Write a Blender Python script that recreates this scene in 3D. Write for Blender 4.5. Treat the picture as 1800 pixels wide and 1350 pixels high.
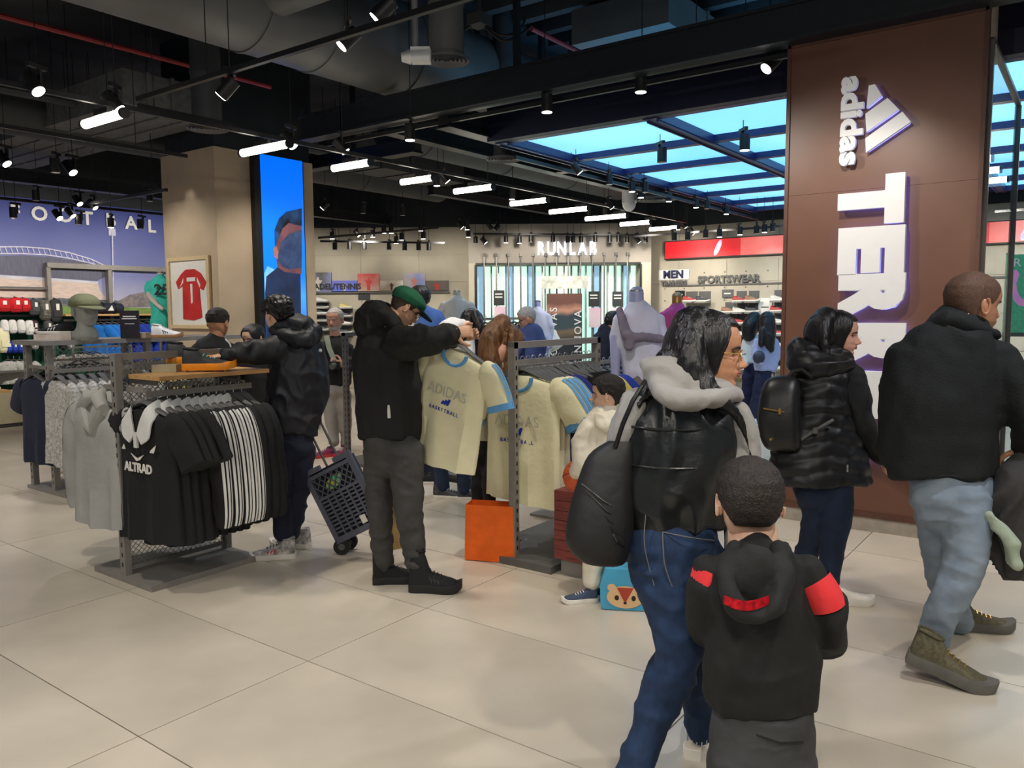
import bpy, bmesh, math, random
import numpy as np
from mathutils import Vector as V, Matrix, noise, Euler
random.seed(7)
for o in list(bpy.data.objects): bpy.data.objects.remove(o)
sc = bpy.context.scene; COL = sc.collection; S2 = bpy.data.scenes.new('workbench')
PI = math.pi
# ------------------------------------------------------------------ camera
CH = 1.59                                   # eye height of the photographer
PP = np.array([900., 675.]); VA = np.array([-1000., 560.]); VB = np.array([1940., 540.])
FPX = math.sqrt(-float(np.dot(VA-PP, VB-PP)))
def _cr(v):
    a = np.array([v[0]-PP[0], PP[1]-v[1], -FPX]); return a/np.linalg.norm(a)
_X = _cr(VB); _Y = _cr(VA); _Y = _Y-_X*np.dot(_X, _Y); _Y /= np.linalg.norm(_Y); _Z = np.cross(_X, _Y)
R3 = Matrix([list(_X), list(_Y), list(_Z)])  # world = R3 @ camera axes
cam = bpy.data.cameras.new('camera'); camo = bpy.data.objects.new('camera', cam); COL.objects.link(camo)
cam.sensor_width = 36; cam.lens = FPX/1800*36; cam.clip_end = 200
camo.matrix_world = Matrix.Translation((0, 0, CH)) @ R3.to_4x4()
sc.camera = camo
CC = V((0, 0, CH)); RT = R3 @ V((1, 0, 0)); UP = R3 @ V((0, 1, 0)); FW = R3 @ V((0, 0, -1))
# measured points of the place: a photo pixel plus a known height, wall or distance gives a world point
def ray(u, v): return R3 @ V((u-900, 675-v, -FPX))
def fl(u, v, z=0): d = ray(u, v); return CC+d*((z-CH)/d.z)
def onX(u, v, x): d = ray(u, v); return CC+d*(x/d.x)
def onY(u, v, y): d = ray(u, v); return CC+d*(y/d.y)
def at(u, v, D): return CC+ray(u, v)*(D/FPX)
def dep(p): return (V(p)-CC).dot(FW)
# ------------------------------------------------------------------ world, exposure
w = bpy.data.worlds.new('world'); sc.world = w; w.use_nodes = True
w.node_tree.nodes['Background'].inputs[0].default_value = (.75, .85, 1, 1)
w.node_tree.nodes['Background'].inputs[1].default_value = .16
sc.view_settings.view_transform = 'Standard'; sc.view_settings.look = 'None'
sc.view_settings.exposure = 0.15; sc.view_settings.gamma = 1; sc.view_settings.use_curve_mapping = False
sc.cycles.max_bounces = 5; sc.cycles.diffuse_bounces = 3; sc.cycles.glossy_bounces = 3; sc.cycles.transmission_bounces = 3; sc.cycles.transparent_max_bounces = 4
sc.cycles.caustics_reflective = False; sc.cycles.caustics_refractive = False
# ------------------------------------------------------------------ materials
def lin(c):
    return tuple((x/255/12.92 if x/255 <= .04045 else ((x/255+.055)/1.055)**2.4) for x in c)
MATS = {}
def pm(name, rgb, rough=.6, metal=0, var=.12, sc_=14, bump=0, bsc=60, emit=0, stretch=(1, 1, 1), rgb2=None, alpha=None, sheen=0, trans=0, coat=0, sample=False):
    if name in MATS: return MATS[name]
    m = bpy.data.materials.new(name); m.use_nodes = True; nt = m.node_tree; N = nt.nodes; L = nt.links
    b = N['Principled BSDF']; c = lin(rgb)
    tc = N.new('ShaderNodeTexCoord'); mp = N.new('ShaderNodeMapping'); L.new(tc.outputs['Object'], mp.inputs[0]); mp.inputs['Scale'].default_value = stretch
    nz = N.new('ShaderNodeTexNoise'); nz.inputs['Scale'].default_value = sc_; nz.inputs['Detail'].default_value = 4; L.new(mp.outputs[0], nz.inputs['Vector'])
    rp = N.new('ShaderNodeValToRGB'); L.new(nz.outputs['Fac'], rp.inputs[0])
    c2 = lin(rgb2) if rgb2 else tuple(min(1, x*(1+var)+.002*var) for x in c)
    c1 = c if rgb2 else tuple(x*(1-var) for x in c)
    rp.color_ramp.elements[0].position = .35; rp.color_ramp.elements[1].position = .65
    rp.color_ramp.elements[0].color = (*c1, 1); rp.color_ramp.elements[1].color = (*c2, 1)
    L.new(rp.outputs[0], b.inputs['Base Color'])
    b.inputs['Roughness'].default_value = rough; b.inputs['Metallic'].default_value = metal
    if coat: b.inputs['Coat Weight'].default_value = coat
    if trans: b.inputs['Transmission Weight'].default_value = trans
    if sheen: b.inputs['Sheen Weight'].default_value = sheen
    if bump:
        n2 = N.new('ShaderNodeTexNoise'); n2.inputs['Scale'].default_value = bsc; n2.inputs['Detail'].default_value = 3; L.new(mp.outputs[0], n2.inputs['Vector'])
        bp = N.new('ShaderNodeBump'); bp.inputs['Strength'].default_value = bump; bp.inputs['Distance'].default_value = .01
        L.new(n2.outputs['Fac'], bp.inputs['Height']); L.new(bp.outputs[0], b.inputs['Normal'])
    if emit:
        L.new(rp.outputs[0], b.inputs['Emission Color']); b.inputs['Emission Strength'].default_value = emit; m.cycles.emission_sampling = 'AUTO' if sample else 'NONE'
    MATS[name] = m; return m
def gradmat(name, stops, axis=2, emit=0, rough=.6, nz_amt=.05, nz_sc=2.0):
    """printed colours that run along one object axis"""
    m = bpy.data.materials.new(name); m.use_nodes = True; nt = m.node_tree; N = nt.nodes; L = nt.links; b = N['Principled BSDF']
    tc = N.new('ShaderNodeTexCoord'); sp = N.new('ShaderNodeSeparateXYZ'); L.new(tc.outputs['Object'], sp.inputs[0])
    nz = N.new('ShaderNodeTexNoise'); nz.inputs['Scale'].default_value = nz_sc; nz.inputs['Detail'].default_value = 5; L.new(tc.outputs['Object'], nz.inputs['Vector'])
    mm = N.new('ShaderNodeMath'); mm.operation = 'MULTIPLY_ADD'; L.new(nz.outputs['Fac'], mm.inputs[0]); mm.inputs[1].default_value = nz_amt; L.new(sp.outputs[axis], mm.inputs[2])
    lo, hi = stops[0][0], stops[-1][0]
    mr = N.new('ShaderNodeMapRange'); mr.inputs['From Min'].default_value = lo; mr.inputs['From Max'].default_value = hi; L.new(mm.outputs[0], mr.inputs['Value'])
    rp = N.new('ShaderNodeValToRGB'); L.new(mr.outputs[0], rp.inputs[0]); cr = rp.color_ramp
    for i, (p, c) in enumerate(stops):
        t = (p-lo)/(hi-lo)
        e = cr.elements[i] if i < 2 else cr.elements.new(t)
        e.position = t; e.color = (*lin(c), 1)
    L.new(rp.outputs[0], b.inputs['Base Color']); b.inputs['Roughness'].default_value = rough
    if emit: L.new(rp.outputs[0], b.inputs['Emission Color']); b.inputs['Emission Strength'].default_value = emit; m.cycles.emission_sampling = 'NONE'
    MATS[name] = m; return m
# ------------------------------------------------------------------ mesh builder
class B:
    def __init__(s, M=None): s.v = []; s.f = []; s.M = M
    def add(s, vs, fs):
        o = len(s.v)
        s.v += [(s.M @ V(p)) if s.M else V(p) for p in vs]; s.f += [tuple(i+o for i in f) for f in fs]; return s
    def box(s, c, d, M=None):
        x, y, z = d[0]/2, d[1]/2, d[2]/2; c = V(c)
        vs = [V((a, b, e)) for a in (-x, x) for b in (-y, y) for e in (-z, z)]
        vs = [c+(M @ p if M else p) for p in vs]
        return s.add(vs, [(0, 1, 3, 2), (4, 6, 7, 5), (0, 4, 5, 1), (2, 3, 7, 6), (0, 2, 6, 4), (1, 5, 7, 3)])
    def bx(s, a, b):
        return s.box([(p+q)/2 for p, q in zip(a, b)], [abs(p-q) for p, q in zip(a, b)])
    def bar(s, a, b, w_, h_, up=(0, 0, 1)):
        a = V(a); b = V(b); t = (b-a); l = t.length; t.normalize(); u = V(up)
        if abs(t.dot(u)) > .99: u = V((1, 0, 0))
        sd = t.cross(u).normalized(); u = sd.cross(t)
        M = Matrix((sd, t, u)).transposed()
        return s.box((a+b)/2, (w_, l, h_), M)
    def cyl(s, a, b, r, r2=None, n=16, cap=True):
        return s.tube([a, b], [r, r if r2 is None else r2], n, cap)
    def tube(s, ps, rs, n=10, cap=True, flat=None, up=None):
        """tube along points; rs radius or (ru, rv) pairs"""
        ps = [V(p) for p in ps]
        if not hasattr(rs, '__len__'): rs = [rs]*len(ps)
        rings = []; prev = None
        for i, p in enumerate(ps):
            t = (ps[min(i+1, len(ps)-1)]-ps[max(i-1, 0)])
            if t.length < 1e-9: t = V((0, 0, 1))
            t.normalize()
            if up is not None: sd = t.cross(V(up))
            elif prev is None: sd = t.cross(V((0, 0, 1)) if abs(t.z) < .9 else V((0, 1, 0)))
            else: sd = prev-t*prev.dot(t)
            if sd.length < 1e-6: sd = t.orthogonal()
            sd.normalize(); prev = sd; u = sd.cross(t)
            r = rs[i]; ra, rb = (r if hasattr(r, '__len__') else (r, r))
            rings.append([p+sd*(ra*math.cos(k*2*PI/n))+u*(rb*math.sin(k*2*PI/n)) for k in range(n)])
        return s.loft(rings, cap)
    def loft(s, rings, cap=True, close=True):
        n = len(rings[0]); vs = [p for r in rings for p in r]; fs = []
        for i in range(len(rings)-1):
            for k in range(n if close else n-1):
                k2 = (k+1) % n; fs.append((i*n+k, i*n+k2, (i+1)*n+k2, (i+1)*n+k))
        if cap and close:
            fs.append(tuple(range(n-1, -1, -1))); fs.append(tuple((len(rings)-1)*n+k for k in range(n)))
        return s.add(vs, fs)
    def ell(s, c, ax, nu=16, nv=10):
        """ellipsoid; ax = three axis vectors"""
        c = V(c); a, b, d = [V(q) for q in ax]; rings = []
        for i in range(nv+1):
            t = PI*(i+.02 if i == 0 else (i-.02 if i == nv else i))/nv
            rings.append([c+d*math.cos(t)+(a*math.cos(k*2*PI/nu)+b*math.sin(k*2*PI/nu))*math.sin(t) for k in range(nu)])
        return s.loft(rings)
    def sph(s, c, r, nu=16, nv=10):
        r = r if hasattr(r, '__len__') else (r, r, r)
        return s.ell(c, ((r[0], 0, 0), (0, r[1], 0), (0, 0, r[2])), nu, nv)
    def poly(s, pts, n, th):
        """flat polygon (3D points) extruded along -n by th"""
        n = V(n).normalized(); k = len(pts); a = [V(p) for p in pts]; b = [p-n*th for p in a]
        fs = [tuple(range(k)), tuple(range(2*k-1, k-1, -1))]+[(i, k+i, k+(i+1) % k, (i+1) % k) for i in range(k)]
        return s.add(a+b, fs)
    def mesh(s, name, smooth=False):
        me = bpy.data.meshes.new(name); me.from_pydata([tuple(p) for p in s.v], [], s.f); me.validate()
        bm = bmesh.new(); bm.from_mesh(me); bmesh.ops.recalc_face_normals(bm, faces=bm.faces); bm.to_mesh(me); bm.free()
        if smooth: shade(me)
        return me
    def build(s, name, mat, parent=None, smooth=False):
        return ob(name, s.mesh(name, smooth), mat, parent)
def shade(me, ang=.7):
    me.polygons.foreach_set('use_smooth', [True]*len(me.polygons))
    try: me.set_sharp_from_angle(angle=ang)
    except Exception: pass
ROOTLOC = {}
def ob(name, me, mat, parent=None):
    o = bpy.data.objects.new(name, me)
    if mat is not None and not len(me.materials): me.materials.append(mat)
    COL.objects.link(o)
    if parent is not None:
        o.parent = parent
        r = parent
        while r.parent: r = r.parent
        M = WM.get(r.name)
        if M is not None and parent is r: o.matrix_parent_inverse = M.inverted()
    return o
WM = {}
def tag(o, label=None, cat=None, group=None, kind=None):
    if label: o['label'] = label
    if cat: o['category'] = cat
    if group: o['group'] = group
    if kind: o['kind'] = kind
    return o
def thing(name, label, cat, group=None, loc=None):
    o = bpy.data.objects.new(name, None); o.empty_display_size = .1; COL.objects.link(o)
    if loc is not None: o.location = loc; WM[o.name] = Matrix.Translation(V(loc))
    return tag(o, label, cat, group)
def copy_tree(o, parent=None):
    c = o.copy(); COL.objects.link(c); c.parent = parent
    for ch in list(o.children): copy_tree(ch, c)
    return c
def place(proto, M, label=None, group=None, used=set()):
    """the first call moves the prototype itself, later calls copy it with its parts"""
    if proto.name in used: o = copy_tree(proto)
    else: o = proto; used.add(proto.name)
    o.matrix_world = M
    if label: o['label'] = label
    if group: o['group'] = group
    return o
def struct(o): o['kind'] = 'structure'; return o
def frame(o, xdir, ydir=None):
    """matrix with origin o, local X along xdir, Z up"""
    x = V(xdir).normalized(); z = V((0, 0, 1)); y = z.cross(x).normalized(); x = y.cross(z)
    return Matrix.Translation(V(o)) @ Matrix((x, y, z)).transposed().to_4x4()
def rotz(o, a): return Matrix.Translation(V(o)) @ Matrix.Rotation(a, 4, 'Z')
ORD = ['first', 'second', 'third', 'fourth', 'fifth', 'sixth', 'seventh', 'eighth', 'ninth', 'tenth', 'eleventh', 'twelfth', 'thirteenth', 'fourteenth', 'fifteenth', 'sixteenth', 'seventeenth', 'eighteenth', 'nineteenth', 'twentieth']
def text(name, s, size, M, mat, parent=None, ext=.01, off=0, spacing=1, align='CENTER', sx=1, res=3):
    """raised lettering; lies in the local XY plane of M"""
    c = bpy.data.curves.new(name, 'FONT'); c.body = s; c.size = size; c.extrude = ext; c.offset = off; c.space_character = spacing
    c.align_x = align; c.align_y = 'CENTER'; c.resolution_u = res
    t = bpy.data.objects.new('tmp', c); S2.collection.objects.link(t)
    S2.view_layers[0].update(); dg = S2.view_layers[0].depsgraph; me = bpy.data.meshes.new_from_object(t.evaluated_get(dg))
    bpy.data.objects.remove(t); bpy.data.curves.remove(c)
    me.transform(M @ Matrix.Diagonal((sx, 1, 1, 1))); me.name = name; me.materials.clear()
    return ob(name, me, mat, parent)
def facing(o, right, up):
    """matrix for lettering at o: local X = right, local Y = up"""
    r = V(right).normalized(); u = V(up).normalized(); n = r.cross(u)
    return Matrix.Translation(V(o)) @ Matrix((r, u, n)).transposed().to_4x4()
def cat(pts, sub=5):
    """Catmull-Rom through rows of numbers"""
    a = np.array(pts, float); out = []
    for i in range(len(a)-1):
        p0 = a[max(i-1, 0)]; p1 = a[i]; p2 = a[i+1]; p3 = a[min(i+2, len(a)-1)]
        for k in range(sub):
            t = k/sub; out.append(.5*((2*p1)+(-p0+p2)*t+(2*p0-5*p1+4*p2-p3)*t*t+(-p0+3*p1-3*p2+p3)*t**3))
    out.append(a[-1]); return out
def remesh(b, voxel, smooth=4, fac=.5):
    """one continuous skin around overlapping closed shapes"""
    me = b.mesh('tmp'); o = bpy.data.objects.new('tmp', me); S2.collection.objects.link(o)
    m = o.modifiers.new('r', 'REMESH'); m.mode = 'VOXEL'; m.voxel_size = voxel; m.use_smooth_shade = True
    if smooth: s = o.modifiers.new('s', 'SMOOTH'); s.factor = fac; s.iterations = smooth
    S2.view_layers[0].update(); dg = S2.view_layers[0].depsgraph; r = bpy.data.meshes.new_from_object(o.evaluated_get(dg))
    bpy.data.objects.remove(o); bpy.data.meshes.remove(me); r.materials.clear(); return r
_PERM = np.random.RandomState(5).rand(64, 64, 64)*2-1
def vnoise(p):
    """smooth lattice noise for many points at once, about -1..1"""
    i = np.floor(p).astype(int); f = p-i; f = f*f*f*(f*(f*6-15)+10); r = 0
    for a in (0, 1):
        for b in (0, 1):
            for c in (0, 1):
                w_ = (f[:, 0] if a else 1-f[:, 0])*(f[:, 1] if b else 1-f[:, 1])*(f[:, 2] if c else 1-f[:, 2])
                r = r+w_*_PERM[(i[:, 0]+a) % 64, (i[:, 1]+b) % 64, (i[:, 2]+c) % 64]
    return r
def wrinkle(me, amp, freq=(8, 8, 3), amp2=0, freq2=(30, 30, 30), seed=0):
    """folds pushed into the cloth along its normals"""
    n = len(me.vertices); co = np.empty(n*3); me.vertices.foreach_get('co', co); co = co.reshape(-1, 3)
    no = np.empty(n*3); me.vertices.foreach_get('normal', no); no = no.reshape(-1, 3)
    w1 = co+.06*np.stack([vnoise(co*6+3), vnoise(co*6+17), vnoise(co*6+31)], 1)
    d = amp*(1-3.0*np.abs(vnoise(w1*np.array(freq)+seed)))
    if amp2: d = d+amp2*vnoise(co*np.array(freq2)+seed*2)
    co += no*d[:, None]; me.vertices.foreach_set('co', co.ravel()); me.update()
# ================================================================== materials of the place
M_tile = pm('porcelain tile', (200, 190, 172), rough=.28, var=.10, sc_=1.6, bump=.02, bsc=30)
M_grout = pm('grout', (62, 57, 50), rough=.9)
M_dark = pm('black ceiling paint', (30, 36, 42), rough=.7, var=.2, sc_=3)
M_duct = pm('painted grey duct', (92, 92, 92), rough=.5, var=.12, sc_=2)
M_ductd = pm('dark painted duct', (58, 60, 64), rough=.55, var=.15, sc_=3)
M_slab = pm('painted concrete slab', (62, 64, 68), rough=.9, var=.35, sc_=1.2, bump=.3, bsc=8)
M_beam = pm('black steel beam', (20, 25, 32), rough=.45, var=.15)
M_black = pm('black plastic', (18, 18, 20), rough=.45)
M_beige = pm('beige column plaster', (196, 176, 150), rough=.8, var=.05, sc_=4, bump=.08, bsc=25)
M_brown = pm('brown panel', (112, 76, 60), rough=.38, var=.06, sc_=3)
M_wall = pm('beige block wall', (186, 178, 160), rough=.8, var=.05, sc_=3, bump=.04)
M_walld = pm('grey header wall', (160, 152, 142), rough=.8, var=.05, sc_=2)
M_steel = pm('grey painted steel', (138, 134, 129), rough=.45, metal=.1, var=.06)
M_steeld = pm('dark grey steel', (96, 95, 93), rough=.45, metal=.1, var=.06)
M_wire = pm('light steel wire', (170, 168, 164), rough=.35, metal=.6)
M_white = pm('white acrylic', (232, 232, 232), rough=.4, var=.03)
M_paper = pm('white paper', (236, 234, 228), rough=.8, var=.02)
M_wood = pm('oak board', (206, 164, 110), rough=.5, rgb2=(186, 142, 88), sc_=6, stretch=(1, 9, 9))
M_tube = pm('lit tube', (255, 246, 226), emit=9, var=.01, sample=True)
M_lens = pm('lit spot lens', (255, 247, 232), emit=14, var=.01)
M_lensoff = pm('dim spot lens', (210, 205, 200), rough=.3, var=.05)
M_blue = pm('blue light panel', (112, 194, 255), emit=1.2, sc_=.45, rgb2=(140, 214, 255), sample=True)
M_blueframe = pm('navy panel frame', (34, 44, 96), rough=.4, var=.1)
M_letters = pm('back-lit white letter', (226, 226, 228), emit=.12, var=.01)
M_glow = pm('letter halo strip', (120, 130, 255), emit=5, var=.01, sample=True)
# ================================================================== floor of large tiles
def build_floor():
    b = B(); b.bx((-4, -6, -.16), (16, 14.5, -.006)); f = struct(b.build('floor', M_grout))
    def tile_mesh(): 
        b = B(); g = .0028; b.bx((g, g, -.006), (.8-g, 1.6-g, 0))
        return b.mesh('tile')
    me = tile_mesh(); x0, y0 = 1.467, 2.853
    for i in range(-4, 17):
        for j in range(-4, 7):
            x, y = x0+.8*i, y0+1.6*j
            if x < -1.8 or x > 14.9 or y > 13.5: continue
            if y+1.6 < 0.15*x-3.6 : continue
            if x+y < -.9: continue
            o = ob('tile', me, M_tile, f); o.location = (x, y, 0)
    return f
floor = build_floor()
# ================================================================== ceiling slab, walls
b = B(); b.bx((-4, -6, 4.95), (16, 14.5, 5.1)); ceiling = struct(b.build('ceiling', M_slab))
XW, YW = 15.0, 13.6
WR = frame((XW, 7.75, 0), (0, -1, 0))      # local X runs along the wall to the right, local Y into the wall? (checked below)
def wall_frame(o, xdir): return frame(o, xdir)
hr = V((RT.x, RT.y, 0)).normalized(); hf = V((FW.x, FW.y, 0)).normalized()
DB = 16.6
def back(u, v, D=DB):
    """local coordinates on the diagonal back wall: along, height"""
    p = at(u, v, D); return (p-CC).dot(hr), p.z
OB = V((hf.x*DB, hf.y*DB, 0))
MB_ = frame(OB, hr)                        # X right along the wall, Y away from the camera
# left wall with the stadium print
b = B(); b.bx((-4, YW, 0), (12.6, YW+.15, 3.45)); wall_left = struct(b.build('wall_left', gradmat('printed evening sky', [(1.2, (216, 205, 206)), (1.9, (190, 190, 214)), (2.35, (128, 136, 190)), (3.45, (58, 70, 150))], nz_amt=.25)))
b = B(); b.bx((-4, YW-.02, 3.4), (12.8, YW+.15, 4.95)); struct(b.build('wall_left_upper', M_dark))
# diagonal back wall
b = B(MB_); b.bx((-6.6, 0, 0), (3.9, .15, 3.32)); wall_back = struct(b.build('wall_back', M_wall))
b = B(MB_); b.bx((-6.6, -.02, 3.32), (4.2, .15, 4.95)); struct(b.build('wall_back_upper', M_dark))
# right wall
b = B(); b.bx((XW, -6, 0), (XW+.15, 8.2, 3.25)); wall_right = struct(b.build('wall_right', M_wall))
b = B(); b.bx((XW-.02, -6, 3.25), (XW+.15, 8.6, 4.95)); struct(b.build('wall_right_upper', M_dark))
# block panels of the back and right walls
def panels():
    g = .006
    for k, (x0, x1) in enumerate([(-4.3, -3.1), (-3.1, -1.9), (-1.9, -.72), (2.45, 3.2)]):
        for z0, z1 in [(0, .9), (.9, 1.55), (1.55, 2.2), (2.2, 2.75), (2.75, 3.3)]:
            b = B(MB_); b.bx((x0+g, -.012, z0+g), (x1-g, 0, z1-g)); b.build('panel', M_wall, wall_back)
    y = 7.9
    while y > -2:
        for z0, z1 in [(0, .9), (.9, 1.5), (1.5, 2.12), (2.12, 2.55), (2.9, 3.24)]:
            b = B(); b.bx((XW-.012, y-1.0+g, z0+g), (XW, y-g, z1-g)); b.build('panel', M_wall, wall_right)
        y -= 1.0
panels()
# ================================================================== beige column with the tall screen
PY = 8.55; PX0, PX1 = 5.65, 7.12
def column():
    c = thing('column', 'beige plastered column with a tall blue screen on its face', 'column', loc=(6.4, 9.1, 0)); c['kind'] = 'structure'
    b = B(); b.bx((PX0, PY, 0), (PX1, PY+1.15, 3.56)); b.build('column_shaft', M_beige, c)
    b = B(); b.bx((PX0+.03, PY+.03, 3.56), (PX1-.03, PY+1.1, 4.95)); b.build('column_head', M_dark, c)
    b = B(); b.bx((PX0-.012, PY-.012, 0), (PX1+.012, PY+1.16, .1)); b.build('skirting', M_walld, c)
    return c
column()
def tall_screen():
    t = thing('wall_screen', 'tall screen showing a man in goggles against blue sky, on the beige column', 'screen', loc=(6.5, PY-.03, 0))
    b = B(); b.bx((6.14, PY-.085, .35), (6.9, PY-.002, 3.56)); b.build('housing', M_black, t)
    x0, x1, z1 = 6.235, 6.88, 3.545
    b = B(); b.bx((x0, PY-.092, .4), (x1, PY-.085, z1)); b.build('display', gradmat('screen blue', [(.4, (18, 36, 84)), (1.4, (40, 90, 170)), (1.85, (70, 150, 230)), (2.1, (10, 120, 250)), (3.5, (0, 110, 255))], emit=.85, nz_amt=.1, rough=.3), t)
    y = PY-.093
    def shape(nm, pts, rgb, k, e=.7, rgb2=None):
        P = [onY(u, v, y) for u, v in pts]
        B().poly([(min(max(p.x, x0), x1), y-k*.0015, max(p.z, .4)) for p in P], (0, -1, 0), .0012).build(nm, pm('screen '+nm, rgb, emit=e, rough=.3, rgb2=rgb2, sc_=6, var=.15), t)
    shape('snow', [(445, 500), (452, 480), (470, 468), (483, 474), (490, 500), (480, 530), (450, 535)], (120, 190, 240), 1)
    shape('coat', [(447, 620), (450, 515), (468, 486), (490, 468), (528, 475), (530, 640), (447, 640)], (30, 40, 66), 2, .6, (38, 52, 84))
    shape('face', [(488, 470), (483, 440), (486, 400), (500, 380), (530, 376), (530, 482), (500, 478)], (120, 76, 80), 3, .6, (92, 60, 70))
    shape('goggles', [(489, 458), (488, 448), (495, 425), (506, 412), (530, 404), (530, 470), (508, 474), (495, 468)], (36, 48, 82), 5, .6, (58, 76, 112))
    shape('beanie', [(483, 436), (482, 405), (490, 384), (503, 372), (530, 366), (530, 398), (507, 392), (496, 402), (489, 420)], (16, 18, 28), 4, .4, (42, 80, 130))
    shape('ear', [(482, 452), (480, 436), (485, 432), (489, 442), (488, 456)], (160, 104, 98), 4, .6)
tall_screen()
def framed_jersey():
    X = PX0-.004
    t = thing('framed_jersey', 'red football jersey in a pale wood frame on the beige column', 'picture', loc=(X, 9.2, 1.2))
    P = [onX(u, v, X) for u, v in [(297, 456), (369, 450), (374, 578), (308, 577)]]
    y0, y1 = P[1].y, P[0].y; z0, z1 = P[3].z, P[1].z+.01
    fw = .045
    for a, c in [((y0, z0), (y0+fw, z1)), ((y1-fw, z0), (y1, z1)), ((y0+fw, z0), (y1-fw, z0+fw)), ((y0+fw, z1-fw), (y1-fw, z1))]:
        b = B(); b.bx((X-.035, a[0], a[1]), (X, c[0], c[1])); b.build('frame_rail', pm('pale ash wood', (226, 204, 164), rough=.5, rgb2=(210, 184, 140), stretch=(9, 9, 2)), t)
    b = B(); b.bx((X-.012, y0+fw, z0+fw), (X, y1-fw, z1-fw)); b.build('backing', M_paper, t)
    q = [onX(u, v, X-.02) for u, v in [(326, 474), (341, 473), (352, 480), (362, 496), (357, 510), (350, 506), (351, 520), (355, 558), (340, 563), (322, 561), (321, 520), (321, 502), (313, 508), (309, 496), (318, 482)]]
    j = B().poly(q, (-1, 0, 0), .008).build('jersey', pm('red jersey cloth', (214, 44, 38), rough=.7, rgb2=(190, 30, 30), sc_=5), t)
    for s in ([(328, 488), (343, 487), (343, 494), (328, 495)], [(334, 499), (338, 499), (339, 532), (336, 534)], [(346, 487), (352, 500), (351, 506), (346, 494)], [(322, 488), (318, 500), (315, 506), (322, 497)]):
        B().poly([onX(u, v, X-.0225) for u, v in s], (-1, 0, 0), .002).build('jersey_print', M_paper, j)
framed_jersey()
# ================================================================== brown sign pillar, lettering, mirror
BX = 6.02; BY0, BY1 = .672, 1.93
def sign_pillar():
    c = thing('sign_pillar', 'brown panelled pillar in the aisle carrying tall back-lit white letters', 'pillar', loc=(BX+.6, 1.3, 0)); c['kind'] = 'structure'
    b = B(); b.bx((BX+.05, BY0+.02, 0), (6.4, BY1-.02, 4.95)); b.bx((6.4, BY0+.02, 3.34), (8.2, BY1-.02, 4.95)); b.build('shaft', pm('pale column paint', (206, 190, 160), rough=.8, var=.04), c)
    for z0, z1 in [(.1, 1.25), (1.2515, 2.42), (2.4215, 3.5)]:
        b = B(); b.bx((BX, BY0, z0), (BX+.05, BY1, z1)); b.build('panel', M_brown, c)
    b = B(); b.bx((BX-.004, BY0-.01, 0), (6.41, BY1+.01, .098)); b.build('plinth', pm('grey stone plinth', (168, 160, 148), rough=.6), c)
    for a, d in [((BX-.012, BY1-.02, .1), (BX+.052, BY1+.006, 3.5)), ((BX-.012, BY0-.006, .1), (BX+.052, BY0+.02, 3.5)), ((BX-.012, BY0, .1), (BX, BY1, .14)), ((BX-.012, BY0, 3.47), (BX, BY1, 3.5))]:
        b = B(); b.bx(a, d); b.build('edge_trim', pm('brown trim', (92, 60, 48), rough=.4), c)
    return c
sp_ = sign_pillar()
def mirror():
    t = thing('glass_panel', 'tall glass panel beside the brown pillar, reflecting tube lamps', 'glass panel', loc=(7.1, BY0, 0))
    b = B(); b.bx((BX+.1, BY0-.006, .1), (8.15, BY0+.006, 3.3)); b.build('pane', pm('clear glass', (235, 242, 244), rough=.0, trans=1, var=.01), t)
    for a, d in [((BX+.055, BY0-.03, .1), (BX+.1, BY0+.019, 3.3)), ((8.15, BY0-.03, .1), (8.18, BY0+.019, 3.3)), ((BX+.1, BY0-.026, 3.3), (8.15, BY0+.019, 3.33))]:
        b = B(); b.bx(a, d); b.build('frame_edge', M_steeld, t)
mirror()
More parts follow.
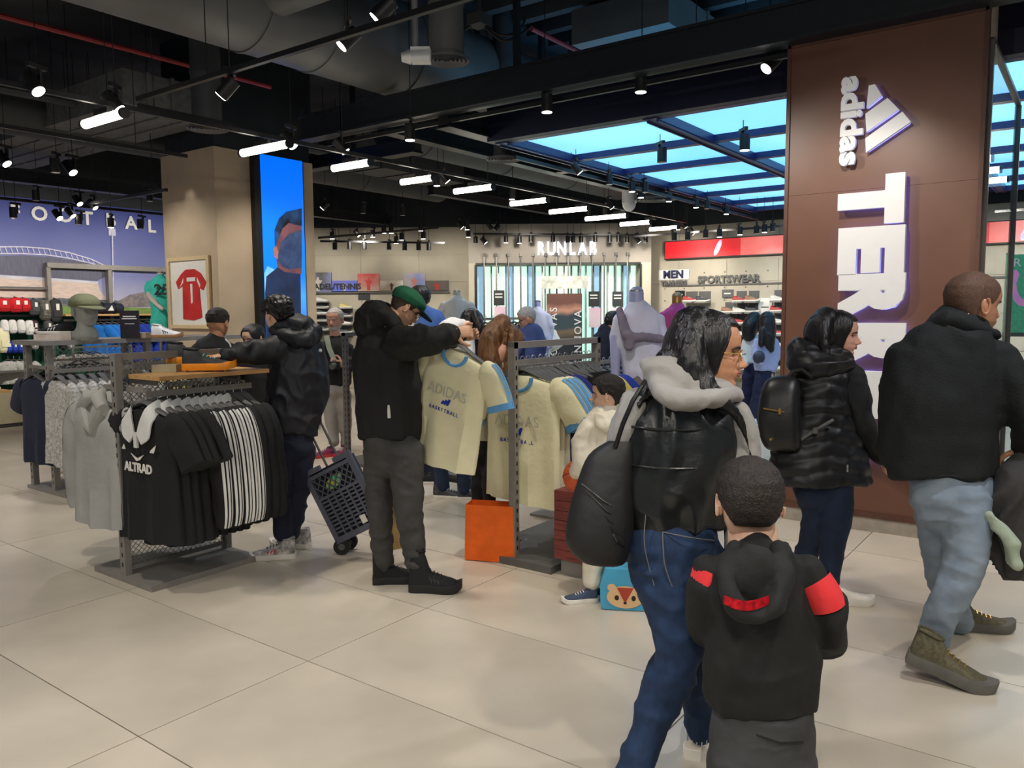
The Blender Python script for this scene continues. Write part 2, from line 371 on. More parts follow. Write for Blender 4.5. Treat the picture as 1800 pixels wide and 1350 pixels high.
def sign_letters():
    # letters lie on their side: local X = down, local Y = toward image right
    rt = (0, 0, -1); up = (0, -1, 0)
    t = thing('brand_lettering', 'small white rounded letters above the large sideways word on the brown pillar', 'sign', loc=(BX-.02, 1.45, 2.8))
    p0 = onX(1498, 138, BX); p1 = onX(1498, 293, BX); L = p0.z-p1.z; cy = (onX(1482, 220, BX).y+onX(1520, 220, BX).y)/2
    words = 'adidas'
    o = text('letter_row', words, .29, facing((BX-.05, cy+.0, (p0.z+p1.z)/2), rt, up), M_letters, t, ext=.018, off=.012)
    me = o.data; zs = [v.co.z for v in me.vertices]; ys = [v.co.y for v in me.vertices]; k = L/(max(zs)-min(zs)); cz = (p0.z+p1.z)/2; czm = (max(zs)+min(zs))/2; ky = (onX(1482, 220, BX).y-onX(1522, 220, BX).y)/(max(ys)-min(ys)); cym = (max(ys)+min(ys))/2
    for v in me.vertices: v.co.z = cz+(v.co.z-czm)*k; v.co.y = cy+(v.co.y-cym)*ky
    t2 = thing('brand_emblem', 'three slanted white bars forming a back-lit mountain emblem on the brown pillar', 'emblem', loc=(BX-.02, 1.2, 2.9))
    for q in ([(1527, 150), (1538, 148), (1550, 168), (1523, 190)], [(1521, 200), (1560, 172), (1580, 192), (1523, 232)], [(1521, 243), (1586, 196), (1601, 214), (1522, 268)]):
        P = [onX(u, v, BX-.055) for u, v in q]
        e = B().poly(P, (-1, 0, 0), .035).build('bar', M_letters, t2)
        P2 = [V((BX-.006, p.y, p.z)) for p in P]; c = sum(P2, V())/4; P2 = [c+(p-c)*.93 for p in P2]
        B().poly(P2, (-1, 0, 0), .004).build('halo', M_glow, t2)
    # the big word, letter by letter
    rows = [('T', 309, 397), ('E', 398, 484), ('R', 480, 569), ('R', 566, 652), ('E', 650, 738), ('X', 742, 830)]
    nm = {0: 'white back-lit sideways letter T, topmost of the large word', 1: 'white back-lit sideways letter E just under the T', 2: 'white back-lit sideways letter R under the first E', 3: 'white back-lit sideways second R beside the woman in a puffer coat', 4: 'white back-lit sideways lower letter E behind the clasped hands', 5: 'white back-lit sideways letter X lowest of the large word'}
    for i, (ch, v0, v1) in enumerate(rows):
        a = onX(1540, v0, BX); c = onX(1540, v1, BX); yl = onX(1478, (v0+v1)/2, BX).y; yr = onX(1594, (v0+v1)/2, BX).y
        t3 = thing('sign_letter', nm[i], 'letter', 'sideways letters on the brown pillar', loc=(BX-.02, (yl+yr)/2, c.z))
        for nme, m, xx, th, off in (('face', M_letters, BX-.06, .02, .03), ('halo', M_glow, BX-.008, .003, .012)):
            o = text(nme, ch, .4, facing((xx, 0, 0), rt, up), m, t3, ext=th, off=off)
            me = o.data; zs = [v.co.z for v in me.vertices]; ys = [v.co.y for v in me.vertices]
            s = 1 if nme == 'face' else .95
            for v in me.vertices:
                v.co.z = (a.z+c.z)/2-((max(zs)+min(zs))/2-v.co.z)/(max(zs)-min(zs))*(a.z-c.z)*.97*s
                v.co.y = (yl+yr)/2+(v.co.y-(max(ys)+min(ys))/2)/(max(ys)-min(ys))*(yl-yr)*s
sign_letters()
# ================================================================== stadium print on the left wall
def mural():
    y = YW-.004
    t = wall_left
    def shape(nm, pts, rgb, k=0, rgb2=None, sc_=4, stretch=(1, 1, 1)):
        B().poly([(onY(u, v, YW).x, y-k*.003, onY(u, v, YW).z) for u, v in pts], (0, -1, 0), .002).build(nm, pm('print '+nm, rgb, rgb2=rgb2, sc_=sc_, rough=.6, stretch=stretch), t)
    roof = [(-40, 452), (0, 450), (40, 449), (90, 452), (140, 460), (180, 471), (198, 479), (170, 494), (120, 490), (60, 486), (-40, 480)]
    shape('printed_roof', roof, (104, 104, 124), 1, (92, 92, 112), 8, (6, 1, 1))
    shape('printed_roof_edge', [(-40, 481), (60, 487), (120, 491), (172, 495), (172, 499), (120, 496), (60, 492), (-40, 487)], (206, 204, 214), 2)
    shape('printed_stand', [(-40, 487), (60, 492), (172, 499), (176, 512), (190, 530), (-40, 540)], (226, 205, 192), 1, (206, 186, 180), 9, (1, 1, 6))
    shape('printed_lower_stand', [(-40, 522), (110, 524), (205, 528), (230, 545), (230, 640), (-40, 640)], (120, 126, 132), 2, (70, 78, 92), 20)
    shape('printed_pitch', [(105, 538), (290, 542), (290, 640), (105, 640)], (128, 160, 84), 3, (108, 142, 74), 10)
    shape('printed_far_stand', [(205, 530), (228, 518), (260, 512), (290, 508), (290, 538), (215, 540)], (110, 108, 118), 3, (150, 140, 140), 14)
    # truss arch and mast
    top = [(-40, 436), (0, 434), (40, 434), (80, 437), (120, 444), (160, 456), (198, 474)]; low = [(-40, 447), (0, 446), (40, 446), (80, 448), (120, 454), (160, 463), (198, 477)]
    b = B()
    def q(u, v): p = onY(u, v, YW); return V((p.x, y-.008, p.z))
    for A in (top, low):
        for i in range(len(A)-1): b.bar(q(*A[i]), q(*A[i+1]), .02, .02)
    n = 26
    for i in range(n):
        s = i/(n-1)*(len(top)-1); k = min(int(s), len(top)-2); r = s-k
        a = [top[k][j]+(top[k+1][j]-top[k][j])*r for j in (0, 1)]; s2 = min(s+.11, len(top)-1.001); k2 = int(s2); r2 = s2-k2
        c = [low[k2][j]+(low[k2+1][j]-low[k2][j])*r2 for j in (0, 1)]
        b.bar(q(*a), q(*c), .012, .012)
    b.build('printed_truss', pm('print truss', (206, 204, 226), rough=.6), t)
    b = B(); b.bar(q(196, 405), q(198, 530), .035, .02); b.box(q(196, 408), (.12, .02, .12)); b.build('printed_mast', MATS['print truss'], t)
    for ch, u, v in zip('FOOTBAL', (25, 68, 113, 152, 193, 229, 265), (374, 377, 380, 385, 388, 393, 399)):
        p = onY(u, v, YW); L = thing('wall_letter', 'x', 'letter', 'spaced white letters on the stadium print', loc=(p.x, YW-.02, p.z))
        text('face', ch, .3, facing((p.x, YW-.02, p.z), (1, 0, 0), (0, 0, 1)), M_white, L, ext=.012, off=.008)
        L['label'] = {25: 'white letter F near the frame edge on the stadium print', 68: 'white letter O right after the F on the stadium print', 113: 'second white letter O before the T on the stadium print', 152: 'white letter T on the stadium print', 193: 'white letter B on the stadium print', 229: 'white letter A on the stadium print', 265: 'white letter L beside the beige column on the stadium print', 300: 'last white letter L hidden behind the beige column'}[u]
mural()
# ================================================================== RUNLAB bay on the diagonal wall
M_mint = pm('mint backlight', (190, 234, 216), emit=1.0, rgb2=(222, 244, 222), sc_=1.2, stretch=(3, 1, .2))
M_ice = pm('pale blue backlight', (160, 200, 226), emit=.7, var=.05)
def runlab():
    D = 16.0; sh = -(DB-D)
    def L(u, v): x, z = back(u, v, D); return x, z
    x0 = L(826, 500)[0]; x1 = L(1142, 500)[0]; xi0 = L(838, 500)[0]; xi1 = L(1124, 500)[0]; zt = L(980, 466)[1]; ztop = L(980, 398)[1]
    t = thing('display_bay', 'wide recessed running display bay with mint backlight and grey header', 'display', loc=MB_ @ V((0, sh, 0)))
    b = B(MB_); b.bx((x0, sh-.1, zt+.03), (x1, -.013, 3.3)); b.build('header', M_walld, t)
    b = B(MB_); b.bx((x0, sh-.1, 0), (xi0, -.013, zt+.03)); b.build('jamb', M_wall, t)
    b = B(MB_); b.bx((xi1, sh-.1, 0), (x1, -.013, zt+.03)); b.build('jamb', M_wall, t)
    b = B(MB_); b.bx((xi0, sh-.12, zt), (xi1, sh-.08, zt+.035)); b.build('opening_trim', M_black, t)
    for xx in (xi0, xi1): b = B(MB_); b.bx((xx-.02, sh-.12, 0), (xx+.02, sh-.08, zt)); b.build('opening_trim', M_black, t)
    n = 22; rnd = random.Random(3); yb = -.06
    for i in range(n):
        a = xi0+(xi1-xi0)*i/n; c = xi0+(xi1-xi0)*(i+1)/n; 
        b = B(MB_); b.bx((a+.005, yb, .1), (c-.005, yb+.03, zt)); b.build('light_panel', M_ice if i in (0, 4, 7, 16, 20) else M_mint, t)
        if i: b = B(MB_); b.bx((a-.012, yb-.22, .1), (a+.012, yb, zt)); b.build('fin', pm('grey green fin', (96, 122, 118), rough=.5, var=.1) if i % 3 else M_white, t)
    for k, u in enumerate((853, 874, 895, 916, 937, 958, 978, 998, 1019, 1039, 1060, 1080, 1100)):
        x = L(u, 470)[0]; h = thing('hook_pole', ORD[k]+' slim vertical pole from the bay edge in front of the mint backlight', 'pole', 'slim poles of the display bay', loc=MB_ @ V((x, sh-.16, 0)))
        b = B(MB_); b.cyl((x, sh-.16, .02), (x, sh-.16, zt+.18), .014, n=8); b.build('tube', M_wire, h)
        b = B(MB_); b.box((x, sh-.15, zt+.19), (.05, .1, .06)); b.build('bracket', M_steeld, h)
    # header word
    xa, xb = L(942, 440)[0], L(1049, 440)[0]; za, zb = L(990, 451)[1], L(990, 429)[1]
    for i, ch in enumerate('RUNLAB'):
        x = xa+(xb-xa)*(i+.5)/6; o = thing('header_letter', 'glowing white letter %s of the sign over the mint display bay' % ch, 'letter', 'glowing letters over the display bay', loc=MB_ @ V((x, sh-.13, za)))
        e = text('face', ch, .36, MB_ @ facing((x, sh-.14, (za+zb)/2), (1, 0, 0), (0, 0, 1)), pm('glowing letter', (240, 244, 255), emit=1.3, var=.01), o, ext=.02, off=.01, sx=.7)
    # hanging photo banner and two printed banners
    def quad(u0, v0, u1, v1, y): a = L(u0, v0); c = L(u1, v1); return (a[0], y, c[1]), (c[0], y+.02, a[1])
    a, c = quad(951, 487, 1031, 508, sh-.3); b = B(MB_); b.bx(a, c); o = b.build('photo_banner', pm('bleached photo print', (222, 226, 212), rgb2=(170, 172, 160), sc_=9, emit=.15)); tag(o, 'pale glittering photo banner hung across the mint display bay', 'banner')
    a, c = quad(960, 517, 1022, 650, sh-.3)
    bn = thing('wave_banner', 'dark banner with flowing colour waves and vertical lettering in the display bay', 'banner', loc=MB_ @ V((a[0], a[1], a[2])))
    b = B(MB_); b.bx(a, c); b.build('cloth', gradmat('wave print', [(-.2+.6, (60, 66, 72)), (1.2, (36, 44, 54)), (1.45, (120, 104, 84)), (1.52, (60, 76, 84)), (1.75, (48, 66, 78)), (1.86, (190, 140, 120)), (2.0, (106, 70, 60))], nz_amt=.5, nz_sc=1.1), bn)
    for s, u in (('EDOMOVAS', 973), ('GENNOVA', 1015)):
        x, z = L(u, 600); text('vertical_word', s, .2, MB_ @ facing((x, a[1]-.012, z+.05), (0, 0, 1), (-1, 0, 0)), M_white, bn, ext=.003, off=.002, spacing=1.25)
    for k, (u, v) in enumerate(((878, 511), (1042, 513), (1083, 513))):
        a, c = quad(u-9, v, u+10, v+26, sh-.2); o = thing('info_card', ('black info card at the bay edge above the far clothes rail', 'black info card beside the dark wave banner', 'black info card with a slanted white print near the bay jamb')[k], 'card', 'black info cards in the display bay', loc=MB_ @ V(a))
        b = B(MB_); b.bx(a, c); b.build('card', pm('charcoal card', (50, 52, 52), rough=.5), o)
        for z in (.55, .75): b = B(MB_); b.bx((a[0]+.03, a[1]-.004, a[2]+(c[2]-a[2])*z-.012), (c[0]-.04, a[1], a[2]+(c[2]-a[2])*z+.012)); b.build('print_line', M_paper, o)
        a, c = quad(u-8, v+28, u+12, v+62, sh-.21); b = B(MB_); b.bx(a, c); b.build('lower_sheet', pm('pink white sheet', (234, 222, 226), rgb2=(236, 190, 214), sc_=2), o)
    return x0, x1
runlab()
# ================================================================== photo strip and lettering on the back wall
def photo_strip():
    def L(u, v): return back(u, v, DB)
    data = [(540, 480, 587, 514, ((70, 66, 62), (120, 130, 170)), 'dark photo of a tennis player at the left end of the strip'), (587, 494, 632, 512, ((58, 108, 214), (120, 100, 190)), 'blue photo with a white player on the wall strip'),
            (632, 482, 671, 512, ((180, 150, 134), (190, 60, 60)), 'taller reddish photo of a player on the wall strip'), (671, 494, 712, 511, ((150, 130, 112), (226, 220, 206)), 'brown photo of seated people on the wall strip'),
            (712, 481, 750, 511, ((92, 124, 196), (170, 160, 160)), 'taller blue and grey photo of people on the wall strip'), (750, 494, 791, 511, ((66, 62, 58), (96, 84, 78)), 'dark photo with a red leaping player on the wall strip')]
    for k, (u0, v0, u1, v1, cs, lab) in enumerate(data):
        a = L(u0, v0); c = L(u1, v1); o = thing('wall_photo', lab, 'photo', 'photos of the wall strip', loc=MB_ @ V((a[0], -.02, c[1])))
        b = B(MB_); b.bx((a[0]+.005, -.05, c[1]), (c[0]-.005, -.012, a[1])); b.build('print', pm('wall photo %d' % k, cs[0], rgb2=cs[1], sc_=2.2, rough=.5, emit=.12), o)
        cx, cz, hh = (a[0]+c[0])/2, (a[1]+c[1])/2, (a[1]-c[1])
        col = [(214, 204, 196), (226, 214, 190), (200, 60, 56), (40, 34, 30), (206, 130, 120), (196, 40, 40)][k]
        pts = [(-.1, -.5), (.08, -.5), (.1, -.1), (.22, .1), (.06, .14), (.05, .3), (-.06, .3), (-.08, .12), (-.25, .2), (-.12, -.1)]
        P = [MB_ @ V((cx+p[0]*hh*(1.6 if k == 5 else 1), -.0515, cz+p[1]*hh*.9)) for p in pts]
        B().poly(P, -hf, .002).build('printed_figure', pm('photo figure %d' % k, col, rough=.5), o)
    b = B(MB_); a = L(540, 515); c = L(792, 512); b.bx((a[0], -.08, c[1]-.03), (c[0], -.012, c[1]-.005)); o = b.build('wall_ledge', M_steeld); tag(o, 'thin dark ledge running under the strip of wall photos', 'ledge')
    x, z = L(594, 507); o = text('wall_words', 'PADEL/TENNIS', .16, MB_ @ facing((x, -.065, z+.03), (1, 0, 0), (0, 0, 1)), M_black, None, ext=.006, off=.004); tag(o, 'small dark words PADEL and TENNIS on the photo strip', 'lettering')
photo_strip()
# ================================================================== right wall: red screen, words
def red_screen():
    a = onX(1172, 425, XW); c = onX(1172, 457, XW); x = XW-.05
    M_red = pm('red screen', (226, 26, 36), emit=.85, rgb2=(150, 20, 30), sc_=.7, rough=.35)
    M_reda = pm('screen salmon', (216, 70, 64), emit=.8, rgb2=(200, 110, 104), sc_=1.2, rough=.35)
    t = thing('wide_screen', 'long red screen band high on the far shoe wall showing a shoe sole', 'screen', loc=(x, 4, 2.6))
    b = B(); b.bx((x-.05, -4, c.z), (XW-.013, a.y, a.z)); b.build('housing', M_black, t)
    edges = [a.y-.02, 5.6, 4.55, 2.6, 1.3, -.2, -4]
    for i in range(len(edges)-1):
        b = B(); b.bx((x-.062, edges[i+1]+.004, c.z+.02), (x-.05, edges[i], a.z-.02)); b.build('display_panel', M_reda if i in (1, 4) else M_red, t)
    for yy in (6.05, 1.02):
        zc = (a.z+c.z)/2
        P = [(x-.064, yy+.16+math.cos(k*PI/8)*.10+math.sin(k*PI/8)*.05, zc+math.sin(k*PI/8)*.16) for k in range(16)]
        P = [(x-.064, yy-math.sin(k*PI/8)*.06+math.cos(k*PI/8)*.055, zc+math.sin(k*PI/8)*.15) for k in range(16)]
        B().poly(P, (-1, 0, 0), .002).build('sole_image', pm('screen shoe sole', (250, 214, 214), emit=.9, rgb2=(120, 150, 220), sc_=9), t)
red_screen()
def wall_words():
    for s, u, v, sz, m, lab in [('MEN', 1185, 483, .21, pm('navy letter', (24, 30, 70), rough=.5), 'bold dark word MEN on the far shoe wall'), ('TRAINERS', 1186, 498, .12, M_steeld, 'small dark word TRAINERS under the word MEN'), ('SPORTSWEAR', 1281, 491, .19, M_steeld, 'dark word SPORTSWEAR on the far shoe wall')]:
        p = onX(u, v, XW); o = text('wall_words', s, sz, facing((XW-.04, p.y, p.z), (0, -1, 0), (0, 0, 1)), m, None, ext=.012, off=.008, spacing=1.05); tag(o, lab, 'lettering')
    b = B(); a = onX(1166, 503, XW); b.bx((XW-.035, -2, a.z-.015), (XW-.013, a.y, a.z+.015)); o = b.build('wall_rail', M_steeld); tag(o, 'thin grey rail along the far shoe wall under the words', 'rail')
    b = B(); p = onX(1185, 483, XW); b.box((XW-.022, p.y, p.z), (.018, .66, .2)); o = b.build('word_plate', M_white); tag(o, 'white plate behind the word MEN', 'plate')
    for k in range(12):
        for z in (2.28, 2.0, 1.75):
            pass
wall_words()
# ================================================================== ceiling: ducts, beams, tracks
def duct(name, label, a, b_, r, rings, m, saddle=None):
    t = thing(name, label, 'duct', loc=a)
    b = B(); b.cyl(a, b_, r, n=40); b.build('shell', m, t, True)
    A = V(a); d = (V(b_)-A)
    for k in rings:
        c = A+d*k; e = d.normalized()*.02; b = B(); b.cyl(c-e, c+e, r*1.025, n=40); b.build('seam_ring', m, t, True)
    return t
duct('round_duct', 'huge grey round air duct crossing the upper left ceiling', (.5, 6.0, 4.28), (9.6, 6.0, 4.28), .46, [.18, .2, .42, .5, .62, .8], M_duct)
duct('round_duct', 'slimmer grey air duct running above the long black track', (4.35, 2.2, 4.25), (4.35, 5.6, 4.25), .21, [.1, .4, .75], M_duct)
duct('round_duct', 'round grey duct behind the hanging frames in the ceiling centre', (7.4, 7.4, 3.95), (13.4, 7.4, 3.95), .3, [.1, .4, .7], M_ductd)
duct('round_duct', 'dark round duct above the left football area', (1.5, 10.2, 3.95), (11.5, 10.2, 3.95), .3, [.15, .45, .6, .8], M_ductd)
def flat_duct(lab, a, c, m=M_ductd):
    t = thing('flat_duct', lab, 'duct', loc=((a[0]+c[0])/2, (a[1]+c[1])/2, a[2])); b = B(); b.bx(a, c); b.build('shell', m, t)
    n = 4
    for i in range(1, n):
        x = a[0]+(c[0]-a[0])*i/n; b = B(); b.bx((x-.02, min(a[1], c[1])-.015, a[2]-.015), (x+.02, max(a[1], c[1])+.015, c[2]+.015)); b.build('flange', m, t)
flat_duct('grey rectangular duct left of the beige column', (4.4, 8.2, 3.75), (5.5, 13, 4.1), pm('pale dusty duct', (96, 98, 98), rough=.7, var=.2))
flat_duct('dark rectangular duct under the slab beyond the beige column', (8.2, 9.0, 3.8), (10.8, 9.7, 4.2))
flat_duct('pale rectangular ceiling duct above the security sensor', (7.3, 3.5, 4.35), (11, 4.6, 4.7), M_duct)
def pipe(lab, a, c, r, m): b = B(); b.cyl(a, c, r, n=8); o = b.build('sprinkler_pipe', m, None, True); tag(o, lab, 'pipe')
M_redp = pm('red sprinkler pipe', (150, 40, 44), rough=.5)
pipe('thin red sprinkler pipe at upper left below the big duct', (1.0, 7.9, 4.2), (6.0, 7.9, 4.2), .025, M_redp)
pipe('thin red sprinkler pipe over the ceiling centre', (7.0, 4.9, 4.5), (12.0, 4.9, 4.5), .025, M_redp)
pipe('dark pipe under the left ceiling near the stadium print', (2.0, 9.2, 3.9), (9, 9.2, 3.9), .05, M_ductd)
# slab ribs
for k in range(9):
    b = B(); b.bx((7.0+.45*k, -2.5, 4.8), (7.12+.45*k, 5.6, 4.95)); b.build('slab_rib', M_slab, ceiling)
def cables():
    for i, (p0, p1, p2, p3) in enumerate((((845, 38), (880, 62), (910, 55), (925, 30)), ((852, 48), (885, 72), (915, 60), (935, 45)), ((835, 40), (800, 60), (780, 40), (770, 20)))):
        b = B(); b.tube([at(q[0], q[1], 7.2) for q in cat([p0, p1, p2, p3], 6)], .012, 6); o = b.build('cable', M_black, None, True); tag(o, ('upper loose black cable by the ceiling junction box', 'lower loose black cable by the ceiling junction box', 'loose black cable running left from the ceiling junction box')[i], 'cable')
    p = at(842, 36, 7.2); b = B(); b.box(p, (.16, .16, .1)); b.bar(p, (p.x, p.y, 4.95), .03, .03); o = b.build('junction_box', M_ductd); tag(o, 'dark junction box with loose cables under the ceiling slab', 'junction box')
cables()
def beam(lab, a, c, w_, h_, rods=(), name='ceiling_beam'):
    t = thing(name, lab, 'beam', loc=a); b = B(); b.bar(a, c, w_, h_); b.build('web', M_beam, t)
    for s in (1, -1):
        d = V((0, 0, s*h_/2)); b = B(); b.bar(V(a)+d, V(c)+d, w_*1.5, .025); b.build('flange', M_beam, t)
    for k in rods:
        p = V(a)+(V(c)-V(a))*k; b = B(); b.bar(p+V((0, 0, h_/2+.01)), (p.x, p.y, 4.95), .05, .05); b.build('hanger_post', M_beam, t)
    return t
ZB = 3.62
beam('long heavy black beam crossing the ceiling to the brown pillar', (5.95, 7.25, ZB), (5.95, -2.5, ZB), .12, .24, (.005, .3, .55))
beam('black beam of the hanging frame running back from the long beam', (6.05, 6.15, 3.55), (11.4, 6.15, 3.55), .1, .16, (.3, .7))
beam('black cross beam of the hanging frame beyond the round grille', (9.3, 6.1, 3.55), (9.3, 5.3, 3.55), .1, .16, (.5,))
beam('black beam between the long beam and the blue ceiling', (6.05, 5.3, 3.5), (14.6, 5.3, 3.5), .12, .2, (.2, .6))
beam('black cross beam near the far lamps', (11.4, 6.1, 3.5), (11.4, 5.4, 3.5), .1, .16, (.5,))
beam('dark beam low over the far left of the store', (1.2, 11.9, 3.45), (12.2, 11.9, 3.45), .12, .14, (.3, .7))
beam('black beam over the beige column toward the back', (7.3, 6.8, 3.6), (7.3, 12.5, 3.6), .12, .14, (.2, .8))
beam('black beam above the photo strip wall', (9.5, 8.6, 3.5), (13.0, 8.6, 3.5), .1, .12, (.5,))
def track(lab, a, c, wires=(.15, .85)):
    t = thing('light_track', lab, 'track', loc=a); b = B(); b.bar(a, c, .036, .036); b.build('rail', M_black, t)
    for k in wires:
        p = V(a)+(V(c)-V(a))*k; b = B(); b.cyl(p+V((0, 0, .018)), (p.x, p.y, 4.95), .004, n=5); b.build('wire', M_black, t)
    return t
track('long black light track running over the left shoppers to the top edge', (3.5, 6.3, 3.3), (3.5, 1.5, 3.3), (.2, .6))
track('thin light track carrying the row of tube lamps', (2.0, 6.12, 3.17), (13.6, 6.12, 3.17), (.1, .3, .5, .7, .9))
track('short track branch near the upper left tube lamp', (3.5, 6.3, 3.25), (4.4, 6.3, 3.25))
track('light track at far left below the red pipe', (1.2, 7.9, 3.25), (4.9, 7.9, 3.25))
track('light track in front of the stadium print', (3.6, 11.0, 3.02), (8.5, 11.0, 3.02))
track('branch track crossing in front of the stadium print', (5.3, 11.0, 3.05), (5.3, 9.0, 3.05))
def bt(u0, v0, u1, v1, D): return at(u0, v0, D), at(u1, v1, D)
track('black spotlight track over the strip of wall photos', *bt(563, 424, 782, 427, 14.6))
track('black spotlight track across the front of the display bay', *bt(832, 411, 1140, 413, 15.3))
track('light track under the blue ceiling edge', (6.9, 5.05, 3.2), (14.3, 5.05, 3.2))
track('light track before the long red screen', (13.6, 7.2, 2.98), (13.6, 0, 2.98))
track('light track along the long beam', (6.05, 7, 3.44), (6.05, 1.9, 3.44))
track('crossing track over the photo strip corner', at(560, 418, 12.5), at(770, 400, 14.5))
# ------------------------------------------------------------------ blue luminous ceiling
def blue_ceiling():
    s = (3.35-CH)/(3.55-CH)
    xs = [7.635*s, 9.131*s, 10.472*s, 12.026*s, 13.379*s, 14.72*s, 15.9*s]; ys = [5.745*s, 3.83*s, 1.92*s, .0]
    t = thing('luminous_ceiling', 'glowing light blue panels in a navy grid hung from the ceiling', 'ceiling light', loc=(xs[0], ys[0], 3.35))
    z = 3.35
    for i in range(6):
        for j in range(3):
            b = B(); b.bx((xs[i]+.05, ys[j+1]+.05, z+.07), (xs[i+1]-.05, ys[j]-.05, z+.09)); b.build('light_panel', M_blue, t)
    for i, x in enumerate(xs):
        b = B(); b.bx((x-.05, ys[-1]-.06, z), (x+.05, ys[0]+.06, z+.12)); b.build('cross_bar', M_blueframe, t)
    for j, y in enumerate(ys):
        b = B(); b.bx((xs[0]-.06, y-.07, z-.012), (xs[-1]+.06, y+.07, z+.12)); b.build('long_bar', M_blueframe, t)
        for d in (-.05, .05):
            b = B(); b.bx((xs[0], y+d-.008, z-.03), (xs[-1], y+d+.008, z-.012)); b.build('track_rib', M_blueframe, t)
    b = B(); b.bx((xs[0]-.16, ys[-1]-.1, z-.0), (xs[0]-.06, ys[0]+.1, z+.42)); b.build('fascia', pm('navy fascia', (14, 20, 52), rough=.5), t)
    for x in (xs[1], xs[4]):
        for y in (ys[0], ys[2]): b = B(); b.bar((x, y, z+.2), (x, y, 4.95), .05, .05); b.build('hanger_post', M_beam, t)
blue_ceiling()
# ------------------------------------------------------------------ round grilles on drop ducts
def diffuser(lab, x, y, z, r, rd, top, m=M_ductd):
    t = thing('air_diffuser', lab, 'vent', loc=(x, y, z)); b = B(); b.cyl((x, y, z+.03), (x, y, top), rd, n=28); b.build('drop_duct', m, t, True)
    for k in range(3): b = B(); zz = z+.06+(top-z-.1)*k/3; b.cyl((x, y, zz), (x, y, zz+.02), rd*1.04, n=28); b.build('band', m, t, True)
    for k in range(5):
        a = r*(1-k*.18); c = a-r*.1
        rings = []
        for rr, zz in ((a, z+.02), (a, z), (c, z+.012), (c, z+.03)): rings.append([(x+rr*math.cos(i*2*PI/32), y+rr*math.sin(i*2*PI/32), zz) for i in range(32)])
        b = B(); b.loft(rings, cap=False); b.build('grille_ring', M_duct, t, True)
p = fl(785, 108, 3.68); diffuser('large round air grille on a thick dark drop duct beside the sensor', p.x, p.y, 3.68, .19, .145, 4.95, M_duct)
p = fl(365, 228, 3.42); diffuser('round air grille on a drop duct left of the beige column', p.x, p.y, 3.42, .2, .145, 4.95)
p = fl(885, 282, 3.3); diffuser('small round air grille near the frame before the blue ceiling', p.x, p.y, 3.3, .19, .11, 4.95)
p = fl(1152, 352, 3.2); diffuser('flat far air grille under the blue ceiling edge', p.x, p.y, 3.2, .3, .14, 3.36)
def sensor():
    p = at(732, 98, 5.4)
    t = thing('people_counter', 'white ceiling sensor box on a vertical pole', 'sensor', loc=p)
    M = frame(p, RT)
    b = B(M); b.box((.03, 0, 0), (.13, .1, .09)); b.build('body', M_white, t)
    b = B(M); b.cyl((-.04, -.01, -.01), (-.1, -.02, -.015), .05, .03, n=16); b.build('camera_dome', M_white, t, True)
    b = B(M); b.cyl((-.01, .02, .04), (-.01, .02, 4.95-p.z), .022, n=10); b.build('pole', pm('grey pole', (120, 122, 124), metal=.4), t, True)
    p = at(1106, 350, 12); t = thing('security_camera', 'small pale dome camera under the blue ceiling edge', 'camera', loc=p)
    b = B(); b.sph(p-V((0, 0, .08)), .1); b.build('dome', M_white, t, True)
    b = B(); b.cyl(p-V((0, 0, .06)), p+V((0, 0, .12)), .11, n=16); b.build('housing', M_white, t, True)
    b = B(); b.cyl(p+V((0, 0, .12)), (p.x, p.y, 4.95), .02, n=8); b.build('stem', M_wire, t)
sensor()
# ------------------------------------------------------------------ tube lamps
def tube_lamp(x, y0, y1, z, lab, group):
    t = thing('tube_lamp', lab, 'lamp', group, loc=(x, y0, z))
    b = B(); b.cyl((x, y0+.02, z), (x, y1-.02, z), .034, n=16); b.build('tube', M_tube, t, True)
    for y in (y0, y1-.025): b = B(); b.cyl((x, y, z), (x, y+.025, z), .04, n=16); b.build('end_cap', M_black, t, True)
    ym = 6.12 if y1 > 3 else (y0+y1)/2; b = B(); b.box((x, ym, z+.055), (.04, .2, .045)); b.build('driver_box', M_black, t)
    b = B(); b.cyl((x, ym, z+.07), (x, ym, 3.17 if y1 > 3 else 3.36), .006, n=6); b.build('stem', M_black, t)
TX = [(3.12, 5.8, 6.42), (4.54, 5.73, 6.44), (5.58, 5.82, 6.4), (6.64, 5.95, 6.47), (7.55, 5.83, 6.46), (8.89, 5.96, 6.6), (9.98, 5.99, 6.69), (11.1, 5.97, 6.75), (12.17, 6.11, 6.71), (13.26, 6.12, 6.71)]
for i, (x, a, c) in enumerate(TX): tube_lamp(x, a, c, 3.05, ORD[i]+' glowing tube lamp counting from the nearest, in the long row toward the back', 'tube lamps of the long row')
for i, x in enumerate((8.4, 9.2, 10.0, 10.8)): tube_lamp(x, -.25, .4, 3.05, 'glowing tube lamp mirrored beside the brown pillar, %s from the top' % ORD[i], 'tube lamps beyond the brown pillar')
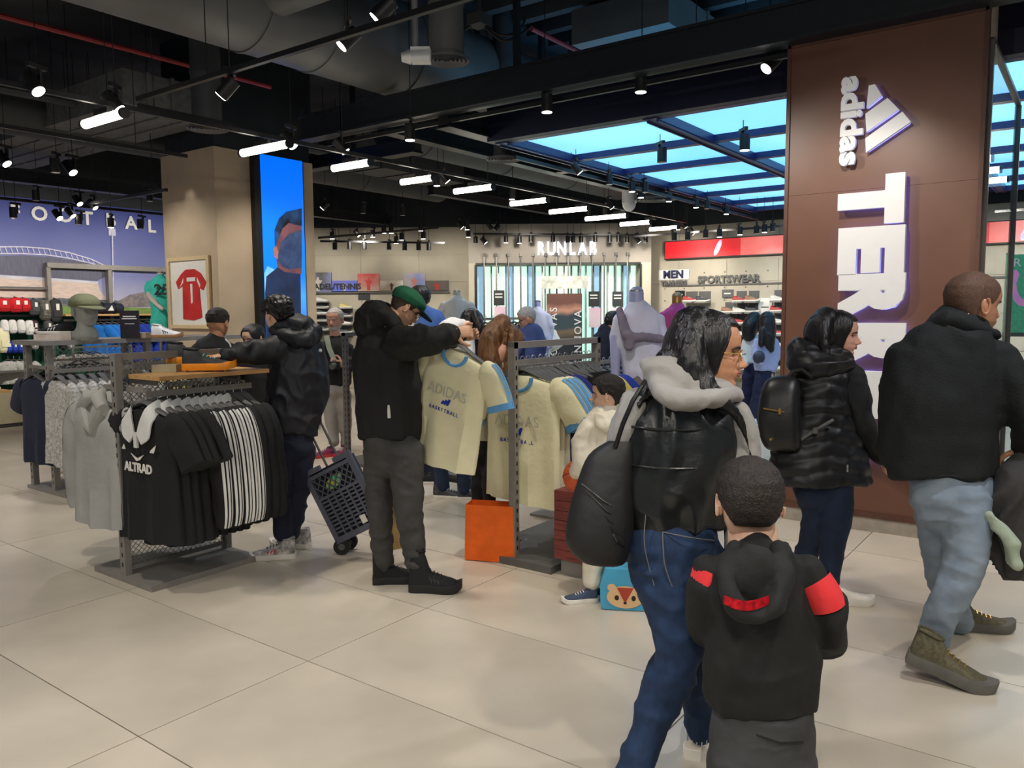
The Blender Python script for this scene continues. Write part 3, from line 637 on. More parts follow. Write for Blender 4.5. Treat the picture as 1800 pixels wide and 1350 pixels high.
# ------------------------------------------------------------------ spotlights
def spot_proto(tilt, lit):
    t = thing('spotlight', 'x', 'spotlight'); a = math.radians(tilt)
    b = B(); b.box((0, 0, .13), (.035, .16, .03)); b.build('track_adapter', M_black, t)
    b = B(); b.bar((0, .02, .12), (0, .02, -.01), .02, .03); b.build('arm', M_black, t)
    d = V((math.sin(a), 0, -math.cos(a))); c = V((.0, -.045, 0))
    b = B(); b.cyl(c-d*.075, c+d*.075, .05, n=16); b.build('housing', M_black, t, True)
    b = B(); b.cyl(c+d*.076, c+d*.079, .044, n=16); b.build('lens', M_lens if lit else M_lensoff, t)
    return t
SP = {(tl, l): spot_proto(tl, l) for tl in (-45, 0, 40) for l in (0, 1)}
spots = {
 'over the left football area': [(66, 150, 40, 1), (203, 182, 40, 1), (10, 280, 40, 1), (128, 296, 40, 1), (405, 158, -45, 1), (100, 292, 0, 0)],
 'on the track before the stadium print': [(28, 374, 0, 0), (66, 344, 0, 0), (105, 378, 40, 1), (126, 374, 40, 1), (142, 386, 0, 0), (140, 353, 40, 1), (165, 360, 40, 1), (196, 392, 0, 1), (250, 394, 0, 0), (266, 346, 0, 0)],
 'hanging high near the long beam': [(612, 72, -45, 1), (676, 22, -45, 1), (722, 234, 0, 1), (958, 184, 0, 1), (1128, 148, 0, 1), (1352, 112, -45, 1), (600, 258, 40, 1)],
 'on the rail over the wall photos': [(590, 433, 0, 0), (616, 432, 0, 0), (642, 432, 0, 0), (685, 433, 0, 0), (711, 434, 0, 0), (737, 434, 0, 0), (754, 434, 0, 0)],
 'in the dark above the photo strip': [(585, 414, 0, 1), (628, 410, 40, 1), (657, 411, 0, 1), (676, 404, 0, 1), (688, 404, 0, 1), (697, 422, 0, 1), (707, 416, 0, 1), (740, 400, 0, 1), (745, 414, 0, 1), (808, 396, 40, 1), (821, 398, 0, 1), (824, 411, 0, 1), (572, 362, -45, 1), (640, 368, 0, 0), (708, 372, 0, 0)],
 'across the front of the display bay': [(836, 422, 0, 0), (850, 423, 40, 1), (890, 421, 0, 1), (912, 422, 0, 1), (934, 420, 0, 0), (972, 420, 0, 0), (997, 421, 0, 0), (1008, 421, 0, 0), (1021, 421, 0, 0), (1047, 420, 0, 0), (1071, 420, 0, 0), (1086, 420, 0, 0), (1102, 421, 0, 0), (1119, 421, 40, 1), (1135, 421, 0, 0), (860, 398, 40, 0), (873, 400, -45, 0)],
 'along the near edge of the blue ceiling': [(1012, 297, 40, 1), (1070, 316, 0, 0), (1110, 329, 0, 1), (1126, 340, 0, 1), (1132, 330, 0, 0), (1175, 347, 0, 1), (1222, 358, 0, 1), (1243, 360, 0, 0), (1275, 370, 0, 1), (1160, 274, 0, 0), (1306, 252, 0, 1)],
 'before the long red screen': [(1183, 416, 0, 0), (1207, 415, 0, 0), (1240, 411, 0, 0), (1264, 410, 0, 1), (1299, 406, 0, 1), (1330, 404, 0, 0), (1343, 402, 0, 1), (1358, 400, 0, 0)],
 'among the far tube lamps': [(770, 318, 0, 1), (780, 313, 40, 1), (901, 343, 0, 1), (1034, 378, 0, 1), (1070, 360, 40, 1), (1192, 398, 0, 1), (1201, 396, 40, 1), (1215, 407, 40, 1), (512, 248, 40, 1), (1062, 374, 0, 1)]}
WIRE = B().cyl((0, 0, 0), (0, 0, 1), .004, n=5).mesh('drop_wire')
for reg, L in spots.items():
    for i, (u, v, tl, l) in enumerate(sorted(L)):
        zt = 3.2
        p = fl(u, v, zt); D = dep(p) if 0 < dep(p) else 99
        Dm = 13.0 if 'red screen' in reg or 'edge of the blue' in reg else (14.6 if 'photo' in reg else 15.2)
        if D > Dm: p = at(u, v, Dm)
        if 'bay' in reg: p = at(u, v, 15.3)
        if 'stadium' in reg and p.y > 10.9: p = onY(u, v, 10.9)
        if 'high' in reg: p = at(u, v, {612: 5.6, 676: 5.0, 722: 7.6, 958: 7.0, 1128: 6.6, 1352: 6.0, 600: 8.2}[u])
        k = random.uniform(-.35, .35)
        sc1 = 1.0 if D < 9 else .85
        so = place(SP[(tl, l)], frame(p, RT) @ Matrix.Rotation(k, 4, 'Z') @ Matrix.Scale(sc1, 4), '%s %sspotlight from the frame edge, %s' % (ORD[i], 'lit ' if l else 'unlit black ', reg), 'spotlights '+reg)
        e = ob('drop_wire', WIRE, M_black); e.parent = so; e.scale = (1/sc1, 1/sc1, (4.95-p.z-.13*sc1)/sc1); e.location = (0, 0, .14)
# ------------------------------------------------------------------ the light of the lamps
def lamp(x, y, z, tx, ty, tz, P, size=95, blend=.7, rad=.07, col=(1, .93, .82)):
    L = bpy.data.lights.new('lamp', 'SPOT'); L.energy = P; L.spot_size = math.radians(size); L.spot_blend = blend; L.shadow_soft_size = rad; L.color = col
    o = bpy.data.objects.new('spot_beam', L); COL.objects.link(o); o.location = (x, y, z)
    o.rotation_euler = (V((tx, ty, tz))-V((x, y, z))).to_track_quat('-Z', 'Y').to_euler()
LP = .62
for i in range(6):
    for j in range(6):
        x = -.6+2.1*i; y = -2.4+2.3*j
        if x+y < -2.6 or (x > 8 and y < 1): continue
        if abs(x-7) < 1.3 and abs(y-1.3) < .9: continue
        dx, dy = random.uniform(-.8, .8), random.uniform(-.8, .8)
        lamp(x, y, 3.15, x+dx+.5, y+dy+.3, 0, 150*LP, col=(1, .92, .8) if (i+j) % 3 else (.95, .94, 1))
for y in (7.0, 5.6, 4.2, 2.8, 1.2, 0): lamp(13.0, y, 3.05, 15, y-.2, 1.3, 190*LP, 90)
for k in range(6):
    p = MB_ @ V((-4.2+1.5*k, -2.2, 3.0)); q = MB_ @ V((-4.2+1.5*k, 0, 1.5)); lamp(p.x, p.y, p.z, q.x, q.y, q.z, 170*LP, 90)
for x in (3.5, 5.0, 6.5, 8.0): lamp(x, 11.0, 3.0, x, 13.6, 1.7, 240*LP, 100)
for x, y, tx, ty in ((4.0, 9.6, 5.6, 9.1), (6.0, 6.9, 6.3, 8.5), (4.6, 1.4, 6.0, 1.4), (4.4, 2.6, 6.0, 1.2)): lamp(x, y, 3.2, tx, ty, 1.6, 125*LP, 80)
# unseen spot lamps added behind the photographer to light the backs facing the camera
for x, y in ((-.8, -.8), (-1.5, 1.5), (1.2, -1.8)): lamp(x, y, 3.1, 2.6, 2.6, .5, 130*LP, 110)
# ================================================================== garments and racks
M_hang = pm('grey plastic hanger', (92, 92, 92), rough=.5)
def cloth(name, rgb, **k): return pm('cloth '+name, rgb, rough=k.pop('rough', .85), var=k.pop('var', .12), sc_=k.pop('sc_', 8), bump=k.pop('bump', .25), bsc=k.pop('bsc', 40), **k)
C_black = cloth('black', (24, 25, 28)); C_white = cloth('white', (228, 228, 226), var=.04); C_grey = cloth('grey marl', (176, 175, 172), var=.05)
C_navy = cloth('navy', (30, 36, 56)); C_cream = cloth('cream', (232, 226, 188), var=.04); C_sky = cloth('sky blue', (96, 160, 214)); C_royal = cloth('royal blue', (28, 60, 170)); C_bright = cloth('bright blue', (24, 120, 214))
C_yellow = cloth('pale yellow', (222, 206, 120)); C_salmon = cloth('salmon', (196, 96, 92)); C_orange = cloth('orange', (240, 128, 60)); C_slate = cloth('slate', (70, 72, 76)); C_olive = cloth('olive', (120, 122, 90)); C_red = cloth('red', (196, 24, 34)); C_green = cloth('dark green', (22, 84, 62)); C_teal = cloth('teal', (70, 214, 196)); C_marl = cloth('pale marl', (206, 204, 198), rgb2=(150, 150, 148), sc_=60)
def hanger(t, W=.4, z=0):
    b = B(); pts = [(-W/2, 0, -.115), (-W/4, 0, -.085), (-.03, 0, -.055), (0, 0, -.05), (.03, 0, -.055), (W/4, 0, -.085), (W/2, 0, -.115)]
    b.tube([(p[0], p[1], p[2]+z) for p in pts], [(.008, .012), (.009, .02), (.009, .026), (.009, .028), (.009, .026), (.009, .02), (.008, .012)], 8, up=(0, 1, 0))
    h = b.build('hanger', M_hang, t, True)
    b = B(); hk = [(0, 0, -.05), (0, 0, -.02)]+[(.018*math.sin(a), 0, .0+.018*math.cos(a)-.002) for a in [PI*1.0-.6-k*.55 for k in range(8)]]
    hk = [(0, 0, -.05), (0, 0, -.03), (.012, 0, -.016), (.02, 0, .0), (.014, 0, .014), (0, 0, .02), (-.014, 0, .014), (-.018, 0, .004)]
    b.tube([(0, p[0], p[2]+z) for p in hk], .0025, 6); b.build('hook', M_wire, h, True)
def shirt_proto(label, cat_, m, L=.7, W=.44, sleeve='short', trim=None, collar=None, stripes=None, hem_m=None, th=.045, tank=False, hood=False, front=None, seed=0, name='hanging_shirt', stripe_side=(-1, 1)):
    """garment on a hanger: hook at the origin, width along X, front towards -Y"""
    t = thing(name, label, cat_); rnd = random.Random(seed)
    hanger(t, W*.9); b = B(); n = 28; hw = W/2
    prof = [(-.085, .075, .03), (-.1, .11, .034), (-.12, hw*.78, .038), (-.145, hw*.98, .042), (-.19, hw*1.03, th), (-.3, hw*1.0, th), (-.45, hw*1.01, th*1.05), (-.58, hw*1.03, th*1.15), (-L, hw*1.05, th*1.25)]
    if tank: prof = [(-.085, .07, .02), (-.1, .09, .022), (-.16, hw*.55, .03), (-.24, hw*.6, .036), (-.3, hw*.85, th), (-.45, hw*.9, th), (-.6, hw*.93, th), (-L, hw*.95, th*1.1)]
    rings = []; ph = rnd.uniform(0, 6)
    for z, w_, d in cat(prof, 4):
        k = min(1, max(0, (-z-.2)/.4)); ring = []
        for i in range(n):
            a = i*2*PI/n; x = w_*math.copysign(abs(math.cos(a))**.75, math.cos(a)); y = d*math.sin(a)
            y += k*.018*math.sin(x*34+ph)+.006*k*math.sin(x*71+ph*2)+.004*noise.noise(V((x*9, z*9, ph)))
            ring.append((x, y, z+.012*k*math.sin(x*9+ph)*(1 if z < -L*.9 else 0)))
        rings.append(ring)
    b.loft(rings)
    sl = []
    if sleeve:
        for s in (-1, 1):
            if sleeve == 'short': P = [(s*hw*.78, 0, -.15, .06, .035), (s*hw*1.0, 0, -.17, .085, .042), (s*(hw+.07), .005, -.25, .088, .04), (s*(hw+.12), .01, -.34, .09, .036)]
            else: P = [(s*hw*.8, 0, -.15, .055, .035), (s*hw*1.0, 0, -.17, .078, .042), (s*(hw+.05), 0, -.28, .075, .045), (s*(hw+.075), .004, -.45, .066, .044), (s*(hw+.08), .008, -.6, .058, .04), (s*(hw+.07), .01, -.68, .042, .034)]
            Q = cat(P, 5); sl.append((s, Q))
            b.tube([q[:3] for q in Q], [(q[3], q[4]) for q in Q], 14, up=(0, 1, 0)) if False else b.loft(_sl_rings(Q, 14, rnd.uniform(0, 9)))
    g = b.build('cloth', m, t, True)
    if stripes:
        for s, Q in sl:
            if s not in stripe_side: continue
            for off in (-.5, 0, .5):
                rb = []
                for q in Q[4:-1]:
                    nx = V((s*.8, 0, .5)).normalized(); c = V(q[:3]); r1, r2 = q[3], q[4]
                    ang = off*.85
                    rb.append((c+_ring_pt(Q, q, ang-.13, s, 1.05), c+_ring_pt(Q, q, ang+.13, s, 1.05)))
                vs = [p for e in rb for p in e]; fs = [(2*i, 2*i+1, 2*i+3, 2*i+2) for i in range(len(rb)-1)]
                bb = B(); bb.add(vs, fs); bb.build('sleeve_stripe', stripes, g)
    if trim:
        for s, Q in sl:
            q0, q1 = V(Q[-3][:3]), V(Q[-1][:3]); bb = B(); bb.loft(_sl_rings([tuple(q0)+(Q[-3][3]*1.03, Q[-3][4]*1.06), tuple(q1+(q1-q0)*.08)+(Q[-1][3]*1.03, Q[-1][4]*1.06)], 14, 0)); bb.build('cuff', trim, g, True)
        if not tank:
            bb = B(); pts = [(.09*math.cos(a), -.03+.02*math.sin(a)*0-.012*0, -.105-.075*max(0, math.sin(a))) for a in [i*PI/10 for i in range(11)]]
            bb.tube([(p[0], -.042, p[2]+.012) for p in pts], .011, 8); bb.build('neck_band', trim, g, True)
    if collar:
        for s in (-1, 1):
            I = cat([(.06, .03, -.035), (.075, -.01, -.045), (.06, -.045, -.075), (.03, -.06, -.14), (.008, -.064, -.2)], 3); O = cat([(.08, .04, -.075), (.115, -.01, -.1), (.125, -.056, -.14), (.112, -.066, -.21), (.05, -.07, -.245)], 3)
            vs = [V((s*p[0], p[1], p[2])) for p in I]+[V((s*p[0], p[1], p[2])) for p in O]; k = len(I); vs += [p+V((0, .006, -.004)) for p in vs]
            bb = B(); bb.add(vs, [(i, i+1, k+i+1, k+i) for i in range(k-1)]+[(2*k+i, 3*k+i, 3*k+i+1, 2*k+i+1) for i in range(k-1)]+[(k+i, k+i+1, 3*k+i+1, 3*k+i) for i in range(k-1)]); bb.build('collar', collar, g, True)
        bb = B(); bb.box((0, -.062, -.23), (.026, .012, .075)); bb.build('placket', collar, g)
    if hood:
        bb = B(); pts = [(-.1, -.02, -.13), (-.09, -.045, -.09), (-.05, -.04, -.05), (0, .02, -.035), (.05, -.04, -.05), (.09, -.045, -.09), (.1, -.02, -.13)]
        bb.tube(pts, [.022, .034, .038, .04, .038, .034, .022], 10); bb.tube([(-.09, -.045, -.1), (-.03, -.06, -.19), (.0, -.055, -.23)], [.03, .026, .015], 8); bb.tube([(.09, -.045, -.1), (.03, -.06, -.19), (.0, -.055, -.23)], [.03, .026, .015], 8)
        bb.build('hood', m, t, True)
        if stripes is None: pass
    if front: front(t, g)
    return t
def _ring_pt(Q, q, ang, s, k):
    # ring lies across the sleeve: one axis along the outward normal in XZ, the other along Y
    i = next(j for j, e in enumerate(Q) if e is q or tuple(e) == tuple(q)); a = V(Q[max(i-1, 0)][:3]); c = V(Q[min(i+1, len(Q)-1)][:3]); t = (c-a).normalized()
    o = V((t.z, 0, -t.x)); o = o if o.x*s > 0 else -o
    return o*(math.cos(ang)*q[3]*k)+V((0, 1, 0))*(math.sin(ang)*q[4]*k)
def _sl_rings(Q, n, ph):
    R = []
    for i, q in enumerate(Q):
        a = V(Q[max(i-1, 0)][:3]); c = V(Q[min(i+1, len(Q)-1)][:3]); t = (c-a).normalized(); o = V((t.z, 0, -t.x)).normalized()
        R.append([V(q[:3])+o*(math.cos(k*2*PI/n)*q[3])+V((0, 1, 0))*(math.sin(k*2*PI/n)*q[4]*(1+.12*math.sin(i*.9+k+ph))) for k in range(n)])
    return R
def pants_proto(label, m, L=.98, name='hanging_trousers', cat_='trousers', W=.3, stripe=None):
    t = thing(name, label, cat_); hanger(t, W*.9); b = B(); n = 20
    R = [[(W/2*math.cos(k*2*PI/n), .03*math.sin(k*2*PI/n), z) for k in range(n)] for z in (-.1, -.14, -.25, -.34)]
    b.loft(R)
    for s in (-1, 1):
        P = cat([(s*W*.24, 0, -.26, W*.27, .035), (s*W*.25, 0, -.5, W*.24, .04), (s*W*.24, .01, -.8, W*.2, .034), (s*W*.22, .01, -L, W*.16, .03)], 4)
        b.loft(_sl_rings(P, 14, s))
    b.build('cloth', m, t, True); return t
def row(proto, M, xs, ynz, label_fn, group, tilt=.05, s=1.16):
    """hang copies along a rail: M puts the rail's origin with local X along it; garments face -X of the rail"""
    for i, x in enumerate(xs):
        k = random.uniform(-tilt, tilt)
        place(proto, M @ Matrix.Translation((x, 0, 0)) @ Matrix.Rotation(-PI/2+k, 4, "Z") @ Matrix.Scale(s, 4), label_fn(i), group)
def ordinal(txt): return lambda i: '%s %s' % (ORD[i], txt)
# ------------------------------------------------------------------ slotted steel racks
def slots(t, x, y, z0, z1, face, step=.06):
    """dark slot holes as one strip of small recesses on a post"""
    b = B(); z = z0
    while z < z1:
        b.box((x+face[0]*.0005, y+face[1]*.0005, z), (.002 if face[0] else .012, .002 if face[1] else .012, .026)); z += step
    o = b.build('slot_holes', M_black, t); o['kind'] = 'stuff'
def mesh_panel(t, x0, x1, y, z0, z1, pitch=.034):
    """woven diamond wire infill between the posts"""
    b = B(); r = .0022; H = z1-z0; Wd = x1-x0; k = 1.0
    n = int((Wd+H/k)/pitch)
    for i in range(n+1):
        for s in (1, -1):
            c = x0-H/k+i*pitch if s == 1 else x0+i*pitch
            # line x = c + s*(z-z0)/k clipped to the panel
            pts = []
            for z in (z0, z1): pts.append((c+s*(z-z0)/k, z))
            (xa, za), (xb, zb) = pts
            def clip(xa, za, xb, zb):
                t0, t1 = 0, 1; dx = xb-xa
                for lo, sg in ((x0, 1), (x1, -1)):
                    pass
                ts = sorted([(x0-xa)/dx, (x1-xa)/dx]); t0 = max(0, ts[0]); t1 = min(1, ts[1])
                return None if t0 >= t1 else ((xa+dx*t0, za+(zb-za)*t0), (xa+dx*t1, za+(zb-za)*t1))
            q = clip(xa, za, xb, zb)
            if q: b.bar((q[0][0], y+s*.002, q[0][1]), (q[1][0], y+s*.002, q[1][1]), .003, .004, up=(0, 1, 0))
    o = b.build('wire_mesh', M_wire, t); o['kind'] = 'stuff'
RY, RX0, RX1 = 4.63, 2.36, 3.04
def rack_one():
    t = thing('clothes_rack', 'grey slotted steel rack with wire mesh holding black polos and grey hoodies', 'clothes rack', loc=(2.7, RY, 0))
    b = B(); b.bx((2.33, 4.3, 0), (3.06, 4.96, .035)); b.build('base_plate', M_steel, t)
    for x in (RX0, RX1):
        b = B(); b.bx((x-.02, RY-.03, .035), (x+.02, RY+.03, 1.36)); b.build('post', M_steel, t); slots(t, x-.02, RY, .1, 1.33, (-1, 0))
    b = B(); b.bx((RX0+.02, RY-.02, 1.32), (RX1-.02, RY+.02, 1.36)); b.build('top_rail', M_steel, t)
    b = B(); b.bx((RX0+.02, RY-.015, .06), (RX1-.02, RY+.015, .085)); b.build('bottom_rail', M_steel, t)
    mesh_panel(t, RX0+.02, RX1-.02, RY, .085, 1.32)
    for s, yb in ((-1, RY-.26), (1, RY+.24)):
        b = B(); b.bar((RX0+.03, yb, 1.13), (RX1+.05, yb, 1.13), .018, .034); b.build('hanging_rail', M_steel, t)
        for x in (RX0+.05, RX1): b = B(); b.bar((x, RY, 1.15), (x, yb, 1.15), .018, .03); b.build('rail_arm', M_steel, t)
    for x in (RX0+.08, RX1-.06): b = B(); b.bar((x, RY-.02, 1.195), (x, RY-.3, 1.195), .016, .03); b.build('shelf_bracket', M_steeld, t)
    b = B(); b.bx((RX0+.06, RY-.36, 1.21), (RX1+.12, RY-.02, 1.235)); b.build('shelf_board', M_wood, t)
rack_one()
def polo_print(t, g):
    M = facing((.0, -.058, -.37), (1, 0, 0), (0, 0, 1))
    text('chest_word', 'ALTRAD', .062, M, M_paper, g, ext=.002, off=.002)
    B().poly([(-.06, -.058, -.3), (-.02, -.06, -.315), (.0, -.06, -.32), (.05, -.058, -.3), (.02, -.06, -.328), (-.01, -.06, -.335)], (0, -1, 0), .003).build('bird_mark', M_paper, g)
    B().poly([(.105, -.056, -.275), (.15, -.054, -.245), (.142, -.056, -.268), (.132, -.056, -.285), (.1, -.056, -.285)], (0, -1, 0), .003).build('fern_mark', M_paper, g)
    B().poly([(-.14, -.056, -.285), (-.118, -.058, -.26), (-.108, -.058, -.285)], (0, -1, 0), .003).build('bar_mark', M_paper, g)
polo = shirt_proto('x', 'polo shirt', C_black, L=.74, W=.46, trim=None, collar=C_white, front=polo_print, th=.05, seed=1, name='hanging_polo')
bt_ = lambda t, g: [B().cyl((.17, -.06-.0*k, -.66), (.17, -.066, -.66), .009, n=10).build('white_button', M_paper, g) for k in range(1)]
polo2 = shirt_proto('x', 'polo shirt', C_black, L=.76, W=.46, collar=C_white, th=.05, seed=2, name='hanging_polo', front=bt_)
track3 = shirt_proto('x', 'track jacket', C_black, L=.74, W=.43, sleeve='long', stripes=C_white, collar=C_white, th=.04, seed=4, name='hanging_jacket')
def tagf(t, g): B().box((-.29, .0, -.36), (.008, .055, .06)).build('orange_tag', pm('orange tag', (236, 160, 30), rough=.6), t)
plainj = shirt_proto('x', 'jacket', C_black, L=.72, W=.43, sleeve='long', th=.04, seed=5, name='hanging_jacket', front=tagf)
hoodie = shirt_proto('x', 'hoodie', C_grey, L=.72, W=.5, sleeve='long', stripes=C_white, hood=True, th=.06, seed=6, name='hanging_hoodie')
M1 = frame((RX0, RY-.26, 1.145), (1, 0, 0)); M1b = frame((RX0, RY+.24, 1.145), (1, 0, 0))
row(polo, M1, [.03], 0, lambda i: 'foremost black polo with white collar and ALTRAD chest lettering on the mesh rack', 'black polos on the mesh rack')
row(polo2, M1, [.1, .16, .22], 0, lambda i: ['black white-collared polo right behind the foremost one on the mesh rack', 'third black polo from the front on the mesh rack', 'fourth black polo from the front, next to the striped jackets'][i], 'black polos on the mesh rack')
row(track3, M1, [.28, .33, .38, .43, .48], 0, lambda i: '%s black jacket with three white sleeve stripes, counting from the polos' % ORD[i], 'striped jackets on the mesh rack')
row(plainj, M1, [.54, .6, .66], 0, lambda i: '%s plain black jacket with orange tag at the far end of the mesh rack' % ORD[i], 'plain black jackets on the mesh rack')
row(hoodie, M1b, [.02, .1, .17, .24, .31, .38], 0, lambda i: ['foremost light grey hoodie with white shoulder stripes on the mesh rack']*1+['%s light grey hoodie counting from the front of the mesh rack' % ORD[i] for i in range(1)] if False else ('foremost light grey hoodie with white shoulder stripes on the mesh rack' if i == 0 else '%s light grey hoodie from the front of the mesh rack' % ORD[i]), 'grey hoodies on the mesh rack', .08)
# ------------------------------------------------------------------ rack behind, with shoes and a cap bust on top
R2Y, R2X0, R2X1 = 7.45, 3.2, 5.0
def rack_two():
    t = thing('clothes_rack', 'long grey steel rack with shoes and a capped head on its top shelf', 'clothes rack', loc=(3.6, R2Y, 0))
    b = B(); b.bx((R2X0-.05, R2Y-.3, 0), (R2X1, R2Y+.45, .03)); b.build('base_plate', M_steel, t)
    for x in (R2X0, 4.1, R2X1-.05):
        for y in (R2Y-.02, R2Y+.4):
            b = B(); b.bx((x-.025, y-.03, .03), (x+.025, y+.03, 1.32)); b.build('post', M_steel, t)
            if x < 3.5: slots(t, x-.025, y, .1, 1.3, (-1, 0))
    b = B(); b.bx((R2X0-.08, R2Y-.1, 1.32), (R2X1+.1, R2Y+.5, 1.36)); b.build('top_shelf', M_steel, t)
    for y in (R2Y-.2, R2Y+.2): b = B(); b.bar((R2X0-.05, y, 1.1), (R2X1, y, 1.1), .018, .034); b.build('hanging_rail', M_steel, t)
    for x in (R2X0, R2X1-.05): b = B(); b.bar((x, R2Y-.2, 1.12), (x, R2Y+.4, 1.12), .018, .03); b.build('rail_arm', M_steel, t)
    mesh_panel(t, R2X0+.03, 4.08, R2Y-.01, .1, 1.3, .05)
rack_two()
navyt = shirt_proto('x', 'shirt', C_navy, L=.74, W=.44, th=.05, seed=8); marl = shirt_proto('x', 'shirt', C_marl, L=.72, W=.4, sleeve='long', th=.05, seed=9)
yel = shirt_proto('x', 'shirt', C_navy, L=.7, W=.42, sleeve='long', stripes=C_yellow, trim=C_yellow, th=.04, seed=10); 
M2a = frame((R2X0-.05, R2Y+.2, 1.115), (1, 0, 0)); M2b = frame((R2X0-.05, R2Y-.2, 1.115), (1, 0, 0))
row(navyt, M2a, [.02, .12, .22, .32], 0, ordinal('dark navy shirt hung on the far side of the long rack'), 'navy shirts on the long rack')
row(marl, M2b, [.04, .13, .22, .31, .4], 0, ordinal('pale marl long-sleeved top hung on the near side of the long rack'), 'marl tops on the long rack')
# free rail with yellow-striped navy tops between the racks
def rail_stand():
    t = thing('clothes_rack', 'small rail with navy yellow-striped tops behind the grey hoodies', 'clothes rack', loc=(3.6, 6.2, 0))
    b = B(); b.bar((3.3, 6.2, 1.17), (4.3, 6.2, 1.17), .02, .05); b.build('hanging_rail', M_steel, t)
    for x in (3.34, 4.28): b = B(); b.bx((x-.02, 6.18, .03), (x+.02, 6.22, 1.16)); b.build('post', M_steel, t)
    b = B(); b.bx((3.3, 5.95, 0), (4.32, 6.45, .03)); b.build('base_plate', M_steel, t)
rail_stand()
row(yel, frame((3.3, 6.2, 1.195), (1, 0, 0)), [.08, .17, .26, .35, .44], 0, ordinal('navy top with pale yellow sleeve stripes behind the grey hoodies'), 'yellow striped tops')
zeb = shirt_proto('x', 'shirt', cloth('zigzag grey', (196, 196, 194), rgb2=(84, 84, 86), sc_=22, stretch=(1, 1, 6)), L=.7, W=.42, sleeve='long', th=.04, seed=11)
row(zeb, frame((3.3, 6.2, 1.195), (1, 0, 0)), [.56, .64, .72, .8], 0, ordinal('grey zigzag patterned top seen through the wire mesh'), 'zigzag tops')
# ------------------------------------------------------------------ centre rack with cream shirts
CX, CY = 3.97, 2.93
def rack_three():
    t = thing('clothes_rack', 'grey open frame rack with cream and blue shirts beside the red plank box', 'clothes rack', loc=(4.4, CY, 0))
    b = B(); b.bx((CX-.06, CY-.32, 0), (5.05, CY+.3, .045)); b.build('base_plate', M_steeld, t)
    for x in (CX, 4.98):
        b = B(); b.bx((x-.02, CY-.025, .045), (x+.02, CY+.025, 1.4)); b.build('post', M_steel, t); slots(t, x+.0, CY-.025, .1, 1.36, (0, -1))
    b = B(); b.bx((CX-.02, CY-.025, 1.36), (5.0, CY+.025, 1.4)); b.build('top_rail', M_steel, t)
    for dy, z in ((.0, 1.27), (.3, 1.2)):
        b = B(); b.bar((CX+.02, CY+dy, z), (5.0, CY+dy, z), .016, .034); b.build('hanging_rail', M_steel, t)
    for x in (CX+.03, 4.97): b = B(); b.bar((x, CY, 1.2), (x, CY+.3, 1.2), .016, .03); b.build('rail_arm', M_steel, t)
rack_three()
def bask(t, g):
    M = facing((0, -.058, -.33), (1, 0, 0), (0, 0, 1)); text('chest_word', 'ADIDAS', .085, M, pm('faint grey print', (186, 190, 176), rough=.8), g, ext=.0015, off=-.001, spacing=1.0)
    for k in range(3): B().poly([(-.03+.02*k, -.058, -.405), (-.014+.02*k, -.058, -.405), (.0+.02*k, -.058, -.385+.008*k), (-.016+.02*k, -.058, -.38+.008*k)], (0, -1, 0), .003).build('bar_mark', C_royal, g)
    text('small_word', 'BASKETBALL', .03, facing((0, -.059, -.44), (1, 0, 0), (0, 0, 1)), C_royal, g, ext=.0015, spacing=1.4)
creams = shirt_proto('x', 't-shirt', C_cream, L=.78, W=.5, trim=C_sky, stripes=C_sky, th=.05, seed=12, front=bask)
tank = shirt_proto('x', 'vest', C_marl, L=.74, W=.4, tank=True, sleeve=None, th=.04, seed=13); nav2 = shirt_proto('x', 't-shirt', cloth('deep blue', (30, 40, 110)), L=.7, W=.42, th=.04, seed=14, name='hanging_shirt')
blkp = pants_proto('x', C_black, .8)
M3 = frame((CX, CY+.0, 1.285), (1, 0, 0)); M3b = frame((CX, CY+.3, 1.215), (1, 0, 0))
row(creams, M3, [.1, .16, .22], 0, lambda i: ['foremost cream shirt with sky blue trim and sleeve stripes on the centre rack', 'second cream shirt just behind the foremost one on the centre rack', 'third cream shirt with sky blue trim on the centre rack'][i], 'cream shirts on the centre rack')
row(nav2, M3, [.3, .37], 0, ordinal('deep blue shirt after the cream ones on the centre rack'), 'deep blue shirts')
row(tank, M3, [.46, .53, .6], 0, ordinal('pale vest on the centre rack behind the boy in cream'), 'pale vests')
row(blkp, M3, [.7, .77, .84, .91], 0, ordinal('black trousers on the centre rack near its far post'), 'black trousers')
# the cream shirt the man holds up
_p = at(812, 592, 4.45); held = shirt_proto('cream shirt with blue trim held up by the man in the green cap', 't-shirt', C_cream, L=.78, W=.47, trim=C_sky, stripes=C_sky, th=.05, seed=15, front=bask)
held.matrix_world = frame(_p+V((0, 0, .0)), RT) @ Matrix.Rotation(-.62, 4, 'Z') @ Matrix.Rotation(math.radians(13), 4, 'Y') @ Matrix.Scale(.97, 4)
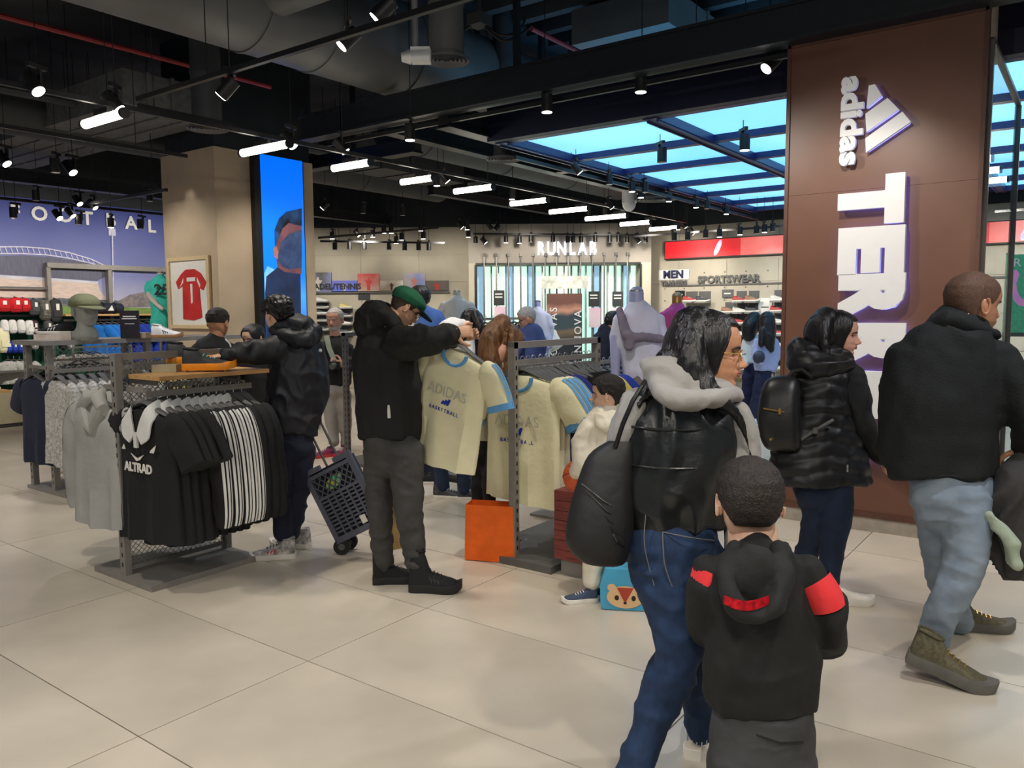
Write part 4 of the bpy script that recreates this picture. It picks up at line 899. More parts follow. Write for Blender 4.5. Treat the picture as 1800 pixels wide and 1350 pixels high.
# ------------------------------------------------------------------ rack beside the grey-bearded man
def rack_five():
    q = fl(612, 815)
    t = thing('clothes_rack', 'dark slotted rack with salmon trousers behind the man in the green cap', 'clothes rack', loc=(q.x, q.y, 0))
    x, y = q.x, q.y
    for dx in (0, 1.1):
        b = B(); b.bx((x+dx-.02, y-.03, .03), (x+dx+.02, y+.03, 1.38)); b.build('post', M_steeld, t); slots(t, x+dx-.02, y, .1, 1.35, (-1, 0)); slots(t, x+dx, y-.03, .1, 1.35, (0, -1))
    b = B(); b.bx((x-.02, y-.025, 1.345), (x+1.12, y+.025, 1.38)); b.build('top_rail', M_steeld, t)
    b = B(); b.bx((x-.05, y-.5, 0), (x+1.2, y+.15, .03)); b.build('base_plate', M_steeld, t)
    b = B(); b.bar((x, y-.28, 1.12), (x+1.1, y-.28, 1.12), .016, .03); b.build('hanging_rail', M_steeld, t)
    for dx in (0, 1.1): b = B(); b.bar((x+dx, y, 1.12), (x+dx, y-.28, 1.12), .016, .03); b.build('rail_arm', M_steeld, t)
    sal = pants_proto('x', C_salmon, 1.0); whj = shirt_proto('x', 'jacket', C_white, L=.8, W=.42, sleeve='long', seed=16, name='hanging_jacket'); navp = pants_proto('x', C_navy, 1.0)
    M = frame((x, y-.28, 1.135), (1, 0, 0))
    row(sal, M, [.1, .18, .26], 0, ordinal('salmon trousers on the dark rack behind the capped man'), 'salmon trousers'); row(navp, M, [.36, .44], 0, ordinal('navy trousers next to the salmon ones'), 'navy trousers'); row(whj, M, [.8, .9, 1.0], 0, ordinal('white jacket seen between the capped man and the held shirt'), 'white jackets')
rack_five()
# ------------------------------------------------------------------ low platform, far rails
def platform():
    t = thing('display_platform', 'low grey display platform on the floor behind the held cream shirt', 'platform', loc=(6.2, 5.2, 0))
    b = B(); b.bx((5.6, 4.6, 0), (7.4, 5.7, .06)); b.build('deck', M_steeld, t); b = B(); b.bx((5.56, 4.56, 0), (7.44, 5.74, .02)); b.build('edge_trim', M_black, t)
platform()
def far_rail(lab, a, c, items, ggroup, z=1.2):
    a = V((a[0], a[1], 0)); c = V((c[0], c[1], 0)); d = (c-a); L = d.length
    t = thing('clothes_rack', lab, 'clothes rack', loc=a); M = frame(a, d)
    b = B(M); b.bar((0, 0, z), (L, 0, z), .02, .03); b.build('hanging_rail', M_wire, t)
    for x in (.02, L-.02): b = B(M); b.bx((x-.015, -.015, .02), (x+.015, .015, z)); b.build('post', M_wire, t)
    b = B(M); b.bx((-.05, -.25, 0), (L+.05, .25, .02)); b.build('base_plate', M_steel, t)
    for pr, xs, txt, g in items: row(pr, M @ Matrix.Translation((0, 0, z+.015)), [x*L for x in xs], 0, ordinal(txt), g)
blk_s = shirt_proto('x', 'shirt', C_black, L=.7, W=.42, sleeve='long', seed=20); wht_s = shirt_proto('x', 'shirt', C_white, L=.7, W=.42, seed=21); yel_s = shirt_proto('x', 'shirt', C_yellow, L=.66, W=.42, seed=22); roy_s = shirt_proto('x', 'shirt', C_royal, L=.66, W=.42, seed=23); den_s = shirt_proto('x', 'jacket', cloth('denim', (70, 96, 140)), L=.7, W=.42, sleeve='long', seed=24, name='hanging_jacket')
p = at(842, 560, 9.3); q = at(945, 556, 10.2); far_rail('pale metal rail of dark clothes before the mint display bay', p, q, [(blk_s, [.1, .22, .34, .46, .58, .7], 'dark garment on the pale rail before the display bay', 'dark garments on the pale rail'), (wht_s, [.8, .9], 'white shirt at the end of the pale rail before the display bay', 'white shirts on the pale rail')], 'x', 1.5)
p = at(985, 640, 6.0); q = at(1105, 632, 6.9); far_rail('rail with yellow and blue tops behind the boy in cream', p, q, [(yel_s, [.1, .2, .3, .4], 'pale yellow top on the rail behind the boy in cream', 'yellow tops'), (roy_s, [.5, .6, .7], 'royal blue top on the rail behind the boy in cream', 'royal blue tops'), (den_s, [.82, .92], 'denim jacket on the rail by the grey mannequin', 'denim jackets')], 'x', 1.17)
org = shirt_proto('x', 'jacket', C_orange, L=.75, W=.44, sleeve='long', seed=25, name='hanging_jacket')
far_rail('rail of orange and black jackets at the right frame edge under the green poster', (8.6, .05), (10.2, .05), [(blk_s, [.1, .16], 'black jacket before the orange ones at the right edge', 'black jackets at the right edge'), (org, [.24, .3, .36, .44], 'orange jacket hung at the right frame edge', 'orange jackets'), (wht_s, [.55, .65], 'white top after the orange jackets at the right edge', 'white tops at the right edge')], 'x', 1.36)
# ================================================================== people
def skin(name, rgb): return pm('skin '+name, rgb, rough=.5, var=.05, sc_=25, bump=.03, bsc=200)
S_mid = skin('warm', (206, 158, 128)); S_tan = skin('tan', (190, 136, 104)); S_pale = skin('fair', (222, 180, 154)); S_pink = skin('rosy', (214, 160, 136))
H_black = pm('black hair', (16, 14, 15), rough=.38, var=.5, sc_=60, bump=.5, bsc=120, stretch=(1, 1, .12)); H_brown = pm('brown hair', (84, 54, 32), rough=.4, rgb2=(128, 88, 54), sc_=50, bump=.5, bsc=120, stretch=(1, 1, .12))
H_grey = pm('grey hair', (176, 172, 166), rough=.6, var=.2, sc_=60, bump=.4, bsc=150); H_short = pm('short dark hair', (30, 24, 21), rough=.7, var=.4, sc_=120, bump=.6, bsc=260); H_fade = pm('cropped hair', (72, 54, 44), rough=.8, var=.3, sc_=160, bump=.4, bsc=300)
M_eye = pm('eye white', (236, 232, 226), rough=.2, var=.02); M_iris = pm('dark iris', (36, 24, 18), rough=.15); M_lip = pm('lip', (172, 98, 88), rough=.4, var=.05); M_rub = pm('rubber sole', (232, 228, 218), rough=.6, var=.04); M_rubb = pm('black rubber', (26, 26, 27), rough=.6); M_gum = pm('gum sole', (186, 140, 96), rough=.6)
HZ = [0, .06, .15, .25, .35, .5, .62, .75, .87, .95, 1.0]; HW = [.13, .185, .245, .285, .305, .325, .335, .325, .26, .165, .02]
FZ = [0, .05, .1, .16, .2, .235, .265, .3, .36, .46, .52, .57, .68, .8, .9, .97, 1.0]; FY = [.2, .33, .352, .33, .352, .37, .358, .345, .345, .33, .345, .375, .38, .33, .22, .07, -.05]
BZ = [0, .1, .2, .3, .45, .6, .75, .88, .96, 1.0]; BY = [-.08, -.14, -.24, -.34, -.42, -.45, -.43, -.33, -.19, -.05]
NZ = [.26, .29, .315, .35, .4, .46, .52, .56]; NA = [0, .045, .115, .135, .1, .065, .035, 0]
def headsurf(z, th, off=0.0):
    """point of the head at height z (0 chin, 1 crown) and angle th (0 = face)"""
    yf = np.interp(z, FZ, FY); yb = np.interp(z, BZ, BY); w_ = np.interp(z, HZ, HW); yc = -.04
    s, c = math.sin(th), math.cos(th)
    ry = (yf-yc) if c > 0 else (yc-yb)
    e = .88; x = w_*math.copysign(abs(s)**e, s); y = yc+ry*math.copysign(abs(c)**e, c)
    if c > 0:
        nw = .04 if z > .42 else .04+.03*max(0, 1-abs(z-.315)/.06)
        y += np.interp(z, NZ, NA)*math.exp(-(x/nw)**2)
        y -= .045*(math.exp(-((abs(x)-.14)/.075)**2-((z-.475)/.05)**2))
        y += .02*math.exp(-((abs(x)-.19)/.08)**2-((z-.37)/.07)**2)
        y += .018*math.exp(-(x/.1)**2)*(math.exp(-((z-.255)/.018)**2)+math.exp(-((z-.205)/.02)**2))-.015*math.exp(-(x/.1)**2-((z-.23)/.01)**2)
    if off:
        n = V((s/max(w_, .1), c/max(ry, .1), (z-.5)*2.2 if z > .5 else 0)).normalized(); return V((x, y, z))+n*off
    return V((x, y, z))
def head_grid(b, M, nz=44, nt=56, ears=True):
    zs = [0]+[(i/(nz-1)) for i in range(1, nz)]; rings = []
    ths = [(lambda q: q*PI*(.45+.55*abs(q)))(-1+2*(k/nt)) for k in range(nt)]
    for z in zs: rings.append([M @ headsurf(z, t) for t in ths])
    b.loft(rings)
    for s in ((-1, 1) if ears else ()):
        e = B(); c = V((s*.335, -.05, .44)); rim = [(s*(.335+.012+.03*math.sin(k/9*PI)), -.075+.07*math.cos(-.5+k*.62)*1.0, .45+.105*math.sin(-.5+k*.62)*1.1) for k in range(8)]
        b.ell(M @ c, [M.to_3x3() @ V(a) for a in ((s*.028, -.02, 0), (.02*s, .06, .0), (0, -.015, .12))], 12, 8)
        rim = [V((s*(.345+.018), -.065, .45))+V((s*.01, .062*math.cos(a), .12*math.sin(a))) for a in [-1.9+i*.55-1.2 for i in range(9)]]
        b.tube([M @ p for p in rim], M.to_scale()[0]*.02, 8)
def hand(b, M, curl=.5, spread=.06, thumb=.4, s=1.0):
    """hand in local axes: fingers +Y, palm -Z, thumb +X; M places it"""
    h = B()
    R = []
    for y, w_, t in ((-.03, .026, .02), (0, .03, .02), (.03, .038, .0165), (.06, .041, .014), (.088, .038, .011)):
        R.append([(w_*math.cos(k*PI/6), y, t*math.sin(k*PI/6)) for k in range(12)])
    h.loft(R)
    for i, (x, L) in enumerate(((.029, .072), (.0095, .082), (-.0105, .075), (-.029, .058))):
        p = V((x*.95, .08, 0)); a = 0; pts = [V((x*.9, .05, 0)), p]; d0 = x*spread*10
        for k, f in enumerate((.45, .32, .23)):
            a += curl*(.75 if k == 0 else 1.0)
            p = p+V((math.sin(d0)*math.cos(a), math.cos(a), -math.sin(a)))*(L*f); pts.append(p)
        h.tube(pts, [.0095, .0098, .009, .0082, .0058], 8)
    p = V((.03, .012, -.004)); q = p+V((.034, .026, -.012)); r = q+V((.016*math.cos(thumb), .03, -.022*thumb-.004)); e = r+V((-.004, .024, -.02*thumb))
    h.tube([V((.012, 0, 0)), p, q, r, e], [.012, .0155, .0125, .0105, .007], 8)
    me = remesh(h, .0042/1.0, 3)
    vs = [M @ (v.co*s) for v in me.vertices]; b.add(vs, [tuple(p.vertices) for p in me.polygons]); bpy.data.meshes.remove(me)
SHOE = {}
def shoe(parent, pos, ydir, L=.29, upper=None, sole=None, stripe=None, hi=1.0, pitch=0, laces=None, name='shoe', toecap=None, roll=0, soleh=1.0, thingargs=None, zs=1.2):
    """shoe with heel at pos, toe along ydir"""
    y = V(ydir); y.z = 0; y.normalize(); x = y.cross(V((0, 0, 1)))
    M = Matrix.Translation(V(pos)) @ Matrix((x, y, V((0, 0, 1)))).transposed().to_4x4() @ Matrix.Rotation(pitch, 4, 'X') @ Matrix.Rotation(roll, 4, 'Y') @ Matrix.Diagonal((L*1.05, L, L*zs, 1))
    P = [(0.01, .085, .30*hi), (.05, .118, .335*hi), (.16, .128, .33*hi), (.28, .118, .31*hi), (.4, .125, .265), (.52, .145, .225), (.66, .165, .19), (.8, .163, .165), (.9, .135, .14), (.96, .095, .115), (1.0, .04, .09)]
    sh = .07*soleh
    def outl(q): return [( (w_+.012), yy) for yy, w_, h in q]
    if thingargs: root = thing(name, thingargs[0], 'shoe', thingargs[1] if len(thingargs) > 1 else None, loc=pos)
    else: root = parent
    b = B(M); R = []
    for yy, w_, h in cat(P, 3): R.append([(w_*math.copysign(abs(math.cos(a))**.8, math.cos(a)), yy, sh*.8+(h-sh*.8)*max(0, math.sin(a))**.85 if math.sin(a) > 0 else sh*.8) for a in [k*2*PI/16 for k in range(16)]])
    b.loft(R); u = b.build('upper' if thingargs else name, upper, root, True)
    b = B(M); R = []
    for zz, k in ((0, .96), (.015, 1.0), (sh, 1.03), (sh+.012, 1.0)):
        o = [((w_+.01)*k, yy if 0.02 < yy < .98 else (yy-.012 if yy < .5 else yy+.012)) for yy, w_, h in cat(P, 2)]
        lift = lambda yy: .05*max(0, (yy-.8)/.2)**2
        R.append([(w_, yy, zz+lift(yy)) for w_, yy in o]+[(-w_, yy, zz+lift(yy)) for w_, yy in reversed(o)])
    b.loft(R); b.build('sole', sole or M_rub, u, True)
    b = B(M)
    for k in range(4): yy = .4+.07*k; h = np.interp(yy, [p[0] for p in P], [p[2] for p in P]); b.tube([(-.07, yy, h-.018), (0, yy+.01, h+.008), (.07, yy, h-.018)], .011, 6)
    b.build('laces', laces or M_paper, u, True)
    if stripe:
        for s in (-1, 1):
            for k in range(3):
                yy = .42+.075*k; w_ = np.interp(yy, [p[0] for p in P], [p[1] for p in P])+.006; h = np.interp(yy, [p[0] for p in P], [p[2] for p in P])
                B(M).add([(s*w_*1.01, yy+.05, sh), (s*w_*1.01, yy+.085, sh), (s*w_*.86, yy+.015, h*.78), (s*w_*.86, yy-.02, h*.78)], [(0, 1, 2, 3)]).build('side_stripe', stripe, u)
    if toecap:
        b = B(M); R = []
        for yy, w_, h in cat(P[7:], 3): R.append([(w_*1.03*math.cos(a), yy+.004, sh*.8+(h*1.03-sh*.8)*max(0, math.sin(a))) for a in [k*2*PI/14 for k in range(14)]])
        b.loft(R); b.build('toe_cap', toecap, u, True)
    b = B(M); b.tube([( .085, .12, .325*hi), (.07, .26, .31*hi), (0, .31, .305*hi), (-.07, .26, .31*hi), (-.085, .12, .325*hi), (-.06, .03, .33*hi), (0, .012, .33*hi), (.06, .03, .33*hi), (.085, .12, .325*hi)], .016, 6); b.build('collar', upper, u, True)
    return root if thingargs else u
class Fig:
    def __init__(s, label, D, base_uv, name='person', catg='person'):
        s.D = D; p = at(base_uv[0], base_uv[1], D); s.base = V((p.x, p.y, 0)); s.t = thing(name, label, catg, loc=s.base); s.all = []; s.b = B(); s.extra = B()
    def P(s, u, v, dd=0): return at(u, v, s.D+dd)
    def px(s, n, dd=0): return n*(s.D+dd)/FPX
    def tube(s, rows, sub=5, n=16, to=None, rec=True, round_=True, k=1.0):
        rows = [list(r)+[r[3]]*(5-len(r)) for r in rows]; Q = cat(rows, sub) if len(rows) > 2 else cat(rows, 3)
        b = to or s.b; R = []; C = [s.P(q[0], q[1], q[2]) for q in Q]
        for i, q in enumerate(Q):
            t = (C[min(i+1, len(C)-1)]-C[max(i-1, 0)])
            t.normalize(); sd = t.cross(FW)
            if sd.length < .3: sd = t.cross(V((0, 0, 1)))
            sd.normalize(); dv = sd.cross(t); f = (s.D+q[2])/FPX*k
            R.append((C[i], sd*(max(q[3], .5)*f), dv*(max(q[4], .5)*f), t))
        def ring(c, a, d): return [c+a*math.cos(j*2*PI/n)+d*math.sin(j*2*PI/n) for j in range(n)]
        rings = [ring(c, a, d) for c, a, d, t in R]
        r0, r1 = round_ if isinstance(round_, tuple) else (round_, round_)
        if r0:
            c, a, d, t = R[0]; r = min(a.length, d.length); rings = [ring(c-t*r*.75, a*.4, d*.4), ring(c-t*r*.45, a*.78, d*.78)]+rings
        if r1:
            c, a, d, t = R[-1]; r = min(a.length, d.length); rings += [ring(c+t*r*.45, a*.78, d*.78), ring(c+t*r*.75, a*.4, d*.4)]
        b.loft(rings)
        if rec and to is None: s.all.append(rows)
        return s
    def blob(s, u, v, dd, rx, ry, rd, to=None, rot=0):
        c = s.P(u, v, dd); f = (s.D+dd)/FPX; r = math.radians(rot); ax = RT*math.cos(r)-UP*math.sin(r); ay = RT*math.sin(r)+UP*math.cos(r)
        (to or s.b).ell(c, (ax*rx*f, FW*rd*f, ay*ry*f), 18, 12); return s
    def wear(s, name, mat, voxel=.012, smooth=4, wr=None, label=None, seed=0):
        me = remesh(s.b, voxel, smooth); 
        if wr: wrinkle(me, *wr, seed=seed)
        s.b = B(); o = ob(name, me, mat, s.t)
        if label: o['label'] = label
        return o
    def add(s, name, mat, b, parent=None, smooth=True): return b.build(name, mat, parent or s.t, smooth)
    def head(s, u, v, hpx, yaw, pitch=0, roll=0, dd=0):
        """u, v: middle of the head in the photo"""
        y = math.radians(yaw); f = (-hf*math.cos(y)+hr*math.sin(y)); z = V((0, 0, 1)); x = f.cross(z)
        Rm = Matrix((x, f, z)).transposed() @ Matrix.Rotation(math.radians(roll), 3, 'Y') @ Matrix.Rotation(-math.radians(pitch), 3, 'X')
        sc_ = s.px(hpx, dd); s.M = Matrix.Translation(s.P(u, v, dd)) @ Rm.to_4x4() @ Matrix.Scale(sc_, 4) @ Matrix.Translation((0, .03, -.5)); s.hs = sc_
        return s.M
    def body(s, sk, face=True, neck=None, brows=H_black, nz=44, nt=56, lips=None, k=.7, ears=True):
        core = B()
        for rows in s.all: s.tube(rows, sub=5, n=10, to=core, k=k, round_=(False, True))
        if neck: s.tube(neck, to=core)
        me = remesh(core, .02, 2); b = B(); b.add([v.co.copy() for v in me.vertices], [tuple(p.vertices) for p in me.polygons]); bpy.data.meshes.remove(me)
        if neck: s.tube(neck, to=b, n=20, sub=6)
        head_grid(b, s.M, nz, nt, ears)
        o = len(b.v); b.v += s.extra.v; b.f += [tuple(i+o for i in f) for f in s.extra.f]
        bd = b.build('body', sk, s.t, True); s.bd = bd
        if face:
            for sg in (-1, 1):
                x = .135*sg; y = headsurf(.48, math.asin(min(1, abs(x)/.33))).y
                b = B(); b.ell(s.M @ V((x, y-.03, .478)), [s.M.to_3x3() @ V(a) for a in ((.06, 0, 0), (0, .05, 0), (0, 0, .028))], 12, 8); e = b.build('eye', M_eye, bd, True)
                b = B(); b.ell(s.M @ V((x*.97, y+.0, .478)), [s.M.to_3x3() @ V(a) for a in ((.026, 0, 0), (0, .026, 0), (0, 0, .027))], 12, 8); b.build('iris', M_iris, bd, True)
                b = B(); b.tube([s.M @ V((sg*xx, headsurf(zz, math.asin(min(1, xx/.34))).y+.012, zz)) for xx, zz in ((.06, .545), (.12, .565), (.19, .555), (.235, .525))], [s.hs*.012, s.hs*.017, s.hs*.014, s.hs*.006], 8); b.build('eyebrow', brows, bd, True)
                b = B(); b.tube([s.M @ V((sg*xx, headsurf(zz, math.asin(min(1, xx/.33))).y+.006, zz)) for xx, zz in ((.075, .483), (.11, .503), (.16, .505), (.205, .485))], [s.hs*.006, s.hs*.009, s.hs*.009, s.hs*.005], 6); b.build('eyelid', brows, bd, True)
            b = B(); b.tube([s.M @ V((xx, headsurf(.255, abs(math.asin(xx/.3))).y+.002, .25+zz)) for xx, zz in ((-.105, -.014), (-.05, 0), (0, -.004), (.05, 0), (.105, -.014))], [s.hs*.006, s.hs*.018, s.hs*.018, s.hs*.018, s.hs*.006], 8)
            b.tube([s.M @ V((xx, headsurf(.21, abs(math.asin(xx/.3))).y+.002, .215+zz)) for xx, zz in ((-.1, .014), (-.05, 0), (0, -.004), (.05, 0), (.1, .014))], [s.hs*.006, s.hs*.018, s.hs*.02, s.hs*.018, s.hs*.006], 8); b.build('lips', lips or M_lip, bd, True)
        return bd
    def hair(s, mat, line, th=.05, nzv=26, nt=60, fuzz=.012, freq=9, name='hair', taper=3.0):
        """cap of hair over the scalp; line(angle 0..pi from the face) gives the lowest height"""
        ths = [-PI+2*PI*k/nt for k in range(nt)]; outer = []; inner = []
        rows = []
        for i in range(nzv+1):
            r = []; q = []
            for t in ths:
                z0 = line(abs(t)); z = z0+(1-z0)*i/nzv; k = min(1, i/taper)**.5
                p = headsurf(z, t, .002); nn = noise.noise(V((math.sin(t)*freq, math.cos(t)*freq, z*freq*.8)))+.5*noise.noise(V((math.sin(t)*freq*2.7, math.cos(t)*freq*2.7, z*freq*2.5)))
                o = headsurf(z, t, (th+fuzz*nn*2)*(.25+.75*k)); 
                if z > .8: o.z += th*(z-.8)/.2*.55
                r.append(s.M @ o); q.append(s.M @ headsurf(z, t, -.02))
            outer.append(r); inner.append(q)
        b = B(); b.loft([inner[0]]+outer, cap=False)
        n = nt; b.add([s.M @ V((0, -.05, 1.0+th*.55+.002))]+outer[-1], [(0, 1+k, 1+(k+1) % n) for k in range(n)])
        return b.build(name, mat, s.t, True)
    def glasses(s, mat, lens=None):
        b = B(); r = s.hs
        for sg in (-1, 1):
            y = .36
            pts = [s.M @ V((sg*(.145+.085*math.cos(a)), y+.03-.02*abs(math.cos(a)), .465+.065*math.sin(a))) for a in [k*PI/8 for k in range(17)]]
            b.tube(pts, r*.008, 6); b.tube([s.M @ V(p) for p in ((sg*.23, y, .48), (sg*.33, .2, .485), (sg*.35, -.05, .48))], r*.008, 6)
        b.tube([s.M @ V((-.06, .41, .48)), s.M @ V((0, .44, .49)), s.M @ V((.06, .41, .48))], r*.008, 6)
        return b.build('glasses', mat, s.t, True)
    def cyl_hand(s, u, v, dd, du, dv, ddd, palm, curl, size=1.0, thumb=.4):
        """hand at wrist pixel pointing along (du, dv, ddd); palm = direction the palm faces, camera axes"""
        w_ = s.P(u, v, dd); y = (RT*du-UP*dv+FW*ddd).normalized(); n = -(RT*palm[0]+UP*palm[1]+FW*palm[2]); n = (n-y*n.dot(y)).normalized(); x = y.cross(n)
        hand(s.extra, Matrix.Translation(w_) @ Matrix((x, y, n)).transposed().to_4x4(), curl, thumb=thumb, s=size)
def band(f, rows, i0, i1, k, name, mat, parent):
    """a coloured band around a sleeve, between two steps of its length"""
    Q = cat([list(r)+[r[3]]*(5-len(r)) for r in rows], 8)[i0:i1]; b = B(); n = 24; R = []; C = [f.P(q[0], q[1], q[2]) for q in Q]
    for i, q in enumerate(Q):
        t = (C[min(i+1, len(C)-1)]-C[max(i-1, 0)]).normalized(); sd = t.cross(FW).normalized(); dv = sd.cross(t); s_ = (f.D+q[2])/FPX*k
        R.append([C[i]+sd*(q[3]*s_*math.cos(a))+dv*(q[4]*s_*math.sin(a)) for a in [j*2*PI/n for j in range(n)]])
    b.loft(R, cap=False); return b.build(name, mat, parent, True)
def crop(front=.8, side=.5, back=.18):
    def f(a):
        if a < .9: return front
        if a < 1.25: return front+(side-front)*((a-.9)/.35)
        if a < 1.75: return side
        return side+(back-side)*min(1, (a-1.75)/.7)
    return f
# ------------------------------------------------------------------ cloth of the people
K_blackj = cloth('matte black jacket', (17, 17, 18), rough=.8, bump=.3, bsc=25); K_navyj = cloth('shiny navy jacket', (22, 24, 33), rough=.6, bump=.3, bsc=18); K_leather = pm('black leather', (28, 31, 32), rough=.32, var=.15, bump=.12, bsc=60); K_hood = cloth('grey fleece', (150, 148, 144), var=.04)
K_jean = cloth('blue denim', (25, 51, 86), rgb2=(18, 40, 70), sc_=30, bump=.15); K_jeand = cloth('dark blue denim', (24, 40, 66), bump=.15); K_jeanl = cloth('light denim', (132, 146, 160), rgb2=(120, 134, 150), sc_=12, bump=.15); K_jeang = cloth('charcoal denim', (62, 61, 60), bump=.15); K_grey = cloth('grey jersey', (160, 155, 146), var=.05); K_char = cloth('charcoal fleece', (58, 60, 62)); K_boy = cloth('black fleece', (20, 22, 22)); K_puff = pm('black puffer nylon', (20, 21, 23), rough=.42, var=.2, bump=.15, bsc=14); K_fleece = cloth('dark green black fleece', (16, 22, 22), bump=.35, bsc=120); K_cream = cloth('cream fleece', (222, 214, 194), var=.04); K_denimj = cloth('denim jacket', (56, 72, 120)); K_lilac = cloth('lilac knit', (178, 184, 226), var=.05)
M_cap = cloth('green felt', (20, 92, 62), var=.08); M_gold = pm('gold wire', (200, 160, 90), rough=.3, metal=.8); M_silver = pm('bright metal', (200, 198, 190), rough=.25, metal=.9)
# ================================================================== man in green cap
def man_cap():
    f = Fig('man in black hooded jacket and green cap holding up a cream shirt', 4.62, (712, 1028))
    # jacket
    f.tube([(686, 772, 0, 54, 40), (686, 730, 0, 58, 44), (680, 670, 0, 59, 46), (676, 625, 0, 56, 44), (680, 596, 0, 44, 38), (690, 580, 0, 26, 28)], round_=(0, 1))
    f.tube([(700, 600, -.1, 34, 34), (730, 600, -.2, 31, 31), (755, 597, -.24, 28, 28), (778, 590, -.22, 21, 22), (802, 585, -.18, 15, 16)])   # near arm
    f.tube([(700, 612, .12, 30, 30), (745, 608, .2, 26, 26), (800, 592, .1, 16, 16), (815, 590, .02, 12, 13)])
    j = f.wear('jacket', K_blackj, .011, 3, (.010, (7, 7, 4), .004, (26, 26, 22)), seed=3)
    f.tube([(640, 586, .0, 14, 20), (645, 560, .02, 22, 34), (660, 548, .02, 20, 40), (685, 560, 0, 20, 44), (700, 580, -.02, 14, 34)], rec=False); f.blob(652, 572, 0, 30, 28, 36); f.blob(652, 545, .0, 18, 16, 26)
    f.wear('hood', K_blackj, .009, 3, (.006, (14, 14, 9), .003, (30, 30, 30)), seed=5)
    # trousers
    f.tube([(686, 745, 0, 40, 30), (687, 775, 0, 48, 36), (690, 812, 0, 44, 34)])
    f.tube([(667, 790, .06, 28, 32), (666, 850, .06, 25, 28), (668, 905, .05, 22, 25), (672, 960, .06, 20, 21), (676, 988, .06, 19, 20)])
    f.tube([(712, 790, -.05, 33, 34), (716, 850, -.06, 29, 30), (720, 905, -.06, 25, 26), (727, 960, -.05, 21, 22), (733, 1000, -.05, 20, 21)])
    f.wear('trousers', K_jeang, .011, 3, (.005, (6, 6, 18), .003, (40, 40, 50)), seed=7)
    B().bar(f.P(683, 712, -.15), f.P(684, 735, -.15), .012, .012).build('sleeve_print', M_paper, j)
    # head, cap
    f.head(712, 539, 66, 112, 38, 0); f.cyl_hand(800, 583, -.17, 1, -.05, .25, (0, -.3, 1), .95, .95); f.cyl_hand(812, 592, .03, .8, -.2, .0, (0, -.3, -1), .9, .9)
    f.body(S_mid, neck=[(684, 575, 0, 19, 22), (700, 550, 0, 18, 22)])
    f.hair(H_fade, crop(.8, .46, .16), .012, fuzz=.004); f.glasses(M_black)
    b = B(); R = []
    for i in range(12):
        R.append([f.M @ headsurf(min((.585+.06*math.cos(t))+(.4-.06*math.cos(t))*i/11, .985), t, .05+.055*min(1, i/4)) for t in [k*2*PI/36 for k in range(36)]])
    b.loft(R); c = b.build('cap', M_cap, f.t, True)
    b = B(); n = 14; v = []; 
    for i in range(n+1):
        a = -1.25+2.5*i/n; p = headsurf(.66, a, .06); d = V((math.sin(a)*.55, .8+.0, 0)).normalized(); out = .34*math.cos(a*.95)+.02; q = p+V((math.sin(a)*.03, out, -.05*math.cos(a)))
        v += [p, q]
    lo = [x-V((0, 0, .018)) for x in v]; m = len(v)
    b.M = f.M; b.add(v+lo, [(2*i, 2*i+1, 2*i+3, 2*i+2) for i in range(n)]+[(m+2*i, m+2*i+2, m+2*i+3, m+2*i+1) for i in range(n)]+[(2*i+1, m+2*i+1, m+2*i+3, 2*i+3) for i in range(n)]); b.build('visor', cloth('dark green felt', (14, 60, 42)), c, True)
    # beard shadow
    g = f.P(655, 1020, .06); h = f.P(720, 1034, -.06)
    shoe(f.t, (g.x, g.y, 0), RT+hf*.15, .27, K_blackj, M_rubb, None, 1.6, laces=M_black, soleh=1.3, zs=1.6); shoe(f.t, (h.x, h.y, 0), RT*1+hf*-.1, .3, K_blackj, M_rubb, pm('dim stripe', (44, 44, 46)), 1.6, laces=M_black, soleh=1.3, zs=1.6)
man_cap()
